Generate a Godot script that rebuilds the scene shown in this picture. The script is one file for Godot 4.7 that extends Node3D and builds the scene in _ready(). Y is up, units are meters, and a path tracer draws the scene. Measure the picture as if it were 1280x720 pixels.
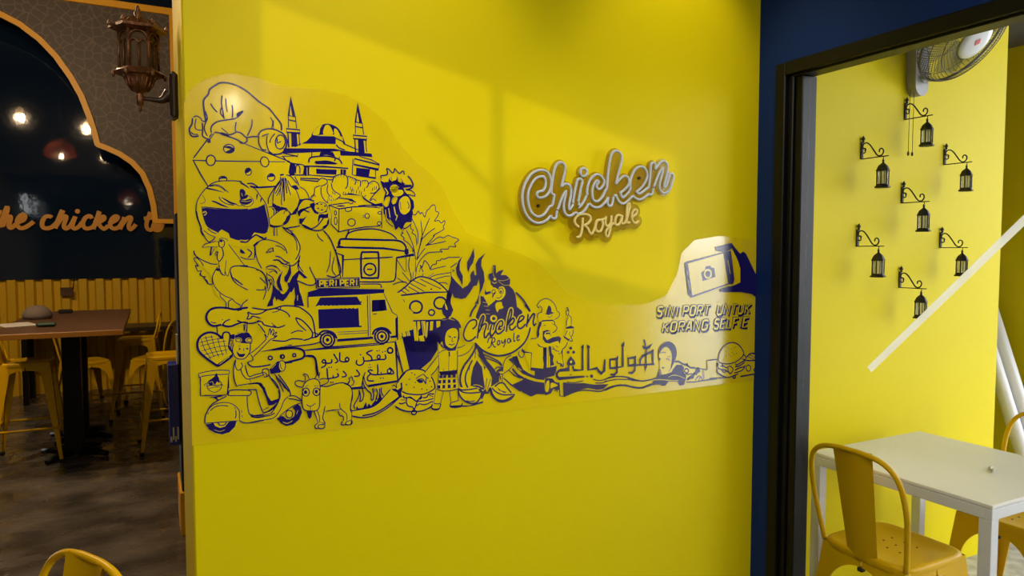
extends Node3D
# A restaurant corner: yellow feature wall with a printed film mural, glazed side, dark dining hall behind.

var M := {}
var used := {}

# ---------------------------------------------------------------- naming and tagging
func numbered(n: String) -> String:
	if not used.has(n):
		used[n] = 0
		return n
	used[n] += 1
	return "%s_%03d" % [n, used[n]]

func thing(called: String, label: String, category: String, at := Vector3.ZERO, turn := 0.0, group := "") -> Node3D:
	var o := Node3D.new()
	o.name = numbered(called)
	add_child(o)
	o.position = at
	o.rotation.y = turn
	o.set_meta("label", label)
	o.set_meta("category", category)
	if group != "":
		o.set_meta("group", group)
	return o

func struct_node(called: String, label := "", category := "") -> Node3D:
	var o := Node3D.new()
	o.name = numbered(called)
	add_child(o)
	o.set_meta("kind", "structure")
	if label != "":
		o.set_meta("label", label)
		o.set_meta("category", category)
	return o

func obj(called: String, st: SurfaceTool, mat: Material, parent: Node = self) -> MeshInstance3D:
	st.generate_normals()
	var mi := MeshInstance3D.new()
	mi.mesh = st.commit()
	mi.material_override = mat
	mi.name = numbered(called) if parent == self else called
	parent.add_child(mi, true)
	return mi

func structure(called: String, st: SurfaceTool, mat: Material, label: String, category: String) -> MeshInstance3D:
	var o := obj(called, st, mat)
	o.set_meta("kind", "structure")
	o.set_meta("label", label)
	o.set_meta("category", category)
	return o

func copy(o: Node3D, called: String, label: String, at: Vector3, turn: float) -> Node3D:
	var c: Node3D = o.duplicate()
	c.name = numbered(called)
	add_child(c)
	c.position = at
	c.rotation.y = turn
	c.set_meta("label", label)
	return c

# ---------------------------------------------------------------- shapes
func mb(smooth := false) -> SurfaceTool:
	var st := SurfaceTool.new()
	st.begin(Mesh.PRIMITIVE_TRIANGLES)
	st.set_smooth_group(0 if smooth else -1)
	return st

func quad(st: SurfaceTool, a: Vector3, b: Vector3, c: Vector3, d: Vector3) -> void:
	st.add_vertex(a); st.add_vertex(b); st.add_vertex(c)
	st.add_vertex(a); st.add_vertex(c); st.add_vertex(d)

# chamfered box
func box(st: SurfaceTool, lo: Vector3, hi: Vector3, bev := 0.0, xf := Transform3D.IDENTITY) -> void:
	var c := (lo + hi) * 0.5
	var h := (hi - lo) * 0.5
	var b: float = min(bev, min(h.x, min(h.y, h.z)) * 0.9)
	var i := h - Vector3(b, b, b)
	for ax in 3:
		var u := (ax + 1) % 3
		var v := (ax + 2) % 3
		for s in [-1.0, 1.0]:
			var q := []
			for k in [[-1.0, -1.0], [1.0, -1.0], [1.0, 1.0], [-1.0, 1.0]]:
				var p := Vector3.ZERO
				p[ax] = s * h[ax]
				p[u] = k[0] * i[u]
				p[v] = k[1] * i[v]
				q.append(xf * (c + p))
			if s > 0:
				quad(st, q[3], q[2], q[1], q[0])
			else:
				quad(st, q[0], q[1], q[2], q[3])
	if b <= 0.0:
		return
	for ax in 3:
		var u := (ax + 1) % 3
		var v := (ax + 2) % 3
		for su in [-1.0, 1.0]:
			for sv in [-1.0, 1.0]:
				var pts := []
				for e in [[0, -1.0], [0, 1.0], [1, 1.0], [1, -1.0]]:
					var p := Vector3.ZERO
					p[ax] = e[1] * i[ax]
					if e[0] == 0:
						p[u] = su * h[u]; p[v] = sv * i[v]
					else:
						p[u] = su * i[u]; p[v] = sv * h[v]
					pts.append(xf * (c + p))
				if su * sv > 0:
					quad(st, pts[3], pts[2], pts[1], pts[0])
				else:
					quad(st, pts[0], pts[1], pts[2], pts[3])
	for sx in [-1.0, 1.0]:
		for sy in [-1.0, 1.0]:
			for sz in [-1.0, 1.0]:
				var a := xf * (c + Vector3(sx * h.x, sy * i.y, sz * i.z))
				var d := xf * (c + Vector3(sx * i.x, sy * h.y, sz * i.z))
				var e := xf * (c + Vector3(sx * i.x, sy * i.y, sz * h.z))
				if sx * sy * sz > 0:
					st.add_vertex(a); st.add_vertex(e); st.add_vertex(d)
				else:
					st.add_vertex(a); st.add_vertex(d); st.add_vertex(e)

func boxed(lo: Vector3, hi: Vector3, bev := 0.0) -> SurfaceTool:
	var st := mb()
	box(st, lo, hi, bev)
	return st

# tube along a path; r may be a number or an array of radii
func tube(st: SurfaceTool, path: Array, r, sides := 8, closed := false, flat := 1.0) -> void:
	var n := path.size()
	var rings := []
	var nrm := Vector3.ZERO
	for i in n:
		var a: Vector3 = path[(i - 1 + n) % n] if (i > 0 or closed) else path[0]
		var b: Vector3 = path[(i + 1) % n] if (i < n - 1 or closed) else path[n - 1]
		var t := (b - a).normalized()
		if nrm == Vector3.ZERO:
			nrm = t.cross(Vector3.UP)
			if nrm.length() < 0.1:
				nrm = t.cross(Vector3.RIGHT)
			nrm = nrm.normalized()
		else:
			nrm = (nrm - t * nrm.dot(t)).normalized()
		var bi := t.cross(nrm)
		var rad: float = r[i] if r is Array else r
		var ring := []
		for k in sides:
			var an := TAU * k / sides
			ring.append(path[i] + nrm * cos(an) * rad + bi * sin(an) * rad * flat)
		rings.append(ring)
	var m := n if closed else n - 1
	for i in m:
		var p: Array = rings[i]
		var q: Array = rings[(i + 1) % n]
		for k in sides:
			var k2 := (k + 1) % sides
			quad(st, p[k], q[k], q[k2], p[k2])
	if not closed:
		for e in [0, n - 1]:
			var p: Array = rings[e]
			for k in range(1, sides - 1):
				if e == 0:
					st.add_vertex(p[0]); st.add_vertex(p[k]); st.add_vertex(p[k + 1])
				else:
					st.add_vertex(p[0]); st.add_vertex(p[k + 1]); st.add_vertex(p[k])

func tubed(path: Array, r, sides := 8, closed := false, flat := 1.0) -> SurfaceTool:
	var st := mb(true)
	tube(st, path, r, sides, closed, flat)
	return st

# lathe about the y axis, profile of Vector2(radius, y) from bottom to top
func lathe(st: SurfaceTool, prof: Array, segs := 24, xf := Transform3D.IDENTITY, twist := 0.0) -> void:
	for i in prof.size() - 1:
		var a: Vector2 = prof[i]
		var b: Vector2 = prof[i + 1]
		for k in segs:
			var t0 := TAU * k / segs + twist
			var t1 := TAU * (k + 1) / segs + twist
			var p0 := xf * Vector3(a.x * cos(t0), a.y, a.x * sin(t0))
			var p1 := xf * Vector3(a.x * cos(t1), a.y, a.x * sin(t1))
			var q0 := xf * Vector3(b.x * cos(t0), b.y, b.x * sin(t0))
			var q1 := xf * Vector3(b.x * cos(t1), b.y, b.x * sin(t1))
			if a.x < 1e-6:
				st.add_vertex(p0); st.add_vertex(q0); st.add_vertex(q1)
			elif b.x < 1e-6:
				st.add_vertex(p0); st.add_vertex(q0); st.add_vertex(p1)
			else:
				quad(st, p0, q0, q1, p1)

func lathed(prof: Array, segs := 24, smooth := true, xf := Transform3D.IDENTITY) -> SurfaceTool:
	var st := mb(smooth)
	lathe(st, prof, segs, xf)
	return st

# prism from a 2D outline, thickness along local z (0..d), placed with xf
func prism(st: SurfaceTool, poly: PackedVector2Array, d: float, xf := Transform3D.IDENTITY) -> void:
	var pl := poly
	if Geometry2D.is_polygon_clockwise(pl):
		pl = pl.duplicate()
		pl.reverse()
	var tri := Geometry2D.triangulate_polygon(pl)
	for i in range(0, tri.size(), 3):
		var a := pl[tri[i]]
		var b := pl[tri[i + 1]]
		var c := pl[tri[i + 2]]
		if (b - a).cross(c - a) > 0:
			var t := b
			b = c
			c = t
		st.add_vertex(xf * Vector3(a.x, a.y, d)); st.add_vertex(xf * Vector3(b.x, b.y, d)); st.add_vertex(xf * Vector3(c.x, c.y, d))
		st.add_vertex(xf * Vector3(a.x, a.y, 0)); st.add_vertex(xf * Vector3(c.x, c.y, 0)); st.add_vertex(xf * Vector3(b.x, b.y, 0))
	for i in pl.size():
		var a := pl[i]
		var b := pl[(i + 1) % pl.size()]
		quad(st, xf * Vector3(a.x, a.y, 0), xf * Vector3(a.x, a.y, d), xf * Vector3(b.x, b.y, d), xf * Vector3(b.x, b.y, 0))

func smooth_pts(p: Array, sub: int, closed := false) -> Array:
	var n := p.size()
	if n < 3:
		return p
	var out := []
	var m := n if closed else n - 1
	for i in m:
		var p1 = p[i]
		var p2 = p[(i + 1) % n]
		var p0 = p[(i - 1 + n) % n] if (closed or i > 0) else p1
		var p3 = p[(i + 2) % n] if (closed or i < n - 2) else p2
		for k in sub:
			out.append(p1.cubic_interpolate(p2, p0, p3, float(k) / sub))
	if not closed:
		out.append(p[n - 1])
	return out

# ---------------------------------------------------------------- materials
func noise_tex(freq: float, normal: bool, strength: float, seed_no: int, size := 512, kind := FastNoiseLite.TYPE_SIMPLEX_SMOOTH, ramp: Gradient = null) -> NoiseTexture2D:
	var n := FastNoiseLite.new()
	n.noise_type = kind
	n.frequency = freq
	n.seed = seed_no
	n.fractal_octaves = 4
	var t := NoiseTexture2D.new()
	t.width = size
	t.height = size
	t.seamless = true
	t.noise = n
	t.as_normal_map = normal
	t.bump_strength = strength
	if ramp:
		t.color_ramp = ramp
	return t

func mat(col: Color, rough := 0.5, metal := 0.0, spec := 0.5) -> StandardMaterial3D:
	var m := StandardMaterial3D.new()
	m.albedo_color = col
	m.roughness = rough
	m.metallic = metal
	m.metallic_specular = spec
	return m

func tri(m: StandardMaterial3D, scale: float) -> void:
	m.uv1_triplanar = true
	m.uv1_world_triplanar = true
	m.uv1_scale = Vector3(scale, scale, scale)

func ramp(cols: Array, offs: Array) -> Gradient:
	var g := Gradient.new()
	g.colors = PackedColorArray(cols)
	g.offsets = PackedFloat32Array(offs)
	return g

func make_materials() -> void:
	var orange_peel := noise_tex(0.05, true, 1.2, 3)
	M.paint = mat(Color(0.87, 0.80, 0.04), 0.42, 0.0, 0.2)
	M.paint.normal_enabled = true
	M.paint.normal_texture = orange_peel
	M.paint.normal_scale = 0.12
	tri(M.paint, 3.0)
	M.film = mat(Color(0.895, 0.80, 0.04), 0.1, 0.0, 1.0)
	M.film.clearcoat_enabled = true
	M.film.clearcoat = 1.0
	M.film.clearcoat_roughness = 0.1
	M.film.normal_enabled = true
	M.film.normal_texture = noise_tex(0.045, true, 3.0, 9)
	M.film.normal_scale = 0.22
	tri(M.film, 8.0)
	M.ink = mat(Color(0.115, 0.09, 0.40), 0.1, 0.0, 1.0)
	M.ink.normal_enabled = true
	M.ink.normal_texture = M.film.normal_texture
	M.ink.normal_scale = 0.22
	tri(M.ink, 8.0)
	M.blue_paint = mat(Color(0.05, 0.16, 0.38), 0.5, 0.0, 0.25)
	M.blue_paint.normal_enabled = true
	M.blue_paint.normal_texture = orange_peel
	M.blue_paint.normal_scale = 0.15
	tri(M.blue_paint, 3.0)
	M.navy_gloss = mat(Color(0.05, 0.11, 0.20), 0.04)
	M.navy_gloss.normal_enabled = true
	M.navy_gloss.normal_texture = noise_tex(0.01, true, 2.0, 5)
	M.navy_gloss.normal_scale = 0.06
	tri(M.navy_gloss, 1.2)
	M.ceiling = mat(Color(0.30, 0.29, 0.28), 0.8)
	M.dark_ceiling = mat(Color(0.05, 0.05, 0.06), 0.8)
	M.plaster = mat(Color(0.55, 0.5, 0.42), 0.8)
	M.black_metal = mat(Color(0.04, 0.04, 0.045), 0.4, 0.0, 0.35)
	M.black_rubber = mat(Color(0.03, 0.03, 0.03), 0.7)
	M.yellow_metal = mat(Color(0.83, 0.66, 0.02), 0.32, 0.0, 0.3)
	M.yellow_trim = mat(Color(0.85, 0.62, 0.04), 0.45)
	M.white_metal = mat(Color(0.82, 0.83, 0.85), 0.35)
	M.white_top = mat(Color(0.90, 0.90, 0.88), 0.35, 0.0, 0.3)
	M.fan_grey = mat(Color(0.62, 0.62, 0.62), 0.4)
	M.fan_white = mat(Color(0.78, 0.79, 0.80), 0.35)
	M.fan_wire = mat(Color(0.30, 0.28, 0.22), 0.4, 0.2)
	M.fan_blade = mat(Color(0.55, 0.52, 0.35, 0.4), 0.3)
	M.fan_blade.transparency = BaseMaterial3D.TRANSPARENCY_ALPHA
	M.red_mark = mat(Color(0.80, 0.25, 0.25), 0.5)
	M.iron = mat(Color(0.10, 0.085, 0.07), 0.55, 0.3)
	M.bronze = mat(Color(0.55, 0.36, 0.24), 0.42, 0.6)
	M.bronze.albedo_texture = noise_tex(0.03, false, 1.0, 12, 256, FastNoiseLite.TYPE_SIMPLEX_SMOOTH, ramp([Color(0.5, 0.5, 0.5), Color(1, 1, 1)], [0.2, 0.8]))
	tri(M.bronze, 8.0)
	M.dark_brown = mat(Color(0.16, 0.10, 0.06), 0.45, 0.2)
	M.pane = mat(Color(0.10, 0.12, 0.11, 0.04), 0.02, 0.0, 0.2)
	M.pane.transparency = BaseMaterial3D.TRANSPARENCY_ALPHA
	M.lantern_glass = mat(Color(0.85, 0.85, 0.75, 0.25), 0.1)
	M.lantern_glass.transparency = BaseMaterial3D.TRANSPARENCY_ALPHA
	M.smoky_glass = mat(Color(0.35, 0.28, 0.2, 0.5), 0.5, 0.0, 0.2)
	M.smoky_glass.transparency = BaseMaterial3D.TRANSPARENCY_ALPHA
	M.shadow_tinted_acrylic = mat(Color(0.60, 0.43, 0.03, 0.34), 0.1)  # dark amber tint stands in for tube shadows seen through the plate
	M.shadow_tinted_acrylic.transparency = BaseMaterial3D.TRANSPARENCY_ALPHA
	M.neon_grey = mat(Color(0.68, 0.71, 0.76), 0.3)
	M.neon_cream = mat(Color(0.82, 0.75, 0.45), 0.3)
	M.tape = mat(Color(0.95, 0.95, 0.92, 0.85), 0.5)
	M.tape.backlight_enabled = true
	M.tape.backlight = Color(1, 1, 0.96)
	M.tape.transparency = BaseMaterial3D.TRANSPARENCY_ALPHA
	M.white_pipe = mat(Color(0.86, 0.86, 0.86), 0.3)
	M.corrugated = mat(Color(0.80, 0.65, 0.08), 0.35)
	M.gold_letter = mat(Color(0.80, 0.55, 0.08), 0.45)
	M.wood = mat(Color(0.42, 0.30, 0.20), 0.4)
	M.wood.albedo_texture = noise_tex(0.01, false, 1.0, 15, 512, FastNoiseLite.TYPE_SIMPLEX_SMOOTH, ramp([Color(0.7, 0.66, 0.6), Color(1, 1, 1)], [0.25, 0.75]))
	M.wood.uv1_triplanar = true
	M.wood.uv1_scale = Vector3(0.5, 2.0, 6.0)
	M.wood_edge = mat(Color(0.62, 0.42, 0.10), 0.45)
	M.navy_board = mat(Color(0.03, 0.055, 0.12), 0.5)
	M.blue_card = mat(Color(0.06, 0.13, 0.52), 0.5)
	M.paper = mat(Color(0.75, 0.74, 0.72), 0.7)
	M.grey_cloth = mat(Color(0.42, 0.38, 0.36), 0.9)
	M.green_card = mat(Color(0.06, 0.22, 0.16), 0.5)
	M.rattan = mat(Color(0.72, 0.45, 0.22), 0.6)
	M.rattan.backlight_enabled = true
	M.rattan.backlight = Color(0.5, 0.28, 0.12)
	# polished cement floor: dark brown grey with trowel streaks
	var fl := mat(Color(1, 1, 1), 0.38)
	fl.albedo_texture = noise_tex(0.006, false, 1.0, 21, 1024, FastNoiseLite.TYPE_SIMPLEX_SMOOTH, ramp([Color(0.235, 0.22, 0.205), Color(0.315, 0.295, 0.275), Color(0.39, 0.37, 0.345)], [0.15, 0.5, 0.85]))
	fl.roughness_texture = noise_tex(0.02, false, 1.0, 23, 512)
	fl.roughness = 0.55
	fl.uv1_triplanar = true
	fl.uv1_world_triplanar = true
	fl.uv1_scale = Vector3(0.3, 0.5, 0.5)
	M.floor = fl
	var pf := mat(Color(0.86, 0.85, 0.82), 0.6)
	pf.albedo_texture = noise_tex(0.02, false, 1.0, 25, 512, FastNoiseLite.TYPE_SIMPLEX_SMOOTH, ramp([Color(0.8, 0.8, 0.8), Color(1, 1, 1)], [0.2, 0.8]))
	tri(pf, 0.8)
	M.porch_floor = pf
	# printed geometric web on the arch panel
	var pn := mat(Color(1, 1, 1), 0.55)
	var cell := FastNoiseLite.new()
	cell.noise_type = FastNoiseLite.TYPE_CELLULAR
	cell.cellular_return_type = FastNoiseLite.RETURN_DISTANCE2_SUB
	cell.frequency = 0.022
	cell.fractal_type = FastNoiseLite.FRACTAL_NONE
	cell.seed = 4
	var ct := NoiseTexture2D.new()
	ct.width = 1024
	ct.height = 1024
	ct.seamless = true
	ct.noise = cell
	ct.color_ramp = ramp([Color(0.36, 0.315, 0.29), Color(0.34, 0.295, 0.27), Color(0.255, 0.22, 0.20), Color(0.24, 0.205, 0.19)], [0.0, 0.07, 0.13, 1.0])
	pn.albedo_texture = ct
	tri(pn, 0.55)
	M.pattern = pn

# ---------------------------------------------------------------- mural print
func stroke(st: SurfaceTool, pts: Array, w: float, z: float) -> void:
	var n := pts.size()
	if n < 2:
		return
	var closed: bool = pts[0].distance_to(pts[n - 1]) < 0.0004 and n > 3
	var le := []
	var ri := []
	for i in n:
		var a: Vector2 = pts[max(i - 1, 0)]
		var b: Vector2 = pts[min(i + 1, n - 1)]
		if closed and (i == 0 or i == n - 1):
			a = pts[n - 2]
			b = pts[1]
		var t := (b - a).normalized()
		var d0: Vector2 = (pts[i] - a).normalized() if i > 0 else t
		var nr := Vector2(-t.y, t.x)
		var k: float = clamp(abs(d0.dot(t)), 0.6, 1.0)
		var half := w * 0.5 / k
		if not closed and (i == 0 or i == n - 1):
			half *= 0.72
		le.append(pts[i] + nr * half)
		ri.append(pts[i] - nr * half)
	for i in n - 1:
		quad(st, Vector3(le[i].x, le[i].y, z), Vector3(le[i + 1].x, le[i + 1].y, z), Vector3(ri[i + 1].x, ri[i + 1].y, z), Vector3(ri[i].x, ri[i].y, z))

func fill(st: SurfaceTool, pts: Array, z: float) -> void:
	var pl := PackedVector2Array(pts)
	var ids := Geometry2D.triangulate_polygon(pl)
	if ids.size() == 0:
		# an outline that crosses itself: clean it first
		var mm := PackedVector2Array()
		for p in pl:
			mm.append(p * 1000.0)
		if Geometry2D.is_polygon_clockwise(mm):
			mm.reverse()
		for q in Geometry2D.offset_polygon(mm, 0.05):
			var back := PackedVector2Array()
			for p in q:
				back.append(p * 0.001)
			if not Geometry2D.is_polygon_clockwise(q):
				add_tris(st, back, Geometry2D.triangulate_polygon(back), z)
		if DEBUG:
			print("unclean outline ", pts.size(), " at ", pts[0])
		return
	add_tris(st, pl, ids, z)

func add_tris(st: SurfaceTool, pl: PackedVector2Array, ids: PackedInt32Array, z: float) -> void:
	for i in range(0, ids.size(), 3):
		var a := pl[ids[i]]
		var b := pl[ids[i + 1]]
		var c := pl[ids[i + 2]]
		if (b - a).cross(c - a) > 0:
			var t := b
			b = c
			c = t
		st.add_vertex(Vector3(a.x, a.y, z)); st.add_vertex(Vector3(b.x, b.y, z)); st.add_vertex(Vector3(c.x, c.y, z))

func vec2s(a: Array, unit := 0.0005) -> Array:
	var o := []
	for i in range(0, a.size(), 2):
		o.append(Vector2(a[i] * unit, a[i + 1] * unit))
	return o

func build_mural() -> void:
	var root := thing("wall_mural", "large dark blue line-art mural of food and a mosque on glossy wall film", "mural", Vector3(0, 0, 0))
	var fst := mb()
	prism(fst, PackedVector2Array(vec2s(FILM)), 0.0006, Transform3D(Basis(), Vector3(0, 0, 0.0002)))
	obj("clear_film", fst, M.film, root)
	for m in ART:
		var film_st := mb()
		var ink_st := mb()
		var has_f := false
		var has_i := false
		for o in m[2]:
			var pts := vec2s(o[3])
			var z: float = 0.0010 + (m[1] * 6 + o[2]) * 0.00005
			var blue: bool = o[2] % 2 == 1
			var st := ink_st if blue else film_st
			if blue:
				has_i = true
			else:
				has_f = true
			var w: float = o[1] * 0.0001
			if o[0] == 0:
				stroke(st, smooth_pts(pts, 4), w, z)
			elif o[0] == 1:
				stroke(st, pts, w, z)
			elif o[0] == 2:
				fill(st, pts, z)
			else:
				fill(st, smooth_pts(pts, 4, true), z)
		var mesh := ArrayMesh.new()
		if has_f:
			film_st.generate_normals()
			film_st.commit(mesh)
			mesh.surface_set_material(0, M.film)
		if has_i:
			ink_st.generate_normals()
			ink_st.commit(mesh)
			mesh.surface_set_material(mesh.get_surface_count() - 1, M.ink)
		var mi := MeshInstance3D.new()
		mi.mesh = mesh
		mi.name = m[0]
		root.add_child(mi, true)

# ---------------------------------------------------------------- neon sign on the feature wall
func outline_union(strokes: Array, r: float) -> Array:
	var acc := []
	for s in strokes:
		var polys := Geometry2D.offset_polyline(PackedVector2Array(s), r, Geometry2D.JOIN_ROUND, Geometry2D.END_ROUND)
		for p in polys:
			if Geometry2D.is_polygon_clockwise(p):
				continue
			var cur: PackedVector2Array = p
			var rest := []
			for q in acc:
				var res := Geometry2D.merge_polygons(cur, q)
				var outer := []
				for x in res:
					if not Geometry2D.is_polygon_clockwise(x):
						outer.append(x)
				if outer.size() == 1:
					cur = outer[0]
				else:
					rest.append(q)
			rest.append(cur)
			acc = rest
	return acc

func build_neon() -> void:
	var root := thing("neon_sign", "unlit neon-tube script sign reading Chicken Royale on backing tinted dark for tube shadows, on the yellow wall", "sign", Vector3(0, 0, 0))
	var big := []
	for s in NEON:
		big.append(smooth_pts(vec2s(s, 0.5), 5))
	var dot_c: Vector2 = vec2s(NEON_DOT, 0.5)[0]
	var dotp := []
	for k in 12:
		dotp.append(dot_c + Vector2.from_angle(TAU * k / 12) * 3.0)
	big.append(dotp)
	var small := []
	for s in ROYALE:
		small.append(smooth_pts(vec2s(s, 0.5), 5))
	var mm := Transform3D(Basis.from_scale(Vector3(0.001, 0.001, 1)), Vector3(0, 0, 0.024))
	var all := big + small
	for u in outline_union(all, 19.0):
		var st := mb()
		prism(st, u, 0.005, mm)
		obj("backing_plate", st, M.shadow_tinted_acrylic, root)
	# double tubes run round the outline of each big letter stroke
	var polys := []
	for s in big:
		var best := PackedVector2Array()
		for p in Geometry2D.offset_polyline(PackedVector2Array(s), 9.5, Geometry2D.JOIN_ROUND, Geometry2D.END_ROUND):
			if not Geometry2D.is_polygon_clockwise(p) and p.size() > best.size():
				best = p
		polys.append(best)
	for i in polys.size():
		var loop: PackedVector2Array = polys[i]
		var dense := []
		for k in loop.size():
			var a := loop[k]
			var b := loop[(k + 1) % loop.size()]
			var m: int = max(1, int(ceil(a.distance_to(b) / 4.0)))
			for j in m:
				dense.append(a.lerp(b, float(j) / m))
		var keep := []
		for p in dense:
			var inside := false
			for j in polys.size():
				if j != i and abs(j - i) <= 2 and Geometry2D.is_point_in_polygon(p, polys[j]):
					inside = true
			keep.append(not inside)
		var n := dense.size()
		var start := 0
		for k in n:
			if not keep[k]:
				start = k
		var run := []
		var st := mb(true)
		for k in n + 1:
			var id := (start + k) % n
			if keep[id] and k < n:
				run.append(Vector3(dense[id].x * 0.001, dense[id].y * 0.001, 0.036))
			else:
				if run.size() > 2:
					tube(st, run, 0.0043, 6)
				run = []
			if k == n and run.size() > 2:
				tube(st, run, 0.0043, 6)
		obj("neon_tube", st, M.neon_grey, root)
	for s in small:
		var path := []
		for p in s:
			path.append(Vector3(p.x * 0.001, p.y * 0.001, 0.036))
		obj("neon_tube", tubed(path, 0.0043, 6), M.neon_cream, root)
	for c in SCREWS:
		var st := mb(true)
		var at := Vector3(c[0] * 0.0005, c[1] * 0.0005, 0.0)
		tube(st, [at + Vector3(0, 0, 0.022), at + Vector3(0, 0, 0.031)], 0.005, 8)
		obj("standoff_screw", st, M.black_metal, root)

# ---------------------------------------------------------------- furniture
func folded_leg(st: SurfaceTool, sx: float, sz: float, half: Vector2, top: float, splay: Vector2, arch: float, w0: float, w1: float) -> void:
	# corner leg folded from sheet: two plates meeting at the corner edge, each running in an arch to the middle of its side
	var c0 := Vector3(sx * half.x, top, sz * half.y)
	var c1 := Vector3(sx * (half.x + splay.x), 0.02, sz * (half.y + splay.y))
	for side in 2:
		var dirv := Vector3(-sx, 0, 0) if side == 0 else Vector3(0, 0, -sz)
		var ln: float = half.x if side == 0 else half.y
		var outp := []
		var steps := 9
		for i in steps + 1:
			var t := float(i) / steps
			outp.append([t, 0.0])
		var inn := []
		for i in 11:
			var a := PI * 0.5 * i / 10.0
			# quarter arch from mid side down to the leg
			var u: float = w0 + (ln - w0) * (1.0 - sin(a))
			var v: float = 0.045 + arch * (1.0 - cos(a))
			inn.append(Vector2(u, v / top))
		inn.append(Vector2(w1, 1.0))
		# strip between corner edge and inner curve
		var prev_o := c0
		var prev_i := c0 + dirv * ln
		for q in inn:
			var o := c0.lerp(c1, q.y)
			var ii: Vector3 = o + dirv * q.x
			quad(st, prev_o, prev_i, ii, o)
			var off := (Vector3(0, 0, -sz) if side == 0 else Vector3(-sx, 0, 0)) * 0.006
			quad(st, prev_o + off, o + off, ii + off, prev_i + off)
			quad(st, prev_i, prev_i + off, ii + off, ii)
			prev_o = o
			prev_i = ii

func sheet_seat(half: Vector2, y: float) -> SurfaceTool:
	var st := mb(true)
	var rows := [[1.0, -0.030], [1.03, -0.010], [1.0, 0.0], [0.94, 0.002], [0.80, -0.006], [0.4, -0.010], [0.0, -0.010]]
	var n := 32
	var last := []
	for r in rows:
		var ring := []
		for k in n:
			var a := TAU * k / n
			var c := cos(a)
			var s := sin(a)
			var pw := 0.32
			ring.append(Vector3(sign(c) * pow(abs(c), pw) * half.x * r[0], y + r[1], sign(s) * pow(abs(s), pw) * half.y * r[0]))
		if last.size() > 0:
			for k in n:
				var k2 := (k + 1) % n
				quad(st, last[k], ring[k], ring[k2], last[k2])
		last = ring
	return st

func metal_chair(called: String, label: String, at: Vector3, turn: float, mt: Material, seat_y := 0.45, hoop_top := 0.85, group := "") -> Node3D:
	var t := thing(called, label, "chair", at, turn, group)
	var half := Vector2(0.178, 0.172)
	obj("seat", sheet_seat(half, seat_y), mt, t)
	for h in [[-0.05, -0.05], [0, -0.05], [0.05, -0.05], [-0.05, 0], [0, 0], [0.05, 0], [-0.05, 0.05], [0, 0.05], [0.05, 0.05]]:
		var hs := mb()
		lathe(hs, [Vector2(0.004, 0), Vector2(0.004, 0.0012), Vector2(0, 0.0012)], 8, Transform3D(Basis(), Vector3(h[0] + 0.02, seat_y - 0.0099, h[1])))
		obj("drain_hole", hs, M.black_rubber, t)
	for s in [[1, 1], [1, -1], [-1, 1], [-1, -1]]:
		var ls := mb()
		folded_leg(ls, s[0], s[1], half * 0.97, seat_y - 0.012, Vector2(0.05, 0.04), 0.13, 0.05, 0.022)
		var lg := obj("leg", ls, mt, t)
		var ft := Vector3(s[0] * (half.x * 0.97 + 0.042), 0, s[1] * (half.y * 0.97 + 0.032))
		obj("rubber_foot", boxed(ft - Vector3(0.016, 0, 0.016), ft + Vector3(0.016, 0.03, 0.016), 0.004), M.black_rubber, lg)
	for s in [[1, 0], [-1, 0], [0, 1], [0, -1]]:
		var cp := Vector3(s[0] * half.x * 0.98, seat_y - 0.062, s[1] * half.y * 0.98)
		obj("stacking_pad", boxed(cp - Vector3(0.011, 0.008, 0.011), cp + Vector3(0.011, 0.008, 0.011), 0.003), M.black_rubber, t)
	# hoop: from the seat sides up and over the back, front is +x
	var hp := []
	var rise := hoop_top - seat_y
	var prof := [[-0.165, 0.0, 0.165], [-0.185, 0.10, 0.178], [-0.205, 0.20, 0.188], [-0.228, 0.30, 0.182], [-0.242, 0.355, 0.160], [-0.250, 0.386, 0.118], [-0.254, 0.398, 0.06], [-0.255, 0.40, 0.0]]
	for q in prof:
		hp.append(Vector3(q[0], seat_y - 0.01 + q[1] * rise / 0.4, q[2]))
	for i in range(prof.size() - 2, -1, -1):
		var q: Array = prof[i]
		hp.append(Vector3(q[0], seat_y - 0.01 + q[1] * rise / 0.4, -q[2]))
	obj("back_hoop", tubed(smooth_pts(hp, 4), 0.0095, 10), mt, t)
	# central splat of bent sheet
	var sp := mb(true)
	var ns := 8
	for face in [0.0, 0.006]:
		for i in ns:
			for j in 6:
				var g := []
				for e in [[0, 0], [1, 0], [1, 1], [0, 1]]:
					var v: float = float(i + e[0]) / ns
					var u: float = float(j + e[1]) / 6 * 2.0 - 1.0
					var hw: float = lerp(0.058, 0.078, v)
					var x: float = lerp(-0.178, -0.252, v) + 0.012 * u * u - face
					g.append(Vector3(x, seat_y - 0.02 + v * (rise + 0.014), u * hw))
				if face == 0.0:
					quad(sp, g[0], g[1], g[2], g[3])
				else:
					quad(sp, g[3], g[2], g[1], g[0])
	obj("back_splat", sp, mt, t)
	return t

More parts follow.
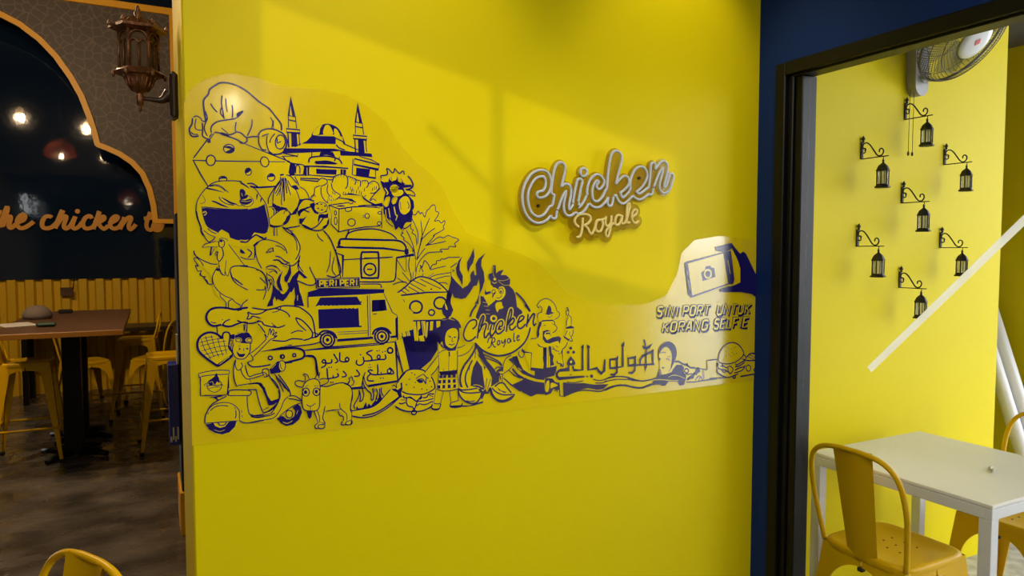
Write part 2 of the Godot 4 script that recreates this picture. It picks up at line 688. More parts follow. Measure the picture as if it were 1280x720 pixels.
func bar_stool(label: String, at: Vector3, turn: float) -> Node3D:
	var t := thing("bar_stool", label, "stool", at, turn, "yellow metal bar stools round the high table")
	var half := Vector2(0.155, 0.155)
	var y := 0.74
	obj("seat", sheet_seat(half, y), M.yellow_metal, t)
	for s in [[1, 1], [1, -1], [-1, 1], [-1, -1]]:
		var ls := mb()
		folded_leg(ls, s[0], s[1], half * 0.97, y - 0.012, Vector2(0.07, 0.07), 0.03, 0.062, 0.02)
		var lg := obj("leg", ls, M.yellow_metal, t)
		var ft := Vector3(s[0] * (half.x * 0.97 + 0.062), 0, s[1] * (half.y * 0.97 + 0.062))
		obj("rubber_foot", boxed(ft - Vector3(0.015, 0, 0.015), ft + Vector3(0.015, 0.03, 0.015), 0.004), M.black_rubber, lg)
	var k := 0.199
	for s in [[1, 1, 1, -1], [1, -1, -1, -1], [-1, -1, -1, 1], [-1, 1, 1, 1]]:
		obj("foot_rail", tubed([Vector3(s[0] * k, 0.26, s[1] * k), Vector3(s[2] * k, 0.26, s[3] * k)], 0.009, 8), M.yellow_metal, t)
	# low wire back
	var b := []
	for q in [[-0.14, 0.0, 0.13], [-0.17, 0.10, 0.15], [-0.185, 0.19, 0.13], [-0.19, 0.225, 0.07], [-0.19, 0.23, 0.0], [-0.19, 0.225, -0.07], [-0.185, 0.19, -0.13], [-0.17, 0.10, -0.15], [-0.14, 0.0, -0.13]]:
		b.append(Vector3(q[0], y + q[1] - 0.01, q[2]))
	obj("back_hoop", tubed(smooth_pts(b, 3), 0.008, 8), M.yellow_metal, t)
	for z in [-0.07, 0.0, 0.07]:
		obj("back_rod", tubed([Vector3(-0.145, y - 0.005, z * 0.9), Vector3(-0.19, y + 0.215, z)], 0.006, 6), M.yellow_metal, t)
	return t

func white_table() -> void:
	var x0 := 2.328
	var x1 := 3.012
	var z0 := -0.024
	var z1 := 0.656
	var t := thing("cafe_table", "square white metal table with pale top behind the glass", "table", Vector3((x0 + x1) / 2, 0, (z0 + z1) / 2))
	var hx := (x1 - x0) / 2
	var hz := (z1 - z0) / 2
	obj("table_top", boxed(Vector3(-hx, 0.738, -hz), Vector3(hx, 0.75, hz), 0.002), M.white_top, t)
	for s in [-1.0, 1.0]:
		obj("rail", boxed(Vector3(-hx, 0.700, s * hz - (0.02 if s > 0 else 0.0)), Vector3(hx, 0.7365, s * hz + (0.0 if s > 0 else 0.02)), 0.002), M.white_metal, t)
		obj("rail", boxed(Vector3(s * hx - (0.02 if s > 0 else 0.0), 0.700, -hz + 0.02), Vector3(s * hx + (0.0 if s > 0 else 0.02), 0.7365, hz - 0.02), 0.002), M.white_metal, t)
		for q in [-1.0, 1.0]:
			var c := Vector3(s * (hx - 0.0205), 0, q * (hz - 0.0205))
			obj("leg", boxed(c - Vector3(0.02, 0, 0.02), c + Vector3(0.02, 0.70, 0.02), 0.002), M.white_metal, t)
	var w := thing("paper_twist", "small twisted pale paper scrap on the white table", "paper scrap", Vector3(2.70, 0.7505, 0.45), 0.5)
	var tw := []
	for i in 9:
		var u := i / 8.0
		tw.append(Vector3((u - 0.5) * 0.075, 0.005 + 0.002 * sin(u * 9.0), 0.006 * sin(u * 7.0)))
	obj("twist", tubed(tw, [0.002, 0.004, 0.005, 0.0045, 0.003, 0.0045, 0.005, 0.004, 0.002], 7), M.paper, w)

# ---------------------------------------------------------------- lanterns and fan
func make_bracket(label: String, at: Vector3) -> Node3D:
	var t := thing("lantern_bracket", label, "bracket", at, 0.0, "scroll brackets on the yellow porch wall")
	obj("back_plate", boxed(Vector3(-0.008, 0.0, 0.0), Vector3(0.008, 0.075, 0.006), 0.002), M.iron, t)
	obj("finial", lathed([Vector2(0, 0.070), Vector2(0.006, 0.074), Vector2(0.004, 0.080), Vector2(0.009, 0.086), Vector2(0.005, 0.094), Vector2(0, 0.102)], 10, true, Transform3D(Basis(), Vector3(0, 0, 0.008))), M.iron, t)
	obj("arm", boxed(Vector3(-0.003, 0.0, 0.004), Vector3(0.003, 0.004, 0.128), 0.001), M.iron, t)
	var sc := []
	for q in [[0.022, 0.038], [0.017, 0.046], [0.009, 0.046], [0.006, 0.056], [0.012, 0.066], [0.026, 0.068], [0.042, 0.056], [0.058, 0.034], [0.074, 0.012], [0.088, 0.006], [0.100, 0.012], [0.104, 0.026], [0.096, 0.036], [0.086, 0.032], [0.086, 0.022]]:
		sc.append(Vector3(0, q[1], q[0]))
	obj("scroll", tubed(smooth_pts(sc, 4), 0.003, 6), M.iron, t)
	var c2 := []
	for q in [[0.006, 0.030], [0.014, 0.026], [0.020, 0.032], [0.016, 0.040]]:
		c2.append(Vector3(0, q[1], q[0]))
	obj("small_scroll", tubed(smooth_pts(c2, 4), 0.0025, 6), M.iron, t)
	obj("hook", tubed([Vector3(0, 0.002, 0.104), Vector3(0, -0.007, 0.106), Vector3(0, -0.011, 0.104), Vector3(0, -0.008, 0.101)], 0.0016, 6), M.iron, t)
	return t

func make_lantern(label: String, at: Vector3) -> Node3D:
	# origin at the bottom centre, 0.12 m tall
	var t := thing("hanging_lantern", label, "lantern", at, 0.3, "small dark lanterns on the yellow porch wall")
	obj("base", lathed([Vector2(0, 0), Vector2(0.031, 0), Vector2(0.031, 0.005), Vector2(0.026, 0.009), Vector2(0.024, 0.016), Vector2(0, 0.016)], 6, false), M.iron, t)
	for k in 6:
		var a := TAU * k / 6
		var p := Vector3(cos(a) * 0.0225, 0, sin(a) * 0.0225)
		obj("post", tubed([p + Vector3(0, 0.014, 0), p + Vector3(0, 0.074, 0)], 0.0028, 5), M.iron, t)
		var b := TAU * (k + 0.5) / 6
		var xf := Transform3D(Basis(Vector3.UP, -b + PI / 2), Vector3(cos(b) * 0.0185, 0, sin(b) * 0.0185))
		var ps := mb()
		box(ps, Vector3(-0.009, 0.016, -0.0006), Vector3(0.009, 0.070, 0.0006), 0, xf)
		obj("pane", ps, M.lantern_glass, t)
	obj("roof", lathed([Vector2(0, 0.070), Vector2(0.027, 0.070), Vector2(0.027, 0.075), Vector2(0.024, 0.080), Vector2(0.019, 0.092), Vector2(0.009, 0.101), Vector2(0.005, 0.104), Vector2(0, 0.104)], 6, false), M.iron, t)
	obj("finial", lathed([Vector2(0, 0.102), Vector2(0.005, 0.104), Vector2(0.0035, 0.110), Vector2(0.0055, 0.114), Vector2(0.002, 0.119), Vector2(0, 0.120)], 8), M.iron, t)
	return t

func wall_fan() -> void:
	var t := thing("wall_fan", "grey wall-mounted fan with round wire guard and white hub cap above the lanterns", "fan", Vector3(3.083, 2.24, -0.15))
	var pl := PackedVector2Array()
	for k in 13:
		var a := PI + PI * k / 12
		pl.append(Vector2(cos(a) * 0.045, 0.045 + sin(a) * 0.045))
	for k in 13:
		var a := PI * k / 12
		pl.append(Vector2(cos(a) * 0.05, 0.24 + sin(a) * 0.05))
	var st := mb()
	prism(st, pl, 0.045, Transform3D())
	obj("wall_base", st, M.fan_grey, t)
	obj("speed_knob", lathed([Vector2(0, 0), Vector2(0.017, 0), Vector2(0.014, 0.014), Vector2(0, 0.016)], 14, true, Transform3D(Basis(Vector3.RIGHT, PI / 2), Vector3(0.004, 0.075, 0.045))), M.fan_white, t)
	for c in [-0.060, -0.032]:
		var cord := obj("pull_cord", tubed([Vector3(c, 0.03, 0.03), Vector3(c - 0.001, -0.25, 0.03)], 0.0012, 5), M.dark_brown, t)
		obj("cord_bead", lathed([Vector2(0, -0.268), Vector2(0.004, -0.266), Vector2(0.005, -0.256), Vector2(0.002, -0.248), Vector2(0, -0.248)], 8, true, Transform3D(Basis(), Vector3(c - 0.001, 0, 0.03))), M.dark_brown, cord)
	# head
	var c := Vector3(3.119, 2.474, 0.05) - Vector3(3.083, 2.24, -0.15)
	var nz := Vector3(0.02, -0.64, 0.77).normalized()
	var rx := Vector3.UP.cross(nz).normalized()
	var ry := nz.cross(rx)
	var fx := Transform3D(Basis(rx, ry, nz), c)
	obj("neck", tubed([Vector3(0, 0.24, 0.03), Vector3(0.02, 0.30, 0.08), c - nz * 0.10], [0.03, 0.028, 0.04], 12), M.fan_grey, t)
	var lat := fx * Transform3D(Basis(Vector3.RIGHT, PI / 2), Vector3.ZERO)
	obj("motor_housing", lathed([Vector2(0, -0.15), Vector2(0.05, -0.145), Vector2(0.062, -0.11), Vector2(0.062, -0.05), Vector2(0.03, -0.03), Vector2(0, -0.03)], 20, true, lat), M.fan_grey, t)
	for k in 5:
		var bl := mb(true)
		var an := TAU * k / 5
		for i in 6:
			for j in 4:
				var g := []
				for e in [[0, 0], [1, 0], [1, 1], [0, 1]]:
					var r: float = 0.035 + 0.145 * (i + e[0]) / 6.0
					var w: float = (float(j + e[1]) / 4 - 0.5) * (0.55 + 0.25 * sin(PI * (i + e[0]) / 6.0))
					g.append(fx * Vector3(r * cos(an + w), r * sin(an + w), w * 0.05))
				quad(bl, g[0], g[1], g[2], g[3])
		obj("blade", bl, M.fan_blade, t)
	var R := 0.215
	for rr in [[R, 0.0, 0.006], [R * 0.93, 0.032, 0.0018], [R * 0.70, 0.052, 0.0018], [R * 0.36, 0.058, 0.002], [R * 0.93, -0.032, 0.0018], [R * 0.6, -0.06, 0.0018]]:
		var p := []
		for k in 48:
			var a := TAU * k / 48
			p.append(fx * Vector3(cos(a) * rr[0], sin(a) * rr[0], rr[1]))
		obj("guard_ring", tubed(p, rr[2], 6, true), M.fan_wire, t)
	var gf := mb(true)
	for k in 108:
		var a := TAU * k / 108
		var d := Vector3(cos(a), sin(a), 0)
		tube(gf, [fx * (d * R), fx * (d * R * 0.97 + Vector3(0, 0, 0.022)), fx * (d * R * 0.86 + Vector3(0, 0, 0.042)), fx * (d * R * 0.6 + Vector3(0, 0, 0.056)), fx * (d * R * 0.3 + Vector3(0, 0, 0.059))], 0.0013, 4)
	obj("guard_front", gf, M.fan_wire, t)
	var gb := mb(true)
	for k in 60:
		var a := TAU * k / 60
		var d := Vector3(cos(a), sin(a), 0)
		tube(gb, [fx * (d * R), fx * (d * R * 0.95 + Vector3(0, 0, -0.028)), fx * (d * R * 0.7 + Vector3(0, 0, -0.055)), fx * (d * R * 0.28 + Vector3(0, 0, -0.07))], 0.0013, 4)
	obj("guard_rear", gb, M.fan_wire, t)
	var hub := obj("hub_cap", lathed([Vector2(0.078, 0.054), Vector2(0.082, 0.060), Vector2(0.079, 0.066), Vector2(0.05, 0.072), Vector2(0, 0.074)], 32, true, lat), M.fan_white, t)
	var rm := mb()
	box(rm, Vector3(-0.012, -0.012, 0.0745), Vector3(0.012, 0.012, 0.0755), 0.0, fx * Transform3D(Basis(Vector3(0, 0, 1), 0.6), Vector3.ZERO))
	obj("red_emblem", rm, M.red_mark, hub)

func sconce() -> void:
	var t := thing("wall_sconce_lantern", "ornate antique bronze lantern on an arm at the yellow wall's edge", "wall lamp", Vector3(0.078, 1.99, -0.36))
	obj("mount_plate", boxed(Vector3(-0.022, -0.065, -0.035), Vector3(0.0, 0.065, 0.035), 0.008), M.dark_brown, t)
	var arm := []
	for q in [[-0.02, 0.005], [-0.04, -0.012], [-0.065, -0.014], [-0.096, -0.012]]:
		arm.append(Vector3(q[0], q[1], 0))
	obj("arm", tubed(smooth_pts(arm, 4), [0.020, 0.018, 0.016, 0.013, 0.011, 0.009, 0.008, 0.007, 0.007, 0.006, 0.006, 0.006, 0.007], 10), M.dark_brown, t)
	var ax := Transform3D(Basis(), Vector3(-0.096, 0, 0))
	obj("drop_finial", lathed([Vector2(0, -0.052), Vector2(0.005, -0.046), Vector2(0.003, -0.038), Vector2(0.009, -0.030), Vector2(0.009, -0.020), Vector2(0.012, -0.010), Vector2(0.008, 0.0), Vector2(0.008, 0.004), Vector2(0, 0.004)], 12, true, ax), M.bronze, t)
	var bowl := mb(false)
	lathe(bowl, [Vector2(0.008, 0.0), Vector2(0.018, 0.006), Vector2(0.030, 0.020), Vector2(0.038, 0.040), Vector2(0.042, 0.048), Vector2(0, 0.048)], 18, ax)
	obj("fluted_bowl", bowl, M.bronze, t)
	for k in 18:
		var a := TAU * k / 18
		var d := Vector3(cos(a), 0, sin(a))
		obj("flute", tubed([Vector3(-0.096, 0.006, 0) + d * 0.019, Vector3(-0.096, 0.020, 0) + d * 0.031, Vector3(-0.096, 0.041, 0) + d * 0.039], 0.0022, 5), M.bronze, t)
	obj("lower_tray", lathed([Vector2(0, 0.048), Vector2(0.060, 0.048), Vector2(0.066, 0.056), Vector2(0.058, 0.060), Vector2(0.052, 0.066), Vector2(0, 0.066)], 6, false, ax), M.bronze, t)
	for k in 6:
		var a := TAU * k / 6
		var d := Vector3(cos(a), 0, sin(a))
		var b := Vector3(-0.096, 0, 0)
		obj("post", tubed([b + d * 0.049 + Vector3(0, 0.062, 0), b + d * 0.049 + Vector3(0, 0.168, 0)], 0.0042, 6), M.bronze, t)
		obj("tray_knob", lathed([Vector2(0, -0.012), Vector2(0.005, -0.006), Vector2(0.004, 0.004), Vector2(0, 0.008)], 8, true, Transform3D(Basis(), b + d * 0.064 + Vector3(0, 0.05, 0))), M.bronze, t)
		obj("roof_crest", lathed([Vector2(0, 0), Vector2(0.004, 0.003), Vector2(0.005, 0.008), Vector2(0.001, 0.016), Vector2(0, 0.017)], 8, true, Transform3D(Basis(), b + d * 0.071 + Vector3(0, 0.178, 0))), M.bronze, t)
		var f := TAU * (k + 0.5) / 6
		var e := Vector3(cos(f), 0, sin(f))
		var side := Vector3(-sin(f), 0, cos(f))
		var face := b + e * 0.0425
		var pxf := Transform3D(Basis(side, Vector3.UP, e), face)
		var ps := mb()
		box(ps, Vector3(-0.022, 0.066, -0.006), Vector3(0.022, 0.166, -0.004), 0, pxf)
		obj("pane", ps, M.smoky_glass, t)
		obj("mullion", tubed([pxf * Vector3(0, 0.064, 0), pxf * Vector3(0, 0.130, 0)], 0.0024, 6), M.bronze, t)
		for s in [-1.0, 1.0]:
			var arc := []
			for q in 7:
				var an := PI * q / 6
				arc.append(pxf * Vector3(s * 0.0115 + cos(an) * 0.0105, 0.128 + sin(an) * 0.012, 0))
			obj("small_arch", tubed(arc, 0.002, 6), M.bronze, t)
		var big := []
		for q in 9:
			var an := PI * q / 8
			big.append(pxf * Vector3(cos(an) * 0.022, 0.142 + pow(sin(an), 0.8) * 0.022, 0))
		obj("pointed_arch", tubed(big, 0.0024, 6), M.bronze, t)
	obj("roof", lathed([Vector2(0, 0.166), Vector2(0.052, 0.166), Vector2(0.074, 0.172), Vector2(0.072, 0.180), Vector2(0.054, 0.184), Vector2(0.042, 0.196), Vector2(0.026, 0.204), Vector2(0.014, 0.208), Vector2(0, 0.208)], 6, false, ax), M.bronze, t)
	for k in 12:
		var a := TAU * k / 12
		var d := Vector3(cos(a), 0, sin(a))
		var b := Vector3(-0.096, 0, 0)
		obj("roof_rib", tubed([b + d * 0.056 + Vector3(0, 0.184, 0), b + d * 0.042 + Vector3(0, 0.196, 0), b + d * 0.018 + Vector3(0, 0.207, 0)], 0.0025, 5), M.bronze, t)
	obj("top_finial", lathed([Vector2(0.012, 0.206), Vector2(0.008, 0.212), Vector2(0.011, 0.220), Vector2(0.006, 0.228), Vector2(0.007, 0.232), Vector2(0.002, 0.242), Vector2(0, 0.244)], 12, true, ax), M.bronze, t)

# ---------------------------------------------------------------- lamps
func downlight(label: String, at: Vector3, energy: float, aim: Vector3, angle: float) -> void:
	var t := thing("downlight", label, "ceiling light", at, 0.0, "recessed warm downlights over the feature wall")
	obj("trim_ring", lathed([Vector2(0.035, -0.004), Vector2(0.055, -0.006), Vector2(0.058, 0.0), Vector2(0.035, 0.0)], 24), M.fan_white, t)
	var lens := mat(Color(1, 0.9, 0.7), 0.4)
	lens.emission_enabled = true
	lens.emission = Color(1, 0.86, 0.6)
	lens.emission_energy_multiplier = 2.0
	obj("lens", lathed([Vector2(0, -0.003), Vector2(0.035, -0.003), Vector2(0.035, -0.001), Vector2(0, -0.001)], 20), lens, t)
	var s := SpotLight3D.new()
	s.name = "light"
	s.light_color = Color(1, 0.94, 0.82)
	s.light_energy = energy
	s.spot_range = 12.0
	s.spot_attenuation = 2.0
	s.spot_angle = angle
	s.spot_angle_attenuation = 0.6
	s.light_size = 0.035
	s.shadow_enabled = true
	t.add_child(s)
	s.position = Vector3(0, -0.012, 0)
	s.look_at_from_position(at + Vector3(0, -0.012, 0), aim, Vector3(0, 0, 1))

func pendant(label: String, at: Vector3, ceil_y: float, energy: float, rattan: bool) -> void:
	var t := thing("pendant_lamp", label, "pendant lamp", at)
	obj("cord", tubed([Vector3(0, 0.16, 0), Vector3(0, ceil_y - at.y - 0.03, 0)], 0.0043, 6), M.black_rubber, t)
	obj("canopy", lathed([Vector2(0, -0.03), Vector2(0.045, -0.03), Vector2(0.05, 0.0), Vector2(0, 0.0)], 16, true, Transform3D(Basis(), Vector3(0, ceil_y - at.y, 0))), M.black_metal, t)
	obj("socket", lathed([Vector2(0.02, 0.06), Vector2(0.024, 0.10), Vector2(0.012, 0.16), Vector2(0, 0.17)], 12), M.black_metal, t)
	var gl := mat(Color(1, 0.85, 0.6), 0.3)
	gl.emission_enabled = true
	gl.emission = Color(1, 0.78, 0.48)
	gl.emission_energy_multiplier = 3.0 if rattan else 9.0
	obj("bulb", lathed([Vector2(0, -0.05), Vector2(0.025, -0.04), Vector2(0.036, -0.01), Vector2(0.03, 0.025), Vector2(0.018, 0.06), Vector2(0, 0.06)], 14), gl, t)
	if rattan:
		var sh := mat(Color(0.62, 0.38, 0.19), 0.7)
		sh.backlight_enabled = true
		sh.backlight = Color(0.9, 0.55, 0.3)
		var stx := mb(true)
		for k in 30:
			var y := -0.10 + 0.22 * k / 29.0
			var r: float = 0.20 * sqrt(max(0.05, 1.0 - pow((y + 0.06) / 0.19, 2.0)))
			var p := []
			for j in 20:
				var a := TAU * j / 20
				p.append(Vector3(cos(a) * r, y, sin(a) * r))
			tube(stx, p, 0.0035, 4, true)
		obj("rattan_shade", stx, sh, t)
	var o := OmniLight3D.new()
	o.name = "light"
	o.light_color = Color(1, 0.85, 0.66) if at.z < 0.0 else Color(1, 0.91, 0.78)
	o.light_energy = energy * (0.1 if rattan and at.z < 0.0 else 1.0)
	o.omni_range = 15.0
	o.omni_attenuation = 2.0
	o.light_size = 0.04
	o.shadow_enabled = true
	t.add_child(o)
	o.position = Vector3(0, -0.09, 0)

# ---------------------------------------------------------------- scene
func _ready() -> void:
	var cam := Camera3D.new()
	cam.name = "camera"
	cam.fov = rad_to_deg(2.0 * atan(360.0 / 880.0))
	cam.near = 0.05
	cam.far = 200.0
	add_child(cam)
	cam.position = Vector3(0, 1.55, 1.9)
	cam.rotation = Vector3(-0.0534, -0.4727, 0)
	cam.current = true

	var env := Environment.new()
	env.background_mode = Environment.BG_SKY
	var sky := Sky.new()
	var sm := ProceduralSkyMaterial.new()
	sm.sky_top_color = Color(0.80, 0.84, 0.90)
	sm.sky_horizon_color = Color(0.97, 0.96, 0.95)
	sm.ground_bottom_color = Color(0.45, 0.44, 0.42)
	sm.ground_horizon_color = Color(0.80, 0.80, 0.78)
	sm.sun_angle_max = 0.0
	sm.energy_multiplier = 1.0
	sky.sky_material = sm
	env.sky = sky
	env.background_energy_multiplier = SKY_E
	env.tonemap_mode = Environment.TONE_MAPPER_LINEAR
	env.tonemap_exposure = EXPO
	env.sdfgi_enabled = true
	env.ssao_enabled = true
	env.ssil_enabled = true
	var we := WorldEnvironment.new()
	we.name = "environment"
	we.environment = env
	add_child(we)

	var sun := DirectionalLight3D.new()
	sun.name = "sun"
	sun.light_color = Color(1, 0.93, 0.8)
	sun.light_energy = SUN_E
	sun.light_angular_distance = 0.25
	sun.shadow_enabled = true
	add_child(sun)
	sun.look_at_from_position(Vector3(-6.5, 1.53, 10), Vector3.ZERO, Vector3.UP)

	make_materials()
	build_room()
	build_mural()
	build_neon()
	build_porch()
	build_hall()
	build_front_chair()
	build_lamps()

func build_room() -> void:
	structure("floor", boxed(Vector3(-5.2, -0.1, -7.6), Vector3(2.03, 0.0, 8.2)), M.floor, "dark polished cement floor of the restaurant", "floor")
	structure("floor_porch", boxed(Vector3(2.03, -0.1, -3.0), Vector3(11.0, -0.002, 8.2)), M.porch_floor, "pale grey cement floor of the porch", "floor")
	structure("floor_street", boxed(Vector3(-40, -0.4, -30), Vector3(50, -0.12, 50)), M.porch_floor, "pale grey paving outside the building", "ground")
	structure("wall_feature", boxed(Vector3(0.078, 0.0, -0.65), Vector3(2.03, 4.8, 0.0), 0.004), M.paint, "glossy yellow feature wall that carries the mural", "wall")
	# glazed side wall
	structure("wall_right_upper", boxed(Vector3(1.98, 2.2, 0.0), Vector3(2.08, 3.75, 7.8)), M.blue_paint, "dark blue painted wall above the glazing", "wall")
	structure("wall_right_pier", boxed(Vector3(1.98, 0.0, 0.0), Vector3(2.08, 2.2, 0.083)), M.blue_paint, "narrow dark blue wall strip beside the window frame", "wall")
	structure("wall_right_far", boxed(Vector3(1.98, 0.0, 3.4), Vector3(2.08, 2.2, 7.8)), M.blue_paint, "dark blue wall past the glazing", "wall")
	var w := struct_node("window_1", "large black-framed glass panel in the dark blue wall", "window")
	obj("jamb", boxed(Vector3(1.968, 0.0, 0.085), Vector3(2.06, 2.2, 0.128), 0.003), M.black_metal, w)
	obj("sash_stile", boxed(Vector3(1.985, 0.0, 0.128), Vector3(2.055, 2.155, 0.15), 0.003), M.black_metal, w)
	obj("sash_stile", boxed(Vector3(1.995, 0.0, 0.152), Vector3(2.065, 2.15, 0.182), 0.003), M.black_metal, w)
	obj("head_rail", boxed(Vector3(1.965, 2.155, 0.128), Vector3(2.06, 2.2, 3.4), 0.003), M.black_metal, w)
	obj("head_bead", boxed(Vector3(1.985, 2.148, 0.15), Vector3(2.05, 2.156, 3.36), 0.002), M.black_metal, w)
	obj("jamb", boxed(Vector3(1.968, 0.0, 3.36), Vector3(2.06, 2.155, 3.4), 0.003), M.black_metal, w)
	obj("mullion", boxed(Vector3(1.985, 0.0, 1.75), Vector3(2.055, 2.155, 1.80), 0.003), M.black_metal, w)
	obj("bottom_rail", boxed(Vector3(1.985, 0.0, 0.182), Vector3(2.055, 0.07, 3.36), 0.003), M.black_metal, w)
	obj("pane", boxed(Vector3(2.026, 0.07, 0.182), Vector3(2.032, 2.15, 1.75)), M.pane, w)
	obj("pane", boxed(Vector3(2.026, 0.07, 1.80), Vector3(2.032, 2.15, 3.36)), M.pane, w)
	# front part of the room, out of view
	structure("ceiling", boxed(Vector3(-2.7, 3.0, 0.0), Vector3(1.98, 3.12, 7.8)), M.ceiling, "grey ceiling over the front of the restaurant", "ceiling")
	structure("wall_front", boxed(Vector3(-2.7, 0.0, 7.8), Vector3(2.08, 3.12, 7.95)), M.plaster, "plain wall at the street end of the room", "wall")
	structure("wall_left_upper", boxed(Vector3(-2.75, 2.89, 0.0), Vector3(-2.5, 3.12, 7.8)), M.plaster, "beam above the added clerestory", "wall")
	structure("wall_left_lower", boxed(Vector3(-2.75, 0.0, 0.0), Vector3(-2.5, 2.36, 7.8)), M.plaster, "plain wall under the added clerestory window", "wall")
	structure("wall_left_pier", boxed(Vector3(-2.75, 2.36, 0.0), Vector3(-2.5, 2.89, 2.6)), M.plaster, "solid wall at the hall end of the added clerestory", "wall")
	structure("wall_left_end", boxed(Vector3(-2.75, 2.36, 6.7), Vector3(-2.5, 2.89, 7.8)), M.plaster, "solid wall at the street end of the added clerestory", "wall")
	var g := struct_node("window_2", "added unseen clerestory with white mullions that shapes the sun patch", "window")  # opening added out of view, shaped to bound the sun patch on the mural
	obj("mullion", boxed(Vector3(-2.56, 2.36, 4.03), Vector3(-2.5, 2.89, 4.25), 0.003), M.white_metal, g)
	obj("mullion", boxed(Vector3(-2.53, 2.36, 5.277), Vector3(-2.5, 2.89, 5.303), 0.003), M.white_metal, g)
	obj("mullion", boxed(Vector3(-2.56, 2.36, 6.6), Vector3(-2.5, 2.89, 6.7), 0.003), M.white_metal, g)
	obj("pane", boxed(Vector3(-2.62, 2.36, 2.6), Vector3(-2.615, 2.89, 6.6)), M.pane, g)
	var strap := mb()  # strap added out of view to throw a diagonal shadow on the wall
	var sa := Vector3(-2.51, 2.66, 4.95)
	var sb := Vector3(-2.51, 2.37, 5.62)
	var dv := (sb - sa).normalized()
	var nv := Vector3(0, dv.z, -dv.y) * 0.015
	var th := Vector3(0.004, 0, 0)
	quad(strap, sa + nv, sb + nv, sb - nv, sa - nv)
	quad(strap, sa - nv + th, sb - nv + th, sb + nv + th, sa + nv + th)
	obj("shadow_strap", strap, M.paper, g)
	# strip of tape across the right-hand pane
	var tp := mb()
	var ta := Vector3(2.0245, 1.171, 0.438)
	var tb := Vector3(2.0245, 1.90, 1.125)
	var d := (tb - ta).normalized()
	var n := Vector3(0, d.z, -d.y) * 0.0105
	quad(tp, ta - n, tb - n, tb + n, ta + n)
	var to := obj("adhesive_tape", tp, M.tape)
	to.set_meta("label", "strip of whitish tape stuck diagonally across the window glass")
	to.set_meta("category", "tape")

func build_porch() -> void:
	structure("wall_porch", boxed(Vector3(2.08, -0.002, -0.45), Vector3(3.826, 3.6, -0.15), 0.003), M.paint, "bright yellow porch wall hung with small lanterns", "wall")
	structure("wall_porch_far", boxed(Vector3(2.28, -0.002, -2.6), Vector3(4.7, 3.6, -2.4)), M.paint, "yellow wall set back beyond the porch wall", "wall")
	structure("wall_porch_link", boxed(Vector3(2.08, -0.002, -2.4), Vector3(2.28, 3.6, -0.45)), M.paint, "yellow return wall behind the porch wall", "wall")
	structure("ceiling_porch", boxed(Vector3(2.08, 3.6, -2.6), Vector3(9.0, 3.75, 3.2)), M.ceiling, "grey soffit over the porch", "ceiling")
	structure("added_wall_porch_front", boxed(Vector3(2.08, -0.002, 3.2), Vector3(4.1, 3.6, 3.4)), M.paint, "added unseen yellow wall that limits daylight mirrored in the film", "wall")  # wall added out of view to block part of the daylight reflection
	structure("wall_porch_side", boxed(Vector3(4.5, -0.002, -2.4), Vector3(4.7, 3.6, -0.16), 0.003), M.paint, "shaded yellow side wall of the recess past the porch wall corner", "wall")
	structure("trim_2", boxed(Vector3(3.826, 2.73, -2.4), Vector3(4.5, 2.95, -0.18)), M.ceiling, "grey brown soffit of the recess past the porch wall", "trim")
	white_table()
	metal_chair("metal_chair", "yellow metal chair with its back to the glass, tucked under the white table", Vector3(2.452, 0, 0.245), 0.0, M.yellow_metal)
	metal_chair("metal_chair", "yellow metal chair on the far side of the white table, beside the pipes", Vector3(3.21, 0, 0.30), PI, M.yellow_metal)
	var spots := [[3.036, 2.136], [2.748, 1.943], [3.335, 1.951], [3.031, 1.762], [2.734, 1.566], [3.324, 1.561], [3.031, 1.379]]
	var words := ["directly under the fan, topmost of the middle column", "upper one of the column near the window frame", "upper one of the column near the wall corner", "second from the top of the middle column", "lower one of the column near the window frame", "lower one of the column near the wall corner", "lowest of the middle column, above the white table"]
	var b0: Node3D = null
	var l0: Node3D = null
	for i in spots.size():
		var p := Vector3(spots[i][0], spots[i][1], -0.15)
		var bl: String = "black iron scroll bracket, " + words[i]
		var ll: String = "small dark lantern hanging " + words[i]
		var lp := p + Vector3(0, -0.13, 0.104)
		if b0 == null:
			b0 = make_bracket(bl, p)
			l0 = make_lantern(ll, lp)
		else:
			copy(b0, "lantern_bracket", bl, p, 0.0)
			copy(l0, "hanging_lantern", ll, lp, 0.3)
	wall_fan()
	# white pipes leaning in the recess
	for q in [[Vector3(4.20, 0.012, 0.016), Vector3(4.417, 1.55, -0.624), "white plastic pipe leaning on the shaded recess wall, the farther of two"], [Vector3(4.12, 0.012, -0.006), Vector3(4.337, 1.55, -0.657), "white plastic pipe leaning in the recess, nearer the porch wall corner"]]:
		var t := thing("plastic_pipe", q[2], "pipe", q[0], 0.0, "white pipes leaning by the porch wall")
		var dv: Vector3 = q[1] - q[0]
		obj("barrel", tubed([Vector3.ZERO, dv * 0.999, dv], [0.036, 0.036, 0.034], 20), M.white_pipe, t)

func arch_pts() -> Array:
	return [Vector2(-1.40, 3.875), Vector2(-1.244, 3.82), Vector2(-1.087, 3.744), Vector2(-0.928, 3.62), Vector2(-0.799, 3.473), Vector2(-0.682, 3.289), Vector2(-0.591, 3.10), Vector2(-0.527, 2.898), Vector2(-0.483, 2.724), Vector2(-0.464, 2.628), Vector2(-0.373, 2.594), Vector2(-0.266, 2.543), Vector2(-0.159, 2.467), Vector2(-0.065, 2.355), Vector2(-0.002, 2.191), Vector2(0.031, 2.015), Vector2(0.043, 1.855)]

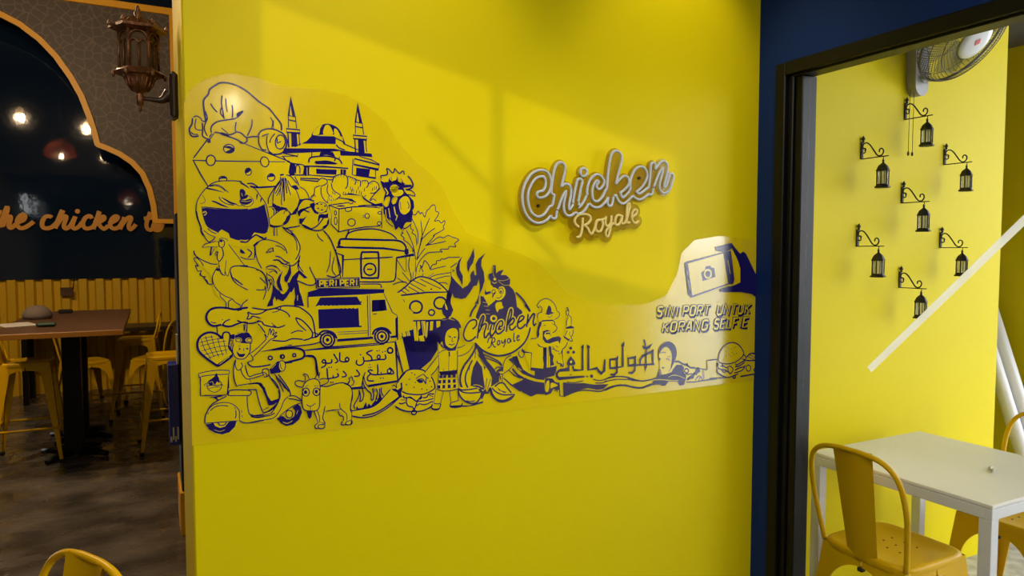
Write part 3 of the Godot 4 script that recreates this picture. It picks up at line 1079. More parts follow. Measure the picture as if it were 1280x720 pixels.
func build_hall() -> void:
	structure("wall_back", boxed(Vector3(-5.2, 1.24, -7.3), Vector3(2.2, 4.8, -7.1)), M.navy_gloss, "glossy navy back wall of the dining hall", "wall")
	structure("wall_left", boxed(Vector3(-5.2, 0, -7.3), Vector3(-5.0, 4.8, 0.0)), M.navy_board, "dark side wall of the dining hall", "wall")
	structure("wall_hall_right", boxed(Vector3(2.03, 0, -7.3), Vector3(2.2, 4.8, -0.45)), M.navy_board, "dark right wall of the dining hall", "wall")
	structure("wall_hall_front", boxed(Vector3(-5.2, 0, 0.0), Vector3(-2.7, 4.8, 0.2)), M.navy_board, "dark front wall of the dining hall", "wall")
	structure("wall_hall_beam", boxed(Vector3(-2.7, 3.12, 0.0), Vector3(0.1, 4.8, 0.2)), M.navy_board, "dark beam between hall and front room", "wall")
	structure("ceiling_hall", boxed(Vector3(-5.2, 4.8, -7.3), Vector3(2.2, 4.95, 0.2)), M.dark_ceiling, "black ceiling of the dining hall", "ceiling")
	# corrugated wainscot, one rib at a time
	var wn := struct_node("wall_wainscot", "yellow corrugated metal sheeting under the navy wall", "wall")
	var pitch := 0.162
	var cs := PackedVector2Array([Vector2(0, 0), Vector2(0, 0.012), Vector2(0.035, 0.012), Vector2(0.055, 0.055), Vector2(0.125, 0.055), Vector2(0.145, 0.012), Vector2(pitch, 0.012), Vector2(pitch, 0)])
	for i in 32:
		var st := mb()
		prism(st, cs, 1.24, Transform3D(Basis(Vector3(1, 0, 0), Vector3(0, 0, 1), Vector3(0, -1, 0)), Vector3(-3.2 + i * pitch, 1.24, -7.16)))
		obj("corrugated_rib", st, M.corrugated, wn)
	# arch panel in front of the back wall
	var ap := thing("arch_panel", "dark patterned arch screen edged in yellow before the navy wall", "screen", Vector3(0, 0, -6.6))
	var cur := smooth_pts(arch_pts(), 1)
	var axis := -2.3
	var curve := []
	for p in cur:
		curve.append(p)
	var full := []
	for p in curve:
		full.append(Vector2(2 * axis - p.x, p.y))
	full.reverse()
	full = full + [Vector2(axis, 4.0)] + curve
	var face := PackedVector2Array()
	face.append(Vector2(2 * axis - 0.245, 1.855))
	for p in full:
		face.append(p)
	face.append(Vector2(0.245, 1.855))
	face.append(Vector2(0.245, 4.06))
	face.append(Vector2(2 * axis - 0.245, 4.06))
	var ps := mb()
	prism(ps, face, 0.1)
	obj("patterned_board", ps, M.pattern, ap)
	var path := []
	for p in full:
		path.append(Vector2(p.x, p.y))
	for q in Geometry2D.offset_polyline(PackedVector2Array(path), 0.027, Geometry2D.JOIN_ROUND, Geometry2D.END_BUTT):
		if not Geometry2D.is_polygon_clockwise(q):
			var ts := mb()
			prism(ts, q, 0.03, Transform3D(Basis(), Vector3(0, 0, 0.1)))
			obj("arch_trim", ts, M.yellow_trim, ap)
	for s in [0, 1]:
		var x: float = 0.225 if s == 0 else 2 * axis - 0.265
		obj("side_trim", boxed(Vector3(x, 1.83, 0.1), Vector3(x + 0.04, 4.06, 0.13), 0.004), M.yellow_trim, ap)
		var x2: float = 0.016 if s == 0 else 2 * axis - 0.225
		obj("bottom_trim", boxed(Vector3(x2, 1.835, 0.1), Vector3(x2 + 0.209, 1.885, 0.129), 0.004), M.yellow_trim, ap)
	obj("top_trim", boxed(Vector3(2 * axis - 0.265, 4.03, 0.1), Vector3(0.265, 4.10, 0.128), 0.004), M.yellow_trim, ap)
	# gold script lettering on the navy wall
	var gs := thing("wall_lettering", "gold script letters reading the chicken to on the navy wall", "sign", Vector3(0, 0, -7.1))
	var step := 0.0
	for s in GOLD:
		step += 0.0006
		var pts := smooth_pts(vec2s(s, 0.0005), 4)
		var st := mb()
		for q in Geometry2D.offset_polyline(PackedVector2Array(pts), 0.021, Geometry2D.JOIN_ROUND, Geometry2D.END_ROUND):
			if not Geometry2D.is_polygon_clockwise(q):
				prism(st, q, 0.03 + step, Transform3D(Basis(), Vector3(0, 0, 0.01)))
		obj("letter_stroke", st, M.gold_letter, gs)
	var dc: Vector2 = vec2s(GOLD_DOT, 0.0005)[0]
	obj("letter_dot", lathed([Vector2(0, 0.01), Vector2(0.025, 0.01), Vector2(0.025, 0.04), Vector2(0, 0.04)], 14, false, Transform3D(Basis(Vector3.RIGHT, PI / 2), Vector3(dc.x, dc.y, 0))), M.gold_letter, gs)
	# high table
	var t := thing("high_table", "long wooden bar-height table on a black pedestal in the hall", "table", Vector3(-0.555, 0, -4.4))
	obj("table_top", boxed(Vector3(-0.375, 0.985, -0.96), Vector3(0.375, 1.02, 0.92), 0.003), M.wood, t)
	obj("edge_band", boxed(Vector3(-0.375, 0.984, 0.921), Vector3(0.375, 1.019, 0.929), 0.002), M.wood_edge, t)
	for z in [0.10, -0.45]:
		obj("pedestal", boxed(Vector3(-0.06, 0.03, z - 0.06), Vector3(0.06, 0.985, z + 0.06), 0.004), M.black_metal, t)
		for a in [0.0, PI / 2, PI, -PI / 2]:
			var dv := Vector3(cos(a + 0.6), 0, sin(a + 0.6))
			obj("foot", tubed([Vector3(0, 0.035, z) + dv * 0.04, Vector3(0, 0.03, z) + dv * 0.2, Vector3(0, 0.022, z) + dv * 0.27], [0.032, 0.026, 0.02], 8), M.black_metal, t)
	# things on it
	var bag := thing("cloth_pouch", "crumpled grey cloth pouch on the high table", "pouch", Vector3(-0.80, 1.021, -4.62), 0.4)
	obj("pouch_body", lathed([Vector2(0, 0), Vector2(0.09, 0.0), Vector2(0.105, 0.03), Vector2(0.08, 0.075), Vector2(0.04, 0.10), Vector2(0, 0.105)], 14), M.grey_cloth, bag)
	var gc := thing("green_case", "flat dark green case on the high table", "case", Vector3(-0.665, 1.021, -3.92), 0.1)
	obj("case_body", boxed(Vector3(-0.06, 0, -0.035), Vector3(0.06, 0.028, 0.035), 0.012), M.green_card, gc)
	var bk := thing("black_gadget", "small black gadget behind the grey pouch", "gadget", Vector3(-0.66, 1.021, -5.1), 0.2)
	obj("gadget_body", boxed(Vector3(-0.05, 0, -0.03), Vector3(0.05, 0.03, 0.03), 0.006), M.black_rubber, bk)
	var mg := thing("magazine", "open pale magazine at the high table's end", "magazine", Vector3(-0.86, 1.021, -4.1), 0.35)
	obj("page", boxed(Vector3(-0.10, 0, -0.14), Vector3(0.0, 0.006, 0.14), 0.002), M.paper, mg)
	obj("page", boxed(Vector3(0.001, 0, -0.14), Vector3(0.10, 0.008, 0.14), 0.002), M.paper, mg)
	bar_stool("yellow metal bar stool on the magazine side of the high table", Vector3(-0.83, 0, -4.32), 0.0)
	bar_stool("yellow metal bar stool near the navy cabinet, right of the high table", Vector3(0.10, 0, -4.24), PI + 0.05)
	bar_stool("yellow metal bar stool tucked half under the high table", Vector3(-0.13, 0, -5.5), PI - 0.1)
	metal_chair("metal_chair", "yellow metal chair in the gloom right behind the tucked stool", Vector3(0.02, 0, -6.25), 2.6, M.yellow_metal)
	metal_chair("metal_chair", "yellow metal chair by the corrugated wall behind the pedestal", Vector3(-0.62, 0, -6.3), 0.4, M.yellow_metal)
	var lt := thing("low_table", "low dark wooden table by the corrugated wall", "table", Vector3(-0.3, 0, -6.72))
	obj("table_top", boxed(Vector3(-0.9, 0.70, -0.26), Vector3(0.75, 0.74, 0.26), 0.004), M.dark_brown, lt)
	for s in [[-0.85, -0.2], [0.7, -0.2], [-0.85, 0.2], [0.7, 0.2]]:
		obj("leg", boxed(Vector3(s[0] - 0.025, 0, s[1] - 0.025), Vector3(s[0] + 0.025, 0.70, s[1] + 0.025), 0.003), M.black_metal, lt)
	# cabinet behind the feature wall
	var cb := thing("navy_cabinet", "slim navy cabinet on a yellow plinth behind the feature wall", "cabinet", Vector3(0.105, 0, -2.45))
	obj("plinth", boxed(Vector3(0.0, 0, -0.2), Vector3(0.9, 0.24, 0.2), 0.004), M.yellow_trim, cb)
	obj("body", boxed(Vector3(0.012, 0.24, -0.19), Vector3(0.9, 1.75, 0.19), 0.004), M.navy_board, cb)
	var card := thing("blue_carton", "bright blue printed carton fixed to the navy cabinet's side", "carton", Vector3(0.075, 0.50, -2.30))
	obj("carton_body", boxed(Vector3(-0.012, 0.0, -0.10), Vector3(0.04, 0.44, 0.04), 0.004), M.blue_card, card)
	obj("paper_flap", boxed(Vector3(0.03, 0.44, 0.0), Vector3(0.038, 0.60, 0.05), 0.001), M.paper, card)
	for i in 4:
		obj("print_mark", boxed(Vector3(-0.008 + i * 0.011, 0.02 + 0.012 * (i % 2), 0.0401), Vector3(0.0 + i * 0.011, 0.05 + 0.05 * (i % 2), 0.0406)), M.paper, card)
	var tg := thing("hanging_tag", "small brown tag hanging on the corrugated wall", "tag", Vector3(-0.81, 1.06, -7.06))
	obj("tag_body", boxed(Vector3(-0.075, 0, 0), Vector3(0.045, 0.09, 0.008), 0.002), M.wood, tg)
	obj("tag_cord", tubed([Vector3(0.04, 0.05, 0.006), Vector3(0.055, 0.18, 0.006)], 0.006, 6), M.black_rubber, tg)
	sconce()

func build_front_chair() -> void:
	metal_chair("metal_chair", "yellow metal chair whose curved back top pokes up beside the feature wall", Vector3(-0.36, 0, 0.175), PI + 0.55, M.yellow_metal)

func fill_panel() -> void:  # unseen panel added to brighten the feature wall
	var at := Vector3(0.5, 2.999, 2.3)
	var t := thing("added_fill_light", "added fill light panel on the unseen ceiling of the front room", "ceiling light", at)
	obj("tray", boxed(Vector3(-0.62, -0.02, -0.17), Vector3(0.62, 0.0, 0.17), 0.004), M.fan_white, t)
	var df := mat(Color(1, 0.98, 0.94), 0.5)
	df.emission_enabled = true
	df.emission = Color(1, 0.97, 0.90)
	df.emission_energy_multiplier = 1.0
	obj("diffuser", boxed(Vector3(-0.6, -0.024, -0.15), Vector3(0.6, -0.021, 0.15)), df, t)
	var a := AreaLight3D.new()
	a.name = "light"
	a.area_size = Vector2(1.2, 0.3)
	a.light_color = Color(1, 0.97, 0.90)
	a.light_energy = PANEL_E
	a.area_range = 15.0
	a.area_attenuation = 2.0
	a.shadow_enabled = true
	t.add_child(a)
	a.position = Vector3(0, -0.03, 0)
	a.rotation.x = -PI / 2

func build_lamps() -> void:
	fill_panel()
	downlight("recessed warm downlight over the mural's ham drawing", Vector3(0.60, 2.999, 0.26), DL_E, Vector3(0.62, 0.5, 0.12), 38.0)
	downlight("recessed warm downlight over the neon sign", Vector3(1.58, 2.999, 0.26), DL_E, Vector3(1.58, 0.5, 0.12), 38.0)
	pendant("bare-bulb pendant lamp deep in the dining hall, far left", Vector3(-1.72, 3.64, -3.1), 4.8, HALL_E, false)
	pendant("bare-bulb pendant lamp in the dining hall, second row", Vector3(-0.89, 3.62, -2.6), 4.8, HALL_E, false)
	pendant("bare-bulb pendant lamp nearest the feature wall", Vector3(-0.73, 3.32, -1.1), 4.8, NEAR_E, false)
	pendant("rattan-shaded pendant lamp in the dining hall", Vector3(-1.22, 3.11, -3.1), 4.8, HALL_E, true)
	pendant("rattan-shaded pendant lamp at the front room ceiling", Vector3(-0.40, 2.62, 0.4), 3.0, NEAR_E, true)
	pendant("bare-bulb pendant lamp in the front room, out by the shopfront", Vector3(0.58, 2.76, 3.9), 3.0, ROOM_E, false)

const DEBUG := false
const PANEL_E := 6.0
const SKY_E := 7.3
const EXPO := 0.97
const SUN_E := 0.27
const DL_E := 0.76
const HALL_E := 3.6
const ROOM_E := 0.12
const NEAR_E := 0.12

# ---- outlines on the wall plane, in half millimetres
const ART := [
["cheese_wedge_drawing",1,[
[2,0,0,[189,3541,280,3676,424,3640,649,3560,649,3520,663,3424,260,3408]],
[0,30,1,[280,3676,236,3612,193,3549]],
[1,31,1,[189,3540,235,3540,437,3548,626,3557]],
[1,32,1,[424,3638,649,3558,657,3520]],
[1,36,1,[193,3538,223,3475,257,3414]],
[0,28,1,[381,3608,378,3597,368,3588,355,3585,343,3587,334,3594,331,3605,334,3615,344,3624,356,3628,369,3626,378,3618,381,3608,378,3597]],
[3,0,1,[332,3611,358,3620,381,3606,364,3588,337,3588,365,3605]],
[2,0,2,[292,3545,288,3530,277,3520,265,3519,255,3528,251,3542,255,3557,266,3567,278,3568,289,3559]],
[0,31,3,[292,3545,289,3532,281,3522,271,3518,261,3521,253,3530,251,3542,254,3555,262,3565,272,3569,282,3566,290,3557,292,3545,289,3532]],
[2,0,2,[544,3558,544,3543,537,3531,525,3526,514,3531,506,3544,506,3559,513,3571,524,3576,536,3571]],
[0,29,3,[544,3558,545,3545,540,3534,532,3527,521,3527,512,3533,506,3544,505,3557,510,3568,518,3575,529,3575,538,3569,544,3558,545,3545]],
[0,26,1,[460,3498,458,3489,452,3482,445,3479,438,3481,432,3488,430,3497,433,3506,438,3513,446,3515,453,3513,458,3507,460,3498,458,3489]],
[3,0,1,[431,3499,446,3515,458,3506,439,3489]],
[0,26,1,[574,3475,571,3465,564,3458,555,3455,546,3457,539,3463,537,3473,540,3482,547,3490,556,3493,565,3491,571,3484,574,3475,571,3465]],
[3,0,1,[539,3474,556,3493,572,3480,552,3475]],
[0,25,1,[344,3454,341,3446,334,3440,325,3437,316,3439,309,3444,307,3452,309,3460,316,3466,326,3468,335,3467,342,3461,344,3454,341,3446]],
[3,0,1,[307,3452,326,3468,346,3456,325,3457]],
[1,46,1,[449,3425,486,3419,555,3426,601,3433]]]],
["cured_ham_drawing",2,[
[3,0,0,[244,3828,270,3887,324,3929,371,3928,443,3905,546,3829,606,3748,609,3708,499,3676,439,3664,420,3640,280,3680,265,3652,237,3657,253,3734]],
[0,42,1,[253,3734,247,3779,245,3832,266,3864,274,3889,299,3911,324,3927,364,3929,407,3918,451,3894,502,3852,550,3822,584,3781,608,3748,610,3715]],
[0,33,1,[239,3732,253,3734,260,3750,251,3783]],
[0,30,1,[260,3746,245,3703,252,3674,259,3663]],
[0,33,1,[237,3725,238,3688,237,3661,258,3648,269,3645]],
[0,28,1,[198,3748,212,3755,229,3747,238,3732]],
[0,38,1,[194,3744,190,3714,179,3691,182,3665,195,3654,220,3660]],
[0,25,1,[210,3742,204,3715,207,3693,224,3687,234,3689]],
[0,27,1,[186,3676,196,3666,217,3667]],
[2,0,1,[257,3640,272,3645,273,3630,258,3627]],
[1,31,1,[269,3645,291,3680]],
[0,36,1,[277,3679,275,3698,284,3718,306,3735,338,3745,382,3756,404,3770,427,3799]],
[3,0,1,[397,3785,427,3801,412,3782,397,3765]],
[0,37,1,[291,3683,316,3680,344,3673,373,3679,395,3691,417,3686,439,3668,469,3674,499,3676]],
[0,34,1,[439,3668,442,3649,420,3636,405,3643]],
[0,40,1,[319,3677,366,3663,398,3652,424,3638]],
[0,25,1,[323,3706,341,3692,355,3678]],
[3,0,1,[319,3685,344,3681,359,3672,341,3670]],
[0,33,1,[276,3821,290,3798,307,3781]],
[0,33,1,[330,3866,326,3824,332,3787,335,3753]],
[0,28,1,[346,3853,348,3811,352,3785]],
[0,31,1,[375,3823,377,3791,375,3761]],
[0,31,1,[325,3805,321,3778,340,3753]],
[0,31,1,[393,3742,388,3715,389,3692]],
[0,34,1,[468,3761,466,3729,454,3697,443,3676]],
[0,29,1,[557,3779,568,3752,560,3716]],
[0,29,1,[572,3765,571,3721]],
[0,38,1,[495,3680,510,3705,545,3719,583,3716,621,3697,636,3663,627,3622,604,3597,565,3591]],
[0,34,1,[499,3680,498,3645,512,3615,535,3610]],
[0,29,1,[540,3687,536,3648,546,3609,565,3594]],
[0,29,1,[514,3678,529,3687,548,3694]],
[0,29,1,[628,3655,622,3638,612,3625,599,3621,587,3626,580,3639,579,3657,584,3675,594,3688,607,3692,619,3687,626,3674,628,3655,622,3638]],
[0,26,1,[578,3698,559,3673,551,3649]],
[0,26,1,[589,3675,589,3651,608,3661]],
[2,0,1,[535,3608,569,3591,588,3588,557,3586]]]],
["mosque_drawing",1,[
[2,0,1,[659,3897,642,3793,683,3788]],
[2,0,2,[657,3849,652,3797,665,3795]],
[1,32,1,[646,3793,645,3733]],
[1,32,1,[681,3792,686,3732]],
[1,47,1,[646,3773,682,3768]],
[1,35,1,[635,3727,702,3726,702,3708,635,3709,635,3727]],
[2,0,1,[639,3706,645,3705,649,3634,641,3629]],
[2,0,1,[658,3706,686,3705,690,3641,659,3635]],
[1,32,1,[697,3708,701,3645]],
[2,0,1,[1008,3897,990,3788,1034,3783]],
[2,0,2,[1006,3847,1000,3793,1015,3790]],
[1,33,1,[994,3788,994,3726]],
[1,34,1,[1032,3787,1039,3725]],
[1,49,1,[994,3767,1034,3762]],
[1,37,1,[982,3719,1056,3718,1055,3699,982,3701,982,3719]],
[2,0,1,[987,3698,993,3697,998,3622,990,3617]],
[2,0,1,[1008,3698,1038,3696,1044,3629,1009,3623]],
[1,34,1,[1050,3699,1055,3634]],
[3,0,1,[763,3698,774,3727,800,3753,840,3769,877,3764,906,3745,926,3706,914,3709,881,3715,823,3711]],
[2,0,1,[763,3700,889,3706,887,3666,710,3656,738,3672]],
[3,0,2,[768,3706,779,3733,804,3754,818,3759,806,3740,799,3709]],
[3,0,2,[823,3712,832,3756,853,3762,869,3738,871,3716]],
[3,0,2,[882,3705,881,3746,899,3737,914,3701,897,3701]],
[1,36,1,[881,3700,926,3681,934,3665]],
[0,36,1,[890,3662,905,3647,938,3636]],
[1,30,1,[926,3703,936,3668,980,3652,1014,3641]],
[1,35,1,[706,3655,675,3636]],
[2,0,1,[620,3626,880,3641,938,3632,1082,3627,1086,3608,1013,3610,912,3606,909,3630,616,3598]],
[1,35,1,[616,3600,690,3588,690,3600]],
[1,29,1,[608,3583,686,3590]],
[0,32,1,[615,3584,646,3555,721,3546]],
[1,33,1,[762,3621,761,3589]],
[1,33,1,[906,3601,904,3583]],
[3,0,1,[802,3599,818,3629,855,3629,879,3600,838,3606]],
[0,39,1,[745,3559,753,3584,797,3595,854,3598,904,3585,920,3561]],
[0,30,1,[773,3561,838,3573,895,3561]],
[0,33,1,[867,3624,883,3592,880,3575]],
[2,0,1,[777,3569,830,3576,887,3567,887,3557,781,3553]],
[1,48,1,[717,3540,821,3543,953,3540]],
[2,0,1,[720,3538,748,3537,746,3491,720,3489]],
[2,0,1,[782,3529,891,3530,888,3503,784,3503]],
[2,0,1,[911,3534,941,3533,940,3508,911,3511]],
[1,21,2,[736,3533,736,3492]],
[1,17,2,[924,3532,924,3510]],
[1,36,1,[700,3468,787,3464,832,3473,869,3476]],
[1,36,1,[746,3495,869,3491,903,3502]],
[1,48,1,[700,3476,796,3477]],
[2,0,1,[650,3550,676,3549,677,3523,672,3491,653,3486,641,3502]],
[1,35,1,[645,3490,716,3493,724,3534]],
[0,29,1,[678,3499,679,3532,689,3544,699,3529,699,3500]],
[2,0,1,[996,3547,1073,3542,1065,3502,995,3507]],
[1,43,1,[988,3594,1125,3568,1118,3542,983,3563,988,3594]],
[1,34,1,[979,3593,974,3506]],
[1,34,1,[1103,3537,1103,3495,978,3506]],
[1,31,1,[1013,3608,1082,3593,1125,3572]]]],
["racing_helmet_drawing",3,[
[2,0,0,[251,3412,290,3439,355,3448,406,3446,458,3421,520,3352,536,3269,537,3222,498,3158,452,3118,378,3118,295,3164,238,3171,202,3262,207,3342]],
[0,22,1,[249,3409,222,3373,205,3338,199,3300,203,3262,218,3217,225,3202]],
[0,33,1,[201,3293,207,3255,222,3209]],
[0,22,1,[218,3209,221,3186,231,3171]],
[0,28,1,[249,3407,276,3431,312,3444,352,3447,384,3448,414,3446]],
[0,26,1,[399,3448,421,3435,443,3418]],
[3,0,1,[254,3409,289,3402,332,3387,289,3395,250,3402]],
[0,22,1,[263,3417,286,3425,315,3419,340,3397,350,3389]],
[0,20,1,[263,3415,290,3420,318,3411,336,3393]],
[3,0,1,[269,3342,285,3345,324,3327,352,3312,316,3321,288,3335]],
[3,0,1,[314,3363,332,3358,360,3343,391,3331,360,3332,335,3348]],
[0,23,1,[305,3367,313,3350,338,3333,375,3326]],
[0,14,1,[229,3372,241,3351,238,3336,219,3329]],
[0,25,1,[222,3312,245,3313,280,3310,323,3307,367,3305,411,3306,441,3310]],
[2,0,1,[224,3307,245,3310,288,3306,367,3303,441,3307,486,3318,520,3336,527,3301,536,3257,539,3226,531,3194,521,3186,502,3185,468,3191,457,3173,445,3157,415,3147,378,3153,350,3164,303,3183,267,3202,243,3221,230,3255]],
[0,34,1,[438,3436,461,3439,479,3430,494,3418]],
[0,23,1,[453,3421,475,3414,497,3383,519,3352,530,3325,540,3269,544,3230]],
[3,0,1,[482,3382,490,3389,487,3371,483,3355,481,3363]],
[3,0,1,[502,3365,508,3364,506,3352,499,3344]],
[0,23,1,[405,3438,427,3427,449,3413]],
[0,14,2,[223,3293,233,3248,250,3213,296,3187]],
[0,20,2,[238,3294,246,3286,242,3276,234,3274]],
[2,0,2,[238,3288,237,3285,235,3283,232,3283,230,3285,230,3288,231,3290,233,3292,235,3292,237,3291]],
[3,0,1,[403,3403,419,3408,430,3392,426,3377,441,3381,437,3365,418,3357,404,3360]],
[0,17,1,[426,3384,459,3366,466,3343,447,3322,425,3322,407,3333]],
[0,17,1,[381,3336,395,3325,418,3326,432,3320]],
[3,0,1,[403,3356,426,3353,455,3362,459,3346,432,3330,403,3337]],
[0,12,2,[407,3349,433,3346,455,3352]],
[0,16,2,[411,3388,415,3372]],
[0,40,1,[399,3144,429,3142,448,3158,467,3174,480,3178,497,3167,516,3159,527,3167]],
[0,20,2,[399,3152,433,3150]],
[0,25,2,[475,3188,490,3180,520,3171,531,3181]],
[0,38,1,[480,3178,512,3164]],
[2,0,1,[460,3127,479,3143,489,3147,473,3123,466,3117]],
[2,0,1,[399,3109,413,3099,424,3085,409,3083,398,3091]],
[0,29,1,[432,3107,454,3087,435,3062]],
[0,23,1,[398,3068,427,3056,468,3055]],
[0,29,1,[469,3115,469,3087,467,3059]],
[0,23,1,[397,3048,419,3024]],
[0,25,1,[218,3206,231,3176,252,3143,274,3153,285,3169]],
[0,23,1,[250,3209,267,3192,292,3182]],
[0,20,1,[232,3199,260,3176,281,3169]]]],
["standing_chicken_drawing",4,[
[2,0,0,[295,3161,301,3192,314,3204,332,3194,346,3185,353,3161,391,3064,420,3020,450,3008,464,2936,432,2858,357,2817,279,2878,265,2933,259,2979,197,3042,184,3095,218,3061,282,3029,294,3111,223,3114,263,3138]],
[0,17,1,[223,3114,255,3118,284,3116,294,3118]],
[0,20,1,[223,3116,238,3132,263,3138,288,3146]],
[0,17,1,[299,3153,313,3161,335,3157,342,3146]],
[0,23,1,[326,3134,324,3124,319,3117,312,3115,305,3117,301,3124,299,3134,301,3144,306,3151,313,3153,320,3151,325,3144,326,3134,324,3124]],
[2,0,1,[318,3146,316,3142,311,3140,306,3142,305,3146,307,3149,311,3151,316,3150]],
[0,17,1,[291,3146,300,3134,298,3118]],
[0,26,1,[312,3115,319,3091,317,3068,300,3045,291,3060,292,3080,296,3095]],
[2,0,1,[262,3116,269,3116,263,3076,255,3072]],
[0,20,1,[261,3074,278,3107]],
[0,20,1,[279,3078,290,3095,292,3082,283,3074]],
[0,17,1,[298,3045,298,3018,311,2986,324,2974,324,2994]],
[0,17,1,[333,3052,328,3017,326,2994,338,2970,344,2994]],
[0,20,1,[301,3025,299,3006,308,2982,320,2976]],
[0,28,1,[186,3099,189,3080,208,3061,236,3045,264,3033,293,3031]],
[0,22,1,[184,3095,198,3068,222,3053]],
[0,22,1,[183,3061,197,3063,215,3045,228,3022]],
[0,20,1,[183,3059,192,3042,204,3022,191,3026,201,2999,217,2999,210,2980,227,2970]],
[0,20,1,[213,2988,220,2972,238,2968,227,2970,239,2945,248,2941]],
[0,25,1,[292,3018,276,2991,266,2964,267,2933]],
[2,0,1,[281,3002,296,3014,299,2994,288,2998]],
[0,29,1,[435,3022,391,3022,365,3019,350,3005,353,2978,360,2958,371,2938]],
[2,0,1,[350,3005,355,2978,367,2942,382,2932,364,2954]],
[0,20,1,[345,3130,366,3099,388,3068,406,3040,420,3022]],
[0,25,1,[225,2966,241,2950,244,2936,267,2930]],
[0,23,1,[267,2973,268,2949,276,2922,297,2892,325,2870,354,2857,372,2837,394,2824]],
[0,26,1,[353,2971,367,2943,396,2919,433,2898]],
[2,0,1,[353,2971,374,2947,404,2923,411,2925,378,2955]],
[0,20,1,[299,2886,304,2867,325,2842,326,2811]],
[0,23,1,[339,2811,339,2842,356,2853]],
[0,23,1,[401,2812,405,2828,432,2851]],
[1,23,1,[394,2824,396,2810]],
[0,26,1,[397,3020,438,3016,471,3008,497,2992,516,2967,523,2927]],
[0,26,1,[470,3127,473,3083,483,3043,501,3007]],
[0,23,1,[477,3127,496,3149,527,3155,565,3147,600,3131,619,3111,628,3083]],
[0,20,1,[522,3087,541,3107,557,3113]],
[1,41,1,[557,3115,558,3095]],
[0,21,1,[534,3095,564,3095]],
[0,23,1,[522,3087,549,3091]],
[0,27,1,[568,3071,595,3063,618,3042,641,3034]],
[0,27,1,[556,3049,583,3051,602,3035,633,3022,641,3026]],
[0,21,1,[524,3015,548,3023,574,3015,593,2990]],
[0,18,1,[528,3011,520,2999]],
[0,21,1,[569,3125,595,3119,618,3099]],
[0,18,1,[535,2983,559,2995,578,2978]],
[0,21,1,[531,2975,554,2959,561,2926]],
[0,21,1,[539,2955,540,2927]],
[0,18,1,[524,2991,527,2959,546,2927]],
[2,0,1,[486,2964,497,2960,515,2939,519,2927,508,2939]],
[0,21,1,[521,3012,548,3021,574,3011]],
[0,21,1,[530,3003,560,3002,578,2984]],
[0,21,1,[525,2980,551,2961,563,2919,572,2901,585,2893]],
[0,23,1,[537,2947,541,2920,528,2888]],
[0,23,1,[515,2920,519,2888,505,2847]],
[0,20,1,[516,2975,520,2948,528,2906]],
[0,23,1,[473,3001,499,2994,516,2971,528,2934,526,2902]],
[0,23,1,[471,2899,510,2898,515,2911]],
[0,21,1,[529,2943,544,2952,550,2938,537,2911]]]],
["garlic_bulb_drawing",3,[
[3,0,0,[602,3484,622,3489,668,3459,691,3412,694,3368,690,3335,650,3290,580,3300,558,3347,570,3403]],
[2,0,1,[558,3347,580,3332,603,3325,627,3321,653,3290,682,3327,694,3368,702,3368,714,3368,686,3327,677,3290,649,3282,603,3309,580,3300,557,3323]],
[0,26,1,[602,3480,598,3452,574,3415,564,3383,561,3347]],
[0,24,1,[637,3462,652,3434,679,3411,694,3368]],
[2,0,1,[597,3492,618,3495,618,3487,602,3482]],
[0,26,1,[608,3473,601,3424,581,3380]],
[0,26,1,[614,3477,611,3425,604,3357,605,3333]],
[0,26,1,[617,3473,616,3405,617,3353]],
[0,26,1,[623,3477,628,3421,632,3394]],
[0,26,1,[627,3473,642,3414,651,3386]],
[0,26,1,[610,3465,590,3420,574,3391]],
[0,21,2,[577,3376,573,3348]],
[0,21,2,[589,3372,588,3332]],
[0,21,2,[598,3364,599,3324]],
[0,21,2,[631,3357,634,3321]],
[0,21,2,[663,3367,662,3326]],
[0,21,2,[678,3367,674,3347]],
[0,21,2,[647,3346,654,3302]],
[2,0,1,[615,3453,621,3453,621,3357,615,3349]],
[2,0,1,[601,3436,605,3437,599,3388,593,3380]],
[2,0,1,[627,3445,632,3430,634,3394,628,3397]],
[0,26,1,[629,3490,653,3483,683,3448]],
[0,26,1,[672,3484,684,3460,693,3436]],
[2,0,1,[652,3434,679,3440,695,3418,679,3415]],
[0,24,1,[695,3432,723,3417,740,3389,744,3369]],
[0,29,1,[601,3463,566,3413,542,3369,538,3337]]]],
["garlic_cloves_drawing",4,[
[3,0,0,[537,3321,553,3323,572,3314,575,3290,614,3311,641,3304,645,3276,629,3243,590,3226,551,3226,544,3262]],
[0,23,1,[539,3321,560,3324,574,3310,575,3290,560,3278,546,3262]],
[2,0,1,[553,3321,568,3314,568,3290,562,3282,564,3302]],
[0,24,1,[575,3290,599,3307,622,3311,643,3296,645,3272,629,3243,597,3227,551,3226]],
[2,0,1,[643,3288,645,3268,625,3239,605,3235,621,3255,629,3275]],
[3,0,1,[547,3234,570,3226,605,3227,578,3218,547,3220]],
[0,21,1,[614,3287,620,3303,630,3303]],
[1,38,1,[566,3222,564,3174]],
[0,23,1,[578,3214,579,3174]],
[0,29,1,[605,3223,628,3199,663,3175]],
[0,29,1,[620,3207,644,3219,675,3222]],
[0,18,1,[632,3207,663,3199]]]],
["garlic_head_drawing",5,[
[3,0,0,[685,3311,694,3347,722,3368,778,3362,835,3339,858,3290,841,3240,776,3211,712,3230,689,3270]],
[0,39,1,[681,3302,690,3335,714,3364,742,3367,770,3358]],
[3,0,1,[685,3303,713,3320,745,3324,721,3312,701,3295,691,3278]],
[0,36,1,[691,3278,701,3303,733,3324,761,3329]],
[2,0,1,[692,3266,712,3267,732,3281,720,3263,704,3238,692,3238]],
[2,0,1,[745,3341,770,3354,777,3329,793,3289,769,3296,757,3317]],
[2,0,2,[837,3317,825,3302,806,3297,785,3303,772,3317,771,3335,782,3350,802,3355,822,3350,836,3335]],
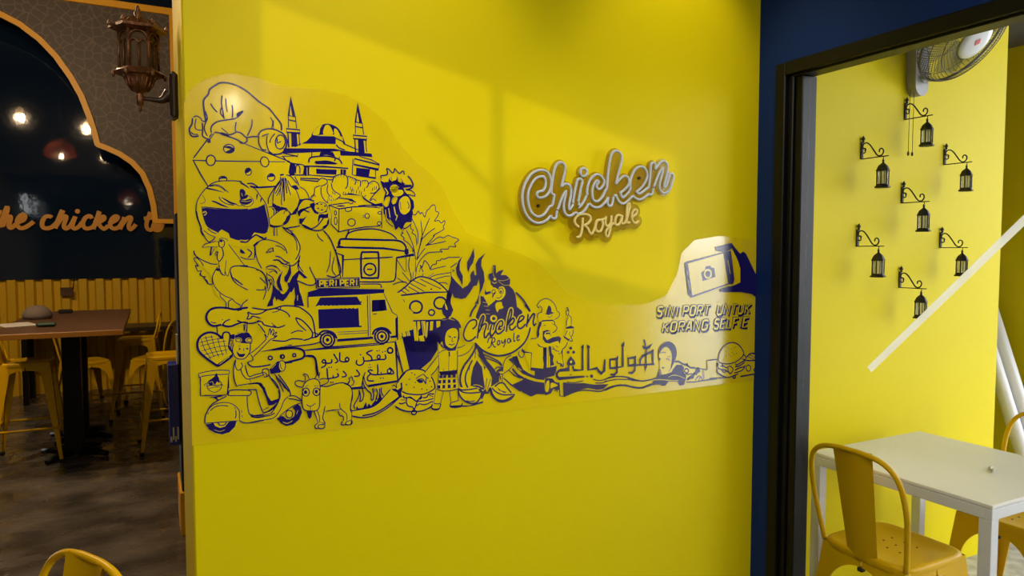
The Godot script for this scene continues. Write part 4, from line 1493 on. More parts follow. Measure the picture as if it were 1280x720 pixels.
[0,18,3,[838,3327,834,3312,821,3302,803,3297,786,3301,774,3311,769,3325,774,3340,787,3350,804,3355,821,3351,834,3341,838,3327,834,3312]],
[2,0,3,[792,3344,790,3342,786,3340,781,3341,779,3344,781,3346,786,3348,790,3347]],
[2,0,3,[813,3345,811,3342,806,3341,801,3342,800,3344,801,3347,806,3348,811,3347]],
[2,0,3,[833,3335,831,3332,826,3331,822,3332,820,3335,822,3337,826,3339,831,3338]],
[2,0,3,[796,3322,794,3319,789,3318,785,3319,783,3321,785,3324,789,3325,794,3324]],
[2,0,3,[816,3314,814,3311,810,3310,805,3311,803,3314,805,3316,810,3318,814,3317]],
[2,0,3,[837,3306,835,3304,830,3302,825,3303,823,3306,825,3309,830,3310,835,3309]],
[2,0,1,[793,3289,809,3293,826,3290,842,3298,842,3273,817,3269,801,3273,788,3239,787,3264]],
[0,36,1,[689,3293,705,3314,745,3299]],
[0,30,1,[696,3253,712,3229,751,3209,800,3206,837,3235,846,3272]],
[3,0,1,[712,3237,744,3221,760,3209,720,3217]],
[0,33,1,[743,3209,784,3230,817,3272]],
[2,0,1,[808,3222,833,3239,838,3264,846,3248,829,3218]],
[0,30,1,[625,3215,656,3220,696,3229]]]],
["ginger_root_drawing",3,[
[2,0,0,[792,3466,813,3477,866,3469,877,3496,919,3509,962,3500,1006,3481,1111,3480,1122,3448,1110,3409,1104,3349,1038,3385,1027,3401,950,3387,896,3385,891,3353,838,3352,770,3360,755,3381,781,3434,807,3440]],
[0,27,1,[792,3466,808,3480,834,3476,839,3457,818,3443,805,3440]],
[0,24,1,[802,3440,776,3429,770,3397,755,3381,752,3360]],
[0,27,1,[807,3435,807,3398,822,3367,843,3352]],
[0,27,1,[844,3452,838,3415,854,3384]],
[0,30,1,[865,3459,877,3491,909,3506,935,3504,949,3484,946,3446,935,3430]],
[0,27,1,[860,3458,870,3422,907,3396,896,3380,880,3369]],
[0,27,1,[946,3500,979,3490,995,3480,986,3453]],
[0,28,1,[989,3480,1017,3476,1016,3444]],
[0,28,1,[1022,3476,1055,3478,1061,3456,1049,3439]],
[0,28,1,[1061,3462,1089,3479,1117,3464,1119,3437,1094,3414,1071,3413]],
[0,18,1,[887,3497,885,3483]],
[0,18,1,[898,3503,896,3489]],
[0,18,1,[914,3506,912,3492]],
[0,18,1,[930,3504,928,3490]],
[0,18,1,[952,3497,949,3483]],
[0,18,1,[962,3495,960,3481]],
[0,18,1,[973,3490,971,3476]],
[0,18,1,[984,3485,982,3471]],
[0,18,1,[1006,3478,1003,3464]],
[0,18,1,[1030,3477,1028,3462]],
[0,18,1,[1044,3478,1042,3464]],
[0,19,1,[1072,3473,1070,3459]],
[0,19,1,[1083,3475,1081,3460]],
[0,27,1,[923,3397,926,3415]],
[0,27,1,[934,3395,937,3413]],
[0,27,1,[950,3398,953,3416]],
[0,27,1,[967,3409,970,3428]],
[0,27,1,[978,3410,981,3428]],
[0,28,1,[994,3408,997,3426]],
[0,28,1,[1010,3406,1013,3424]],
[0,28,1,[1021,3401,1024,3419]],
[0,27,1,[962,3425,964,3444]],
[0,27,1,[972,3420,975,3439]],
[0,28,1,[1005,3427,1008,3445]],
[0,28,1,[1038,3420,1041,3439]],
[0,28,1,[1083,3425,1086,3443]],
[0,28,1,[1094,3430,1097,3449]],
[0,28,1,[1105,3434,1108,3452]],
[0,24,1,[843,3357,838,3371]],
[0,24,1,[854,3363,848,3376]],
[0,24,1,[864,3360,859,3374]],
[0,24,1,[875,3363,870,3377]],
[0,24,1,[848,3373,843,3387]],
[0,24,1,[864,3379,859,3393]],
[0,24,1,[870,3400,865,3414]],
[0,24,1,[881,3396,875,3409]],
[0,31,1,[1027,3398,1038,3379,1071,3359,1098,3346,1115,3355]],
[0,25,1,[1071,3370,1088,3381,1104,3371]],
[0,28,1,[902,3380,945,3376,977,3367,993,3359]],
[2,0,1,[934,3381,972,3377,993,3359,961,3366]],
[0,21,1,[760,3376,770,3392,778,3381]],
[0,25,1,[1038,3390,1049,3402]],
[2,0,1,[918,3397,961,3398,1027,3398,961,3409]]]],
["cheese_block_drawing",4,[
[2,0,0,[845,3336,961,3355,1004,3341,1126,3333,1137,3234,1058,3228,899,3199,857,3241]],
[1,34,1,[845,3340,901,3322,977,3335,1037,3339,1126,3333]],
[1,30,1,[845,3340,896,3348,955,3358]],
[1,28,1,[1004,3342,1065,3347,1110,3341]],
[1,37,1,[900,3322,897,3199]],
[1,31,1,[857,3241,897,3199,948,3211,1036,3227,1125,3235]],
[1,27,1,[845,3340,858,3289,857,3241]],
[0,24,1,[886,3300,885,3294,883,3290,880,3288,878,3290,876,3294,875,3300,876,3305,878,3310,881,3311,883,3310,885,3306,886,3300,885,3294]],
[0,24,1,[889,3257,888,3247,885,3240,881,3237,877,3239,875,3247,874,3257,875,3267,878,3275,882,3277,885,3275,888,3267,889,3257,888,3247]],
[0,28,1,[987,3251,984,3241,977,3234,966,3231,956,3234,948,3241,946,3250,949,3260,956,3267,967,3270,977,3268,985,3261,987,3251,984,3241]],
[0,25,1,[1065,3288,1064,3281,1059,3276,1053,3274,1047,3276,1043,3281,1041,3287,1043,3294,1047,3299,1053,3301,1059,3299,1064,3294,1065,3288,1064,3281]],
[0,22,1,[1026,3287,1039,3293]],
[0,22,1,[1028,3280,1042,3282]],
[0,25,1,[1130,3248,1129,3243,1125,3239,1120,3238,1115,3239,1111,3243,1110,3248,1111,3253,1115,3256,1120,3258,1125,3257,1129,3253,1130,3248,1129,3243]],
[0,25,1,[1134,3306,1132,3302,1128,3299,1123,3298,1118,3299,1115,3302,1113,3305,1115,3309,1118,3312,1123,3313,1129,3312,1132,3310,1134,3306,1132,3302]],
[0,27,1,[934,3331,936,3312,952,3310,968,3318,967,3334]],
[3,0,1,[885,3337,912,3342,936,3339,906,3333]],
[0,24,1,[950,3358,966,3350,977,3359]],
[1,34,1,[1135,3333,1134,3223]]]],
["rice_cooker_drawing",3,[
[2,0,0,[932,3170,958,3212,1130,3214,1246,3159,1282,3133,1273,3090,1309,3098,1318,3072,1209,3055,1208,2959,1189,2890,886,2898,904,2956,889,3090,906,3107,898,3149]],
[0,40,1,[932,3161,949,3191,992,3208,1060,3217,1113,3214,1183,3193,1219,3163]],
[2,0,1,[949,3208,958,3212,940,3166,928,3161]],
[0,56,1,[902,3132,902,3153,919,3161,1008,3159,1147,3157,1219,3155,1255,3142,1273,3116,1268,3098]],
[0,55,1,[898,3149,898,3123,923,3117]],
[1,60,1,[883,3117,1008,3114,1147,3111,1273,3094]],
[1,48,1,[1309,3100,1320,3076,1218,3059,1213,2977]],
[1,40,1,[882,3086,918,3073,914,2956]],
[1,37,1,[879,3107,904,2952]],
[0,56,1,[1033,3090,1098,3090,1114,3077,1113,2961,1097,2948,1031,2950,1017,2963,1018,3077,1033,3090]],
[1,44,1,[1033,3058,1101,3058]],
[0,50,1,[1098,2996,1094,2979,1081,2968,1065,2963,1048,2968,1036,2980,1032,2996,1037,3012,1049,3024,1065,3028,1082,3024,1094,3012,1098,2996,1094,2979]],
[1,56,1,[1049,2996,1080,2996]],
[0,41,1,[1213,2977,1208,2942,1190,2927,1119,2925,1005,2929]],
[0,32,1,[1010,2916,1110,2914,1127,2905,1127,2892]],
[2,0,1,[1264,3105,1287,3110,1289,3083,1278,3073,1264,3079]]]],
["food_truck_drawing",5,[
[2,0,0,[730,2884,771,2896,1118,2887,1144,2869,1234,2862,1270,2787,1311,2750,1310,2652,1142,2617,883,2615,784,2654,737,2781]],
[2,0,1,[730,2880,796,2899,1005,2890,1145,2885,1144,2865,1039,2859,730,2854]],
[1,33,1,[730,2860,729,2781]],
[2,0,1,[795,2849,992,2848,1017,2802,768,2803]],
[2,0,2,[797,2799,795,2793,789,2790,782,2790,777,2794,775,2799,777,2805,783,2808,790,2808,795,2804]],
[2,0,2,[819,2798,816,2792,811,2789,804,2790,798,2793,796,2799,798,2804,804,2807,811,2807,817,2803]],
[2,0,2,[840,2797,838,2792,832,2789,825,2789,819,2792,817,2798,819,2803,825,2806,832,2806,838,2802]],
[2,0,2,[862,2796,859,2791,854,2788,846,2788,841,2792,839,2797,841,2802,847,2806,854,2805,860,2802]],
[2,0,2,[883,2795,881,2790,875,2787,868,2787,862,2791,860,2796,862,2802,868,2805,875,2804,881,2801]],
[2,0,2,[905,2795,903,2789,897,2786,890,2786,884,2790,882,2795,884,2801,890,2804,897,2804,903,2800]],
[2,0,2,[927,2794,925,2788,919,2785,912,2786,906,2789,904,2795,906,2800,912,2803,919,2803,925,2799]],
[2,0,2,[949,2793,947,2788,941,2784,933,2785,928,2788,925,2794,928,2799,934,2802,941,2802,947,2799]],
[2,0,2,[971,2792,969,2787,963,2784,956,2784,950,2788,947,2793,950,2798,956,2802,963,2801,969,2798]],
[2,0,2,[993,2791,991,2786,985,2783,978,2783,972,2787,970,2792,972,2798,978,2801,985,2801,991,2797]],
[2,0,2,[1016,2791,1013,2785,1007,2782,1000,2782,994,2786,992,2791,994,2797,1000,2800,1008,2800,1014,2796]],
[2,0,1,[782,2786,999,2788,1003,2689,1016,2688,1015,2680,784,2683]],
[1,38,1,[1049,2854,1052,2627]],
[1,25,1,[1061,2858,1064,2622]],
[1,25,1,[883,2659,1054,2658]],
[1,25,1,[887,2647,1050,2647]],
[2,0,1,[879,2622,1076,2625,1080,2612,883,2608]],
[2,0,1,[1074,2824,1144,2827,1143,2765,1073,2761]],
[1,28,1,[1080,2749,1101,2749]],
[1,38,1,[923,3050,1169,3061,1196,3063]],
[2,0,1,[1074,2826,1149,2828,1159,2767,1074,2763]],
[1,29,1,[1141,2863,1189,2755,1220,2734]],
[1,35,1,[1078,2749,1100,2750]],
[1,51,1,[1218,2730,1219,2598]],
[2,0,1,[1206,2721,1220,2723,1219,2615,1208,2612]],
[1,50,1,[1009,2820,1016,2815]],
[2,0,1,[1178,2622,1219,2624,1219,2611,1178,2611]],
[2,0,1,[872,2618,868,2602,859,2588,845,2579,828,2577,812,2581,798,2592,789,2606,786,2623,789,2640,799,2653,813,2662,829,2664,846,2660,860,2650,869,2635]],
[2,0,2,[862,2619,855,2599,838,2588,818,2589,802,2603,796,2623,802,2642,819,2653,839,2652,856,2639]],
[0,47,3,[852,2619,849,2607,840,2598,828,2595,817,2600,808,2609,806,2622,809,2634,817,2643,829,2646,841,2642,849,2632,852,2619,849,2607]],
[2,0,3,[839,2620,836,2613,828,2610,822,2613,819,2621,822,2629,829,2632,836,2628]],
[2,0,1,[1175,2620,1171,2603,1161,2588,1146,2580,1128,2577,1111,2582,1096,2592,1086,2608,1083,2625,1086,2642,1097,2656,1111,2665,1129,2668,1147,2663,1162,2653,1172,2637]],
[2,0,2,[1164,2620,1157,2600,1139,2589,1117,2590,1100,2604,1093,2624,1100,2644,1118,2656,1140,2655,1158,2641]],
[0,49,3,[1154,2621,1150,2608,1141,2599,1128,2596,1116,2601,1107,2611,1104,2624,1107,2637,1117,2646,1129,2648,1141,2644,1150,2634,1154,2621,1150,2608]],
[2,0,3,[1139,2622,1136,2614,1129,2611,1121,2615,1118,2623,1121,2631,1129,2634,1136,2630]],
[0,55,1,[784,2654,805,2668,833,2668,862,2654,879,2624]],
[0,57,1,[1076,2634,1089,2659,1125,2670,1160,2660,1182,2633]]]],
["chilli_shop_sign_drawing",6,[
[2,0,1,[768,2952,1006,2954,1009,2897,771,2896]],
[1,11,2,[776,2947,999,2948,1002,2902,778,2901,776,2947]],
[1,43,2,[792,2909,793,2939,807,2939,811,2935,810,2927,807,2923,793,2923]],
[1,43,2,[837,2939,819,2939,819,2909,837,2909]],
[1,43,2,[819,2924,833,2924]],
[1,43,2,[846,2910,846,2940,861,2940,864,2935,864,2928,860,2924,846,2924]],
[1,43,2,[855,2924,864,2910]],
[1,43,2,[879,2940,878,2910]],
[1,43,2,[902,2910,902,2940,917,2940,920,2936,920,2928,916,2924,902,2923]],
[1,43,2,[948,2940,929,2940,929,2910,947,2910]],
[1,43,2,[929,2925,944,2925]],
[1,44,2,[956,2910,957,2941,972,2941,975,2936,975,2928,971,2925,957,2925]],
[1,44,2,[966,2925,975,2910]],
[1,44,2,[990,2941,990,2910]]]],
["flame_drawing",4,[
[2,0,1,[522,2810,527,2824,542,2855,552,2897,553,2947,559,2919,572,2905,587,2893,594,2877,607,2872,621,2885,632,2904,626,2932,612,2941,611,2960,627,2983,634,3001,639,3038,645,3010,647,2982,635,2955,624,2932,637,2932,653,2964,672,2984,688,2998,703,2982,730,2955,712,2953,687,2977,675,2945,684,2917,688,2884,697,2860,710,2801,660,2810,658,2828,665,2856,661,2908,647,2880,641,2885,620,2853,602,2835,586,2845,575,2850,571,2836,562,2864,553,2841,553,2814]],
[0,12,2,[551,2952,563,2915,585,2891]],
[0,19,2,[677,2865,676,2837]]]],
["flame_drawing",4,[
[2,0,1,[605,2997,582,2965,572,2938,576,2914,589,2893,603,2886,596,2914,590,2933,593,2960]]]],
["trussed_meat_drawing",3,[
[2,0,0,[618,3025,665,3163,789,3188,825,3089,815,3009,757,2915,666,2936]],
[0,30,1,[609,3219,636,3208,671,3172,693,3123,687,3082,669,3050]],
[0,24,1,[648,3196,675,3147,678,3098]],
[0,27,1,[783,3189,791,3168,815,3148]],
[0,37,1,[816,3206,849,3165,873,3107,897,3032,904,2981,871,2957,829,2966]],
[0,27,1,[852,3098,847,3032,830,2982]],
[0,27,1,[872,3065,859,2998,879,2965]],
[0,24,1,[832,3189,861,3140]],
[0,30,1,[693,3074,685,3025,708,2984]],
[0,33,1,[666,2945,703,2930,730,2918,757,2917,772,2933,763,2962,749,2990,740,3014]],
[0,24,1,[758,2976,770,2952]],
[0,33,1,[636,3020,659,3022,682,3043,691,3066]],
[0,30,1,[691,3047,681,3024,685,2996]],
[0,24,1,[605,3020,632,3011]],
[0,24,1,[561,3048,583,3048,605,3029,636,3034]],
[0,21,1,[584,3071,614,3048,632,3038]]]],
["chicken_drumstick_drawing",5,[
[3,0,0,[237,2768,241,2795,263,2811,313,2813,372,2801,446,2811,499,2793,498,2760,430,2731,370,2718,326,2717,304,2730,261,2724,240,2740]],
[0,54,1,[304,2728,268,2723,247,2736,235,2760,239,2787,259,2808,288,2814,328,2811,364,2802,394,2805,431,2809]],
[0,40,1,[379,2795,401,2800]],
[0,46,1,[306,2727,326,2719,348,2718,378,2728,404,2735,430,2731]],
[0,41,1,[378,2746,400,2735]],
[0,32,1,[308,2727,323,2744,345,2753]],
[0,23,1,[254,2746,265,2739,279,2738]],
[2,0,1,[312,2752,311,2750,308,2749,306,2750,305,2752,306,2754,309,2755,311,2754]],
[2,0,1,[433,2781,432,2778,429,2777,426,2779,424,2782,426,2784,429,2785,432,2784]],
[1,34,1,[281,2723,284,2691]],
[0,35,1,[377,2744,414,2732,451,2728,489,2739]],
[1,31,1,[281,2718,284,2679]],
[1,29,1,[425,2719,419,2688]],
[1,29,1,[410,2724,409,2692]]]],
["roast_chicken_drawing",6,[
[3,0,0,[449,2806,513,2795,590,2813,669,2810,733,2795,772,2736,779,2660,730,2622,682,2616,479,2580,449,2598,442,2638,496,2684,473,2717,497,2756,429,2779]],
[0,39,1,[449,2807,513,2795,559,2800,606,2812,669,2806,700,2792,748,2745,763,2670,767,2634]],
[0,35,1,[430,2787,452,2775,490,2776,528,2795,574,2797,621,2775,636,2750]],
[0,32,1,[426,2784,433,2771,425,2751,444,2754,452,2764,489,2752]],
[0,35,1,[474,2741,497,2732,511,2715,573,2700,612,2710]],
[0,32,1,[477,2725,496,2700,511,2675]],
[0,24,1,[542,2726,565,2706]],
[0,39,1,[664,2747,696,2733,728,2699,750,2664,743,2636,702,2625]],
[0,33,1,[664,2747,680,2713,719,2674]],
[0,30,1,[639,2666,671,2677,703,2673]],
[0,33,1,[753,2664,776,2655,771,2642,735,2634]],
[0,36,1,[545,2635,607,2627,647,2637,702,2630]],
[0,27,1,[547,2712,585,2697]],
[0,24,1,[548,2780,579,2787,595,2811]]]],
["serving_platter_drawing",5,[
[2,0,0,[545,2627,735,2632,776,2655,821,2648,816,2619,734,2599,544,2590]],
[0,33,1,[772,2653,821,2645,820,2629,767,2605,686,2598,591,2595,544,2596]],
[0,30,1,[735,2634,775,2640,784,2654]],
[0,48,1,[490,2584,525,2586,573,2590,645,2592]],
[1,27,1,[547,2631,592,2626,646,2629]],
[0,27,1,[507,2606,573,2602,645,2604]],
[0,35,1,[424,2529,432,2514,453,2503,501,2504,536,2509]],
[0,45,1,[608,2511,644,2513]],
[0,38,1,[544,2543,543,2538,539,2535,535,2534,530,2536,526,2540,525,2544,526,2549,530,2552,535,2553,540,2551,543,2548,544,2543,543,2538]],
[0,39,1,[605,2546,603,2541,600,2538,595,2537,590,2539,586,2542,585,2547,586,2552,590,2555,595,2556,600,2554,603,2551,605,2546,603,2541]],
[2,0,2,[539,2542,538,2540,536,2538,533,2538,531,2540,530,2543,531,2546,533,2547,536,2547,538,2545]],
[0,54,1,[544,2586,591,2587,662,2587,698,2574,708,2551,697,2531,653,2521,590,2510]],
[0,36,1,[604,2545,603,2540,600,2537,596,2536,592,2538,590,2541,589,2546,590,2551,593,2555,597,2556,601,2554,603,2550,604,2545,603,2540]],
[0,36,1,[663,2550,662,2545,659,2543,655,2542,651,2543,648,2546,647,2551,648,2555,651,2557,655,2558,659,2557,662,2554,663,2550,662,2545]],
[1,27,1,[705,2538,750,2539]],
[0,49,1,[709,2542,746,2540,762,2526,769,2496,777,2429]],
[1,40,1,[702,2572,882,2573,1142,2578]]]],
["oven_mitt_drawing",6,[
[3,0,0,[191,2648,208,2678,241,2691,274,2683,306,2659,315,2685,332,2687,342,2670,339,2625,355,2579,283,2521,230,2561,198,2598]],
[0,57,1,[302,2657,286,2678,257,2691,229,2688,204,2671,191,2643,193,2612,206,2589,234,2560,262,2536,282,2519]],
[0,52,1,[282,2519,312,2537,342,2559,355,2579,340,2603,334,2621]],
[0,40,1,[308,2656,309,2679,319,2689,336,2686,342,2666,335,2621]],
[3,0,1,[276,2526,304,2546,346,2573,352,2577,329,2549,287,2518]],
[0,16,2,[287,2527,316,2548,338,2564]],
[1,46,1,[286,2678,304,2657]],
[2,0,1,[286,2682,308,2668,308,2654,298,2659]],
[0,17,1,[208,2664,223,2610,252,2557]],
[0,17,1,[228,2677,242,2627,267,2567]],
[0,17,1,[255,2679,268,2621,288,2565]],
[0,17,1,[285,2664,293,2619,308,2569]],
[0,17,1,[310,2654,318,2613,325,2576]],
[0,17,1,[218,2581,259,2590,301,2596,330,2601]],
[0,17,1,[203,2625,248,2635,289,2642,322,2644]],
[0,17,1,[201,2643,232,2650,273,2656,302,2657]],
[0,17,1,[211,2602,256,2612,297,2619,330,2619]],
[0,17,1,[238,2562,275,2575,313,2580]],
[0,17,1,[216,2664,240,2667,265,2670]]]],
["delivery_box_drawing",6,[
[2,0,0,[194,2492,229,2503,336,2496,336,2476,330,2386,202,2380,198,2469]],
[0,23,1,[194,2490,237,2497,286,2499,336,2494]],
[0,23,1,[194,2470,224,2476,269,2477,334,2475]],
[1,23,1,[194,2490,194,2470]],
[1,23,1,[336,2494,335,2476]],
[1,23,1,[199,2469,202,2415]],
[1,23,1,[332,2474,332,2404]],
[1,23,1,[202,2467,200,2377,222,2376,309,2371,325,2373,331,2465]],
[0,20,1,[298,2420,293,2404,280,2393,263,2390,247,2396,235,2409,230,2426,235,2443,248,2454,265,2457,281,2451,294,2438,298,2420,293,2404]],
[3,0,1,[236,2437,252,2458,269,2470,285,2464,287,2433,277,2443,268,2427,260,2435,252,2422]],
[2,0,1,[265,2471,276,2488,281,2469]],
[0,23,1,[233,2424,256,2426,280,2422,301,2427]],
[0,17,1,[223,2425,219,2432,229,2438]],
[0,17,1,[239,2410,260,2415,289,2414]],
[2,0,1,[301,2427,306,2422,301,2418]],
[0,12,2,[244,2441,256,2444,260,2430]],
[2,0,1,[234,2365,279,2369,311,2371,296,2365,275,2361,285,2347,277,2348,259,2362]]]],
["scooter_drawing",6,[
[2,0,0,[219,2237,226,2285,250,2323,287,2347,329,2370,415,2385,440,2378,422,2338,429,2259,472,2245,499,2247,562,2306,580,2351,608,2372,624,2262,533,2206,420,2216,377,2232,359,2170,275,2171,231,2204]],
[0,23,1,[217,2237,218,2268,233,2303,258,2325,291,2333,329,2329,358,2312,378,2283,378,2237]],
[0,29,1,[220,2277,237,2311,254,2332,283,2347,321,2364]],
[0,26,1,[241,2297,262,2313,291,2319,328,2313]],
[0,26,1,[230,2280,237,2293]],
[0,26,1,[362,2289,363,2262,359,2246]],
[0,23,1,[353,2304,364,2293]],
[0,23,1,[389,2286,391,2272]],
[0,23,1,[391,2259,393,2247]],
[1,29,1,[219,2237,277,2235,373,2233]],
[0,24,1,[377,2235,403,2218,446,2216,498,2221]],
[0,26,1,[330,2381,338,2392,364,2393,406,2388,432,2381,438,2371,429,2358,405,2359,334,2366,329,2374,330,2383]],
[0,27,1,[418,2357,418,2320,423,2274,434,2254,464,2251,499,2254]],
[0,36,1,[433,2249,464,2239,499,2240]],
[0,21,1,[429,2261,447,2256]],
[2,0,1,[220,2232,241,2232,256,2235,264,2218,286,2206,309,2210,327,2231,365,2232,356,2203,330,2178,296,2171,263,2182,235,2203]],
[0,29,1,[277,2235,285,2220,305,2218,318,2232]],
[0,10,2,[259,2200,284,2188,309,2194]],
[0,24,1,[420,2216,472,2222,529,2225,556,2236,583,2275,598,2312,620,2333]],
[0,24,1,[429,2254,464,2248,508,2248,539,2261,566,2301,580,2337,576,2375,559,2414,529,2447]],
[0,24,1,[572,2371,576,2337,561,2296,534,2252]],
[0,30,1,[438,2244,485,2241,530,2244,552,2255]],
[0,30,1,[573,2455,599,2415,623,2375,632,2346,630,2339]],
[3,0,1,[575,2436,590,2416,621,2371,625,2356,599,2387]],
[0,24,1,[560,2442,581,2402,598,2359]],
[0,27,1,[623,2335,652,2335,679,2316,688,2303]],
[0,27,1,[622,2323,652,2316,684,2303]],
[0,24,1,[574,2232,597,2251,633,2275,670,2290,688,2293]],
[2,0,1,[560,2226,583,2233,594,2232,609,2216,627,2212,650,2226,655,2254,642,2274,670,2288,683,2275,690,2241,673,2204,645,2184,609,2178,582,2196]],
[2,0,2,[640,2239,637,2227,629,2221,619,2222,612,2230,609,2242,612,2253,620,2260,629,2259,637,2251]],
[0,27,3,[641,2239,638,2229,632,2222,624,2221,616,2224,610,2232,608,2242,610,2252,616,2259,625,2260,633,2257,639,2249,641,2239,638,2229]],
[0,17,2,[591,2202,614,2192,641,2203]],
[0,13,2,[662,2234,669,2257]]]],
["scooter_rider_drawing",7,[
[2,0,0,[358,2638,367,2678,401,2690,444,2669,451,2623,512,2629,522,2693,566,2690,570,2658,530,2627,450,2550,407,2525,431,2459,501,2491,527,2461,439,2440,491,2417,508,2369,468,2382,456,2402,366,2410,355,2475,360,2538,349,2602]],
[2,0,1,[365,2669,380,2684,405,2686,431,2681,445,2660,451,2637,443,2623,404,2628,368,2635]],
[2,0,2,[399,2644,395,2637,386,2632,375,2633,367,2638,364,2646,367,2654,376,2659,387,2658,396,2653]],
[2,0,2,[450,2641,447,2634,438,2630,426,2631,418,2636,414,2643,418,2651,427,2655,438,2654,447,2649]],
[0,20,3,[394,2645,392,2641,387,2638,381,2637,375,2639,370,2642,369,2646,370,2650,375,2653,381,2654,388,2652,392,2649,394,2645,392,2641]],
[0,20,3,[446,2642,445,2638,440,2635,434,2634,428,2636,424,2639,422,2643,424,2647,429,2650,435,2650,441,2649,445,2646,446,2642,445,2638]],
[0,16,2,[371,2673,393,2683,414,2682]],
[2,0,1,[344,2675,363,2678,365,2660,362,2651,346,2654]],
[0,23,1,[341,2648,358,2642]],
[1,29,1,[410,2689,417,2725]],
[1,32,1,[422,2684,425,2725]],
[0,26,1,[360,2628,353,2606,355,2579,369,2555,394,2547,416,2554,433,2578,438,2605,438,2624]],
[0,20,1,[358,2638,347,2625,345,2602,353,2597]],
[3,0,1,[372,2589,386,2575,412,2573,403,2558,386,2559,376,2571]],
[0,23,1,[383,2607,389,2599,382,2595]],
[0,23,1,[417,2602,427,2599,419,2595]],
[1,23,1,[406,2603,406,2587]],
[0,15,1,[379,2616,393,2615]],
[0,15,1,[417,2616,427,2615]],
[0,26,1,[367,2549,360,2529,355,2484,360,2438,370,2409]],
[0,23,1,[367,2542,364,2519,376,2491,398,2508,392,2531]],
[0,26,1,[389,2499,397,2471,414,2447,435,2443,487,2455,505,2462]],
[0,27,1,[411,2516,418,2479,431,2455,457,2462,492,2470,496,2486,518,2489,525,2479]],
[0,23,1,[411,2516,423,2469]],
[0,23,1,[422,2529,450,2540,439,2569]],
[0,24,1,[431,2569,472,2599,503,2629,517,2642]],
[0,24,1,[450,2554,490,2593,525,2628,543,2645]],
[0,24,1,[517,2642,508,2670,515,2661,526,2651]],
[0,24,1,[526,2660,535,2697,539,2678,537,2664]],
[0,24,1,[539,2669,548,2691,555,2684,546,2659]],
[0,24,1,[548,2659,561,2674,568,2674,554,2654]],
[0,24,1,[554,2652,570,2658,561,2649,543,2641]],
[0,24,1,[500,2454,496,2468,507,2469,516,2457,509,2446,500,2449]],
[0,24,1,[525,2479,524,2454,513,2446]],
[0,26,1,[370,2414,404,2416,439,2419,473,2421]],
[2,0,1,[435,2420,482,2420,499,2398,508,2388,488,2390,473,2410]],
[1,21,1,[431,2441,437,2424]],
[2,0,1,[529,2484,568,2523,579,2524,585,2489,598,2474,580,2463,536,2460]],
[2,0,2,[608,2500,608,2483,601,2472,591,2470,581,2479,575,2495,575,2512,582,2523,592,2525,602,2516]],
[0,24,3,[609,2496,606,2482,600,2473,591,2470,583,2474,577,2485,575,2499,577,2513,584,2523,592,2526,601,2521,607,2511,609,2496,606,2482]],
[0,21,3,[585,2512,585,2493,594,2479]],
[0,17,2,[540,2488,563,2511]],
[0,27,1,[525,2461,531,2446,552,2412,570,2382]],
[0,24,1,[553,2459,588,2409,605,2379]],
[2,0,1,[476,2416,489,2417,506,2386,518,2347,535,2318,571,2328,566,2310,548,2298,522,2296,511,2334,492,2382]],
[0,24,1,[424,2416,450,2416,480,2418]],
[0,27,1,[423,2389,449,2386,462,2381,470,2343,482,2295,495,2264,512,2264,539,2280,562,2301]],
[0,36,1,[497,2261,526,2267,557,2288]],
[0,24,1,[495,2275,521,2287]]]],
["goat_drawing",7,[
[3,0,0,[696,2362,722,2412,778,2407,787,2375,844,2372,911,2381,950,2358,964,2308,948,2240,957,2161,908,2151,899,2216,813,2235,812,2167,760,2154,757,2241,701,2256]],
[0,28,1,[696,2376,708,2399,731,2413,759,2416,780,2402,786,2373,784,2325,781,2267,766,2245,729,2246,701,2256,690,2291,693,2338,696,2371]],
[0,30,1,[730,2347,727,2336,720,2329,712,2327,703,2330,697,2339,694,2350,697,2360,703,2368,712,2370,721,2366,727,2358,730,2347,727,2336]],
[0,31,1,[785,2344,782,2334,775,2327,766,2325,758,2329,751,2337,749,2347,752,2357,758,2364,767,2366,776,2362,782,2354,785,2344,782,2334]],
[2,0,1,[719,2348,716,2340,709,2337,703,2341,700,2349,703,2357,710,2360,716,2356]],
[2,0,1,[775,2346,772,2338,766,2335,759,2339,757,2347,759,2355,766,2358,773,2354]],
[0,24,1,[708,2380,724,2383]],
[0,21,1,[752,2378,780,2376]],
[0,24,1,[713,2284,732,2270,762,2284]],
[1,24,1,[733,2270,733,2248]],
[2,0,1,[713,2245,743,2245,739,2214,728,2201,720,2216]],
[0,24,1,[697,2447,709,2432,708,2406]],
[0,24,1,[702,2449,720,2440,729,2418]],
[0,24,1,[759,2418,769,2436,769,2451]],
[0,25,1,[780,2416,783,2435,786,2450]],
[2,0,1,[765,2451,781,2450,769,2439]],
[0,27,1,[696,2376,671,2383,657,2398,662,2412,685,2412,706,2404]],
[0,28,1,[783,2409,806,2414,830,2407,825,2389,787,2375]],
[0,31,1,[787,2374,825,2369,872,2380,911,2381,945,2363,959,2338]],
[1,31,1,[813,2235,851,2238,895,2237]],
[0,25,1,[890,2273,890,2251,904,2230,926,2208,928,2171]],
[0,25,1,[880,2233,889,2207,909,2195,908,2171]],
[0,28,1,[903,2172,896,2155,918,2150,920,2165]],
[0,28,1,[923,2164,920,2150,947,2149,952,2166]],
[0,28,1,[811,2264,804,2231,798,2198,812,2167]],
[0,25,1,[752,2246,766,2201,772,2172]],
[0,25,1,[769,2244,780,2209,779,2176]],
[0,28,1,[770,2174,756,2164,760,2149,774,2147]],
[0,28,1,[777,2166,807,2163,802,2144,779,2146,772,2157,779,2167]],
[0,25,1,[784,2180,812,2167]],
[0,28,1,[959,2318,953,2274,948,2236,958,2225]],
[0,22,1,[940,2408,945,2393,935,2377]],
[0,25,1,[950,2417,960,2411]],
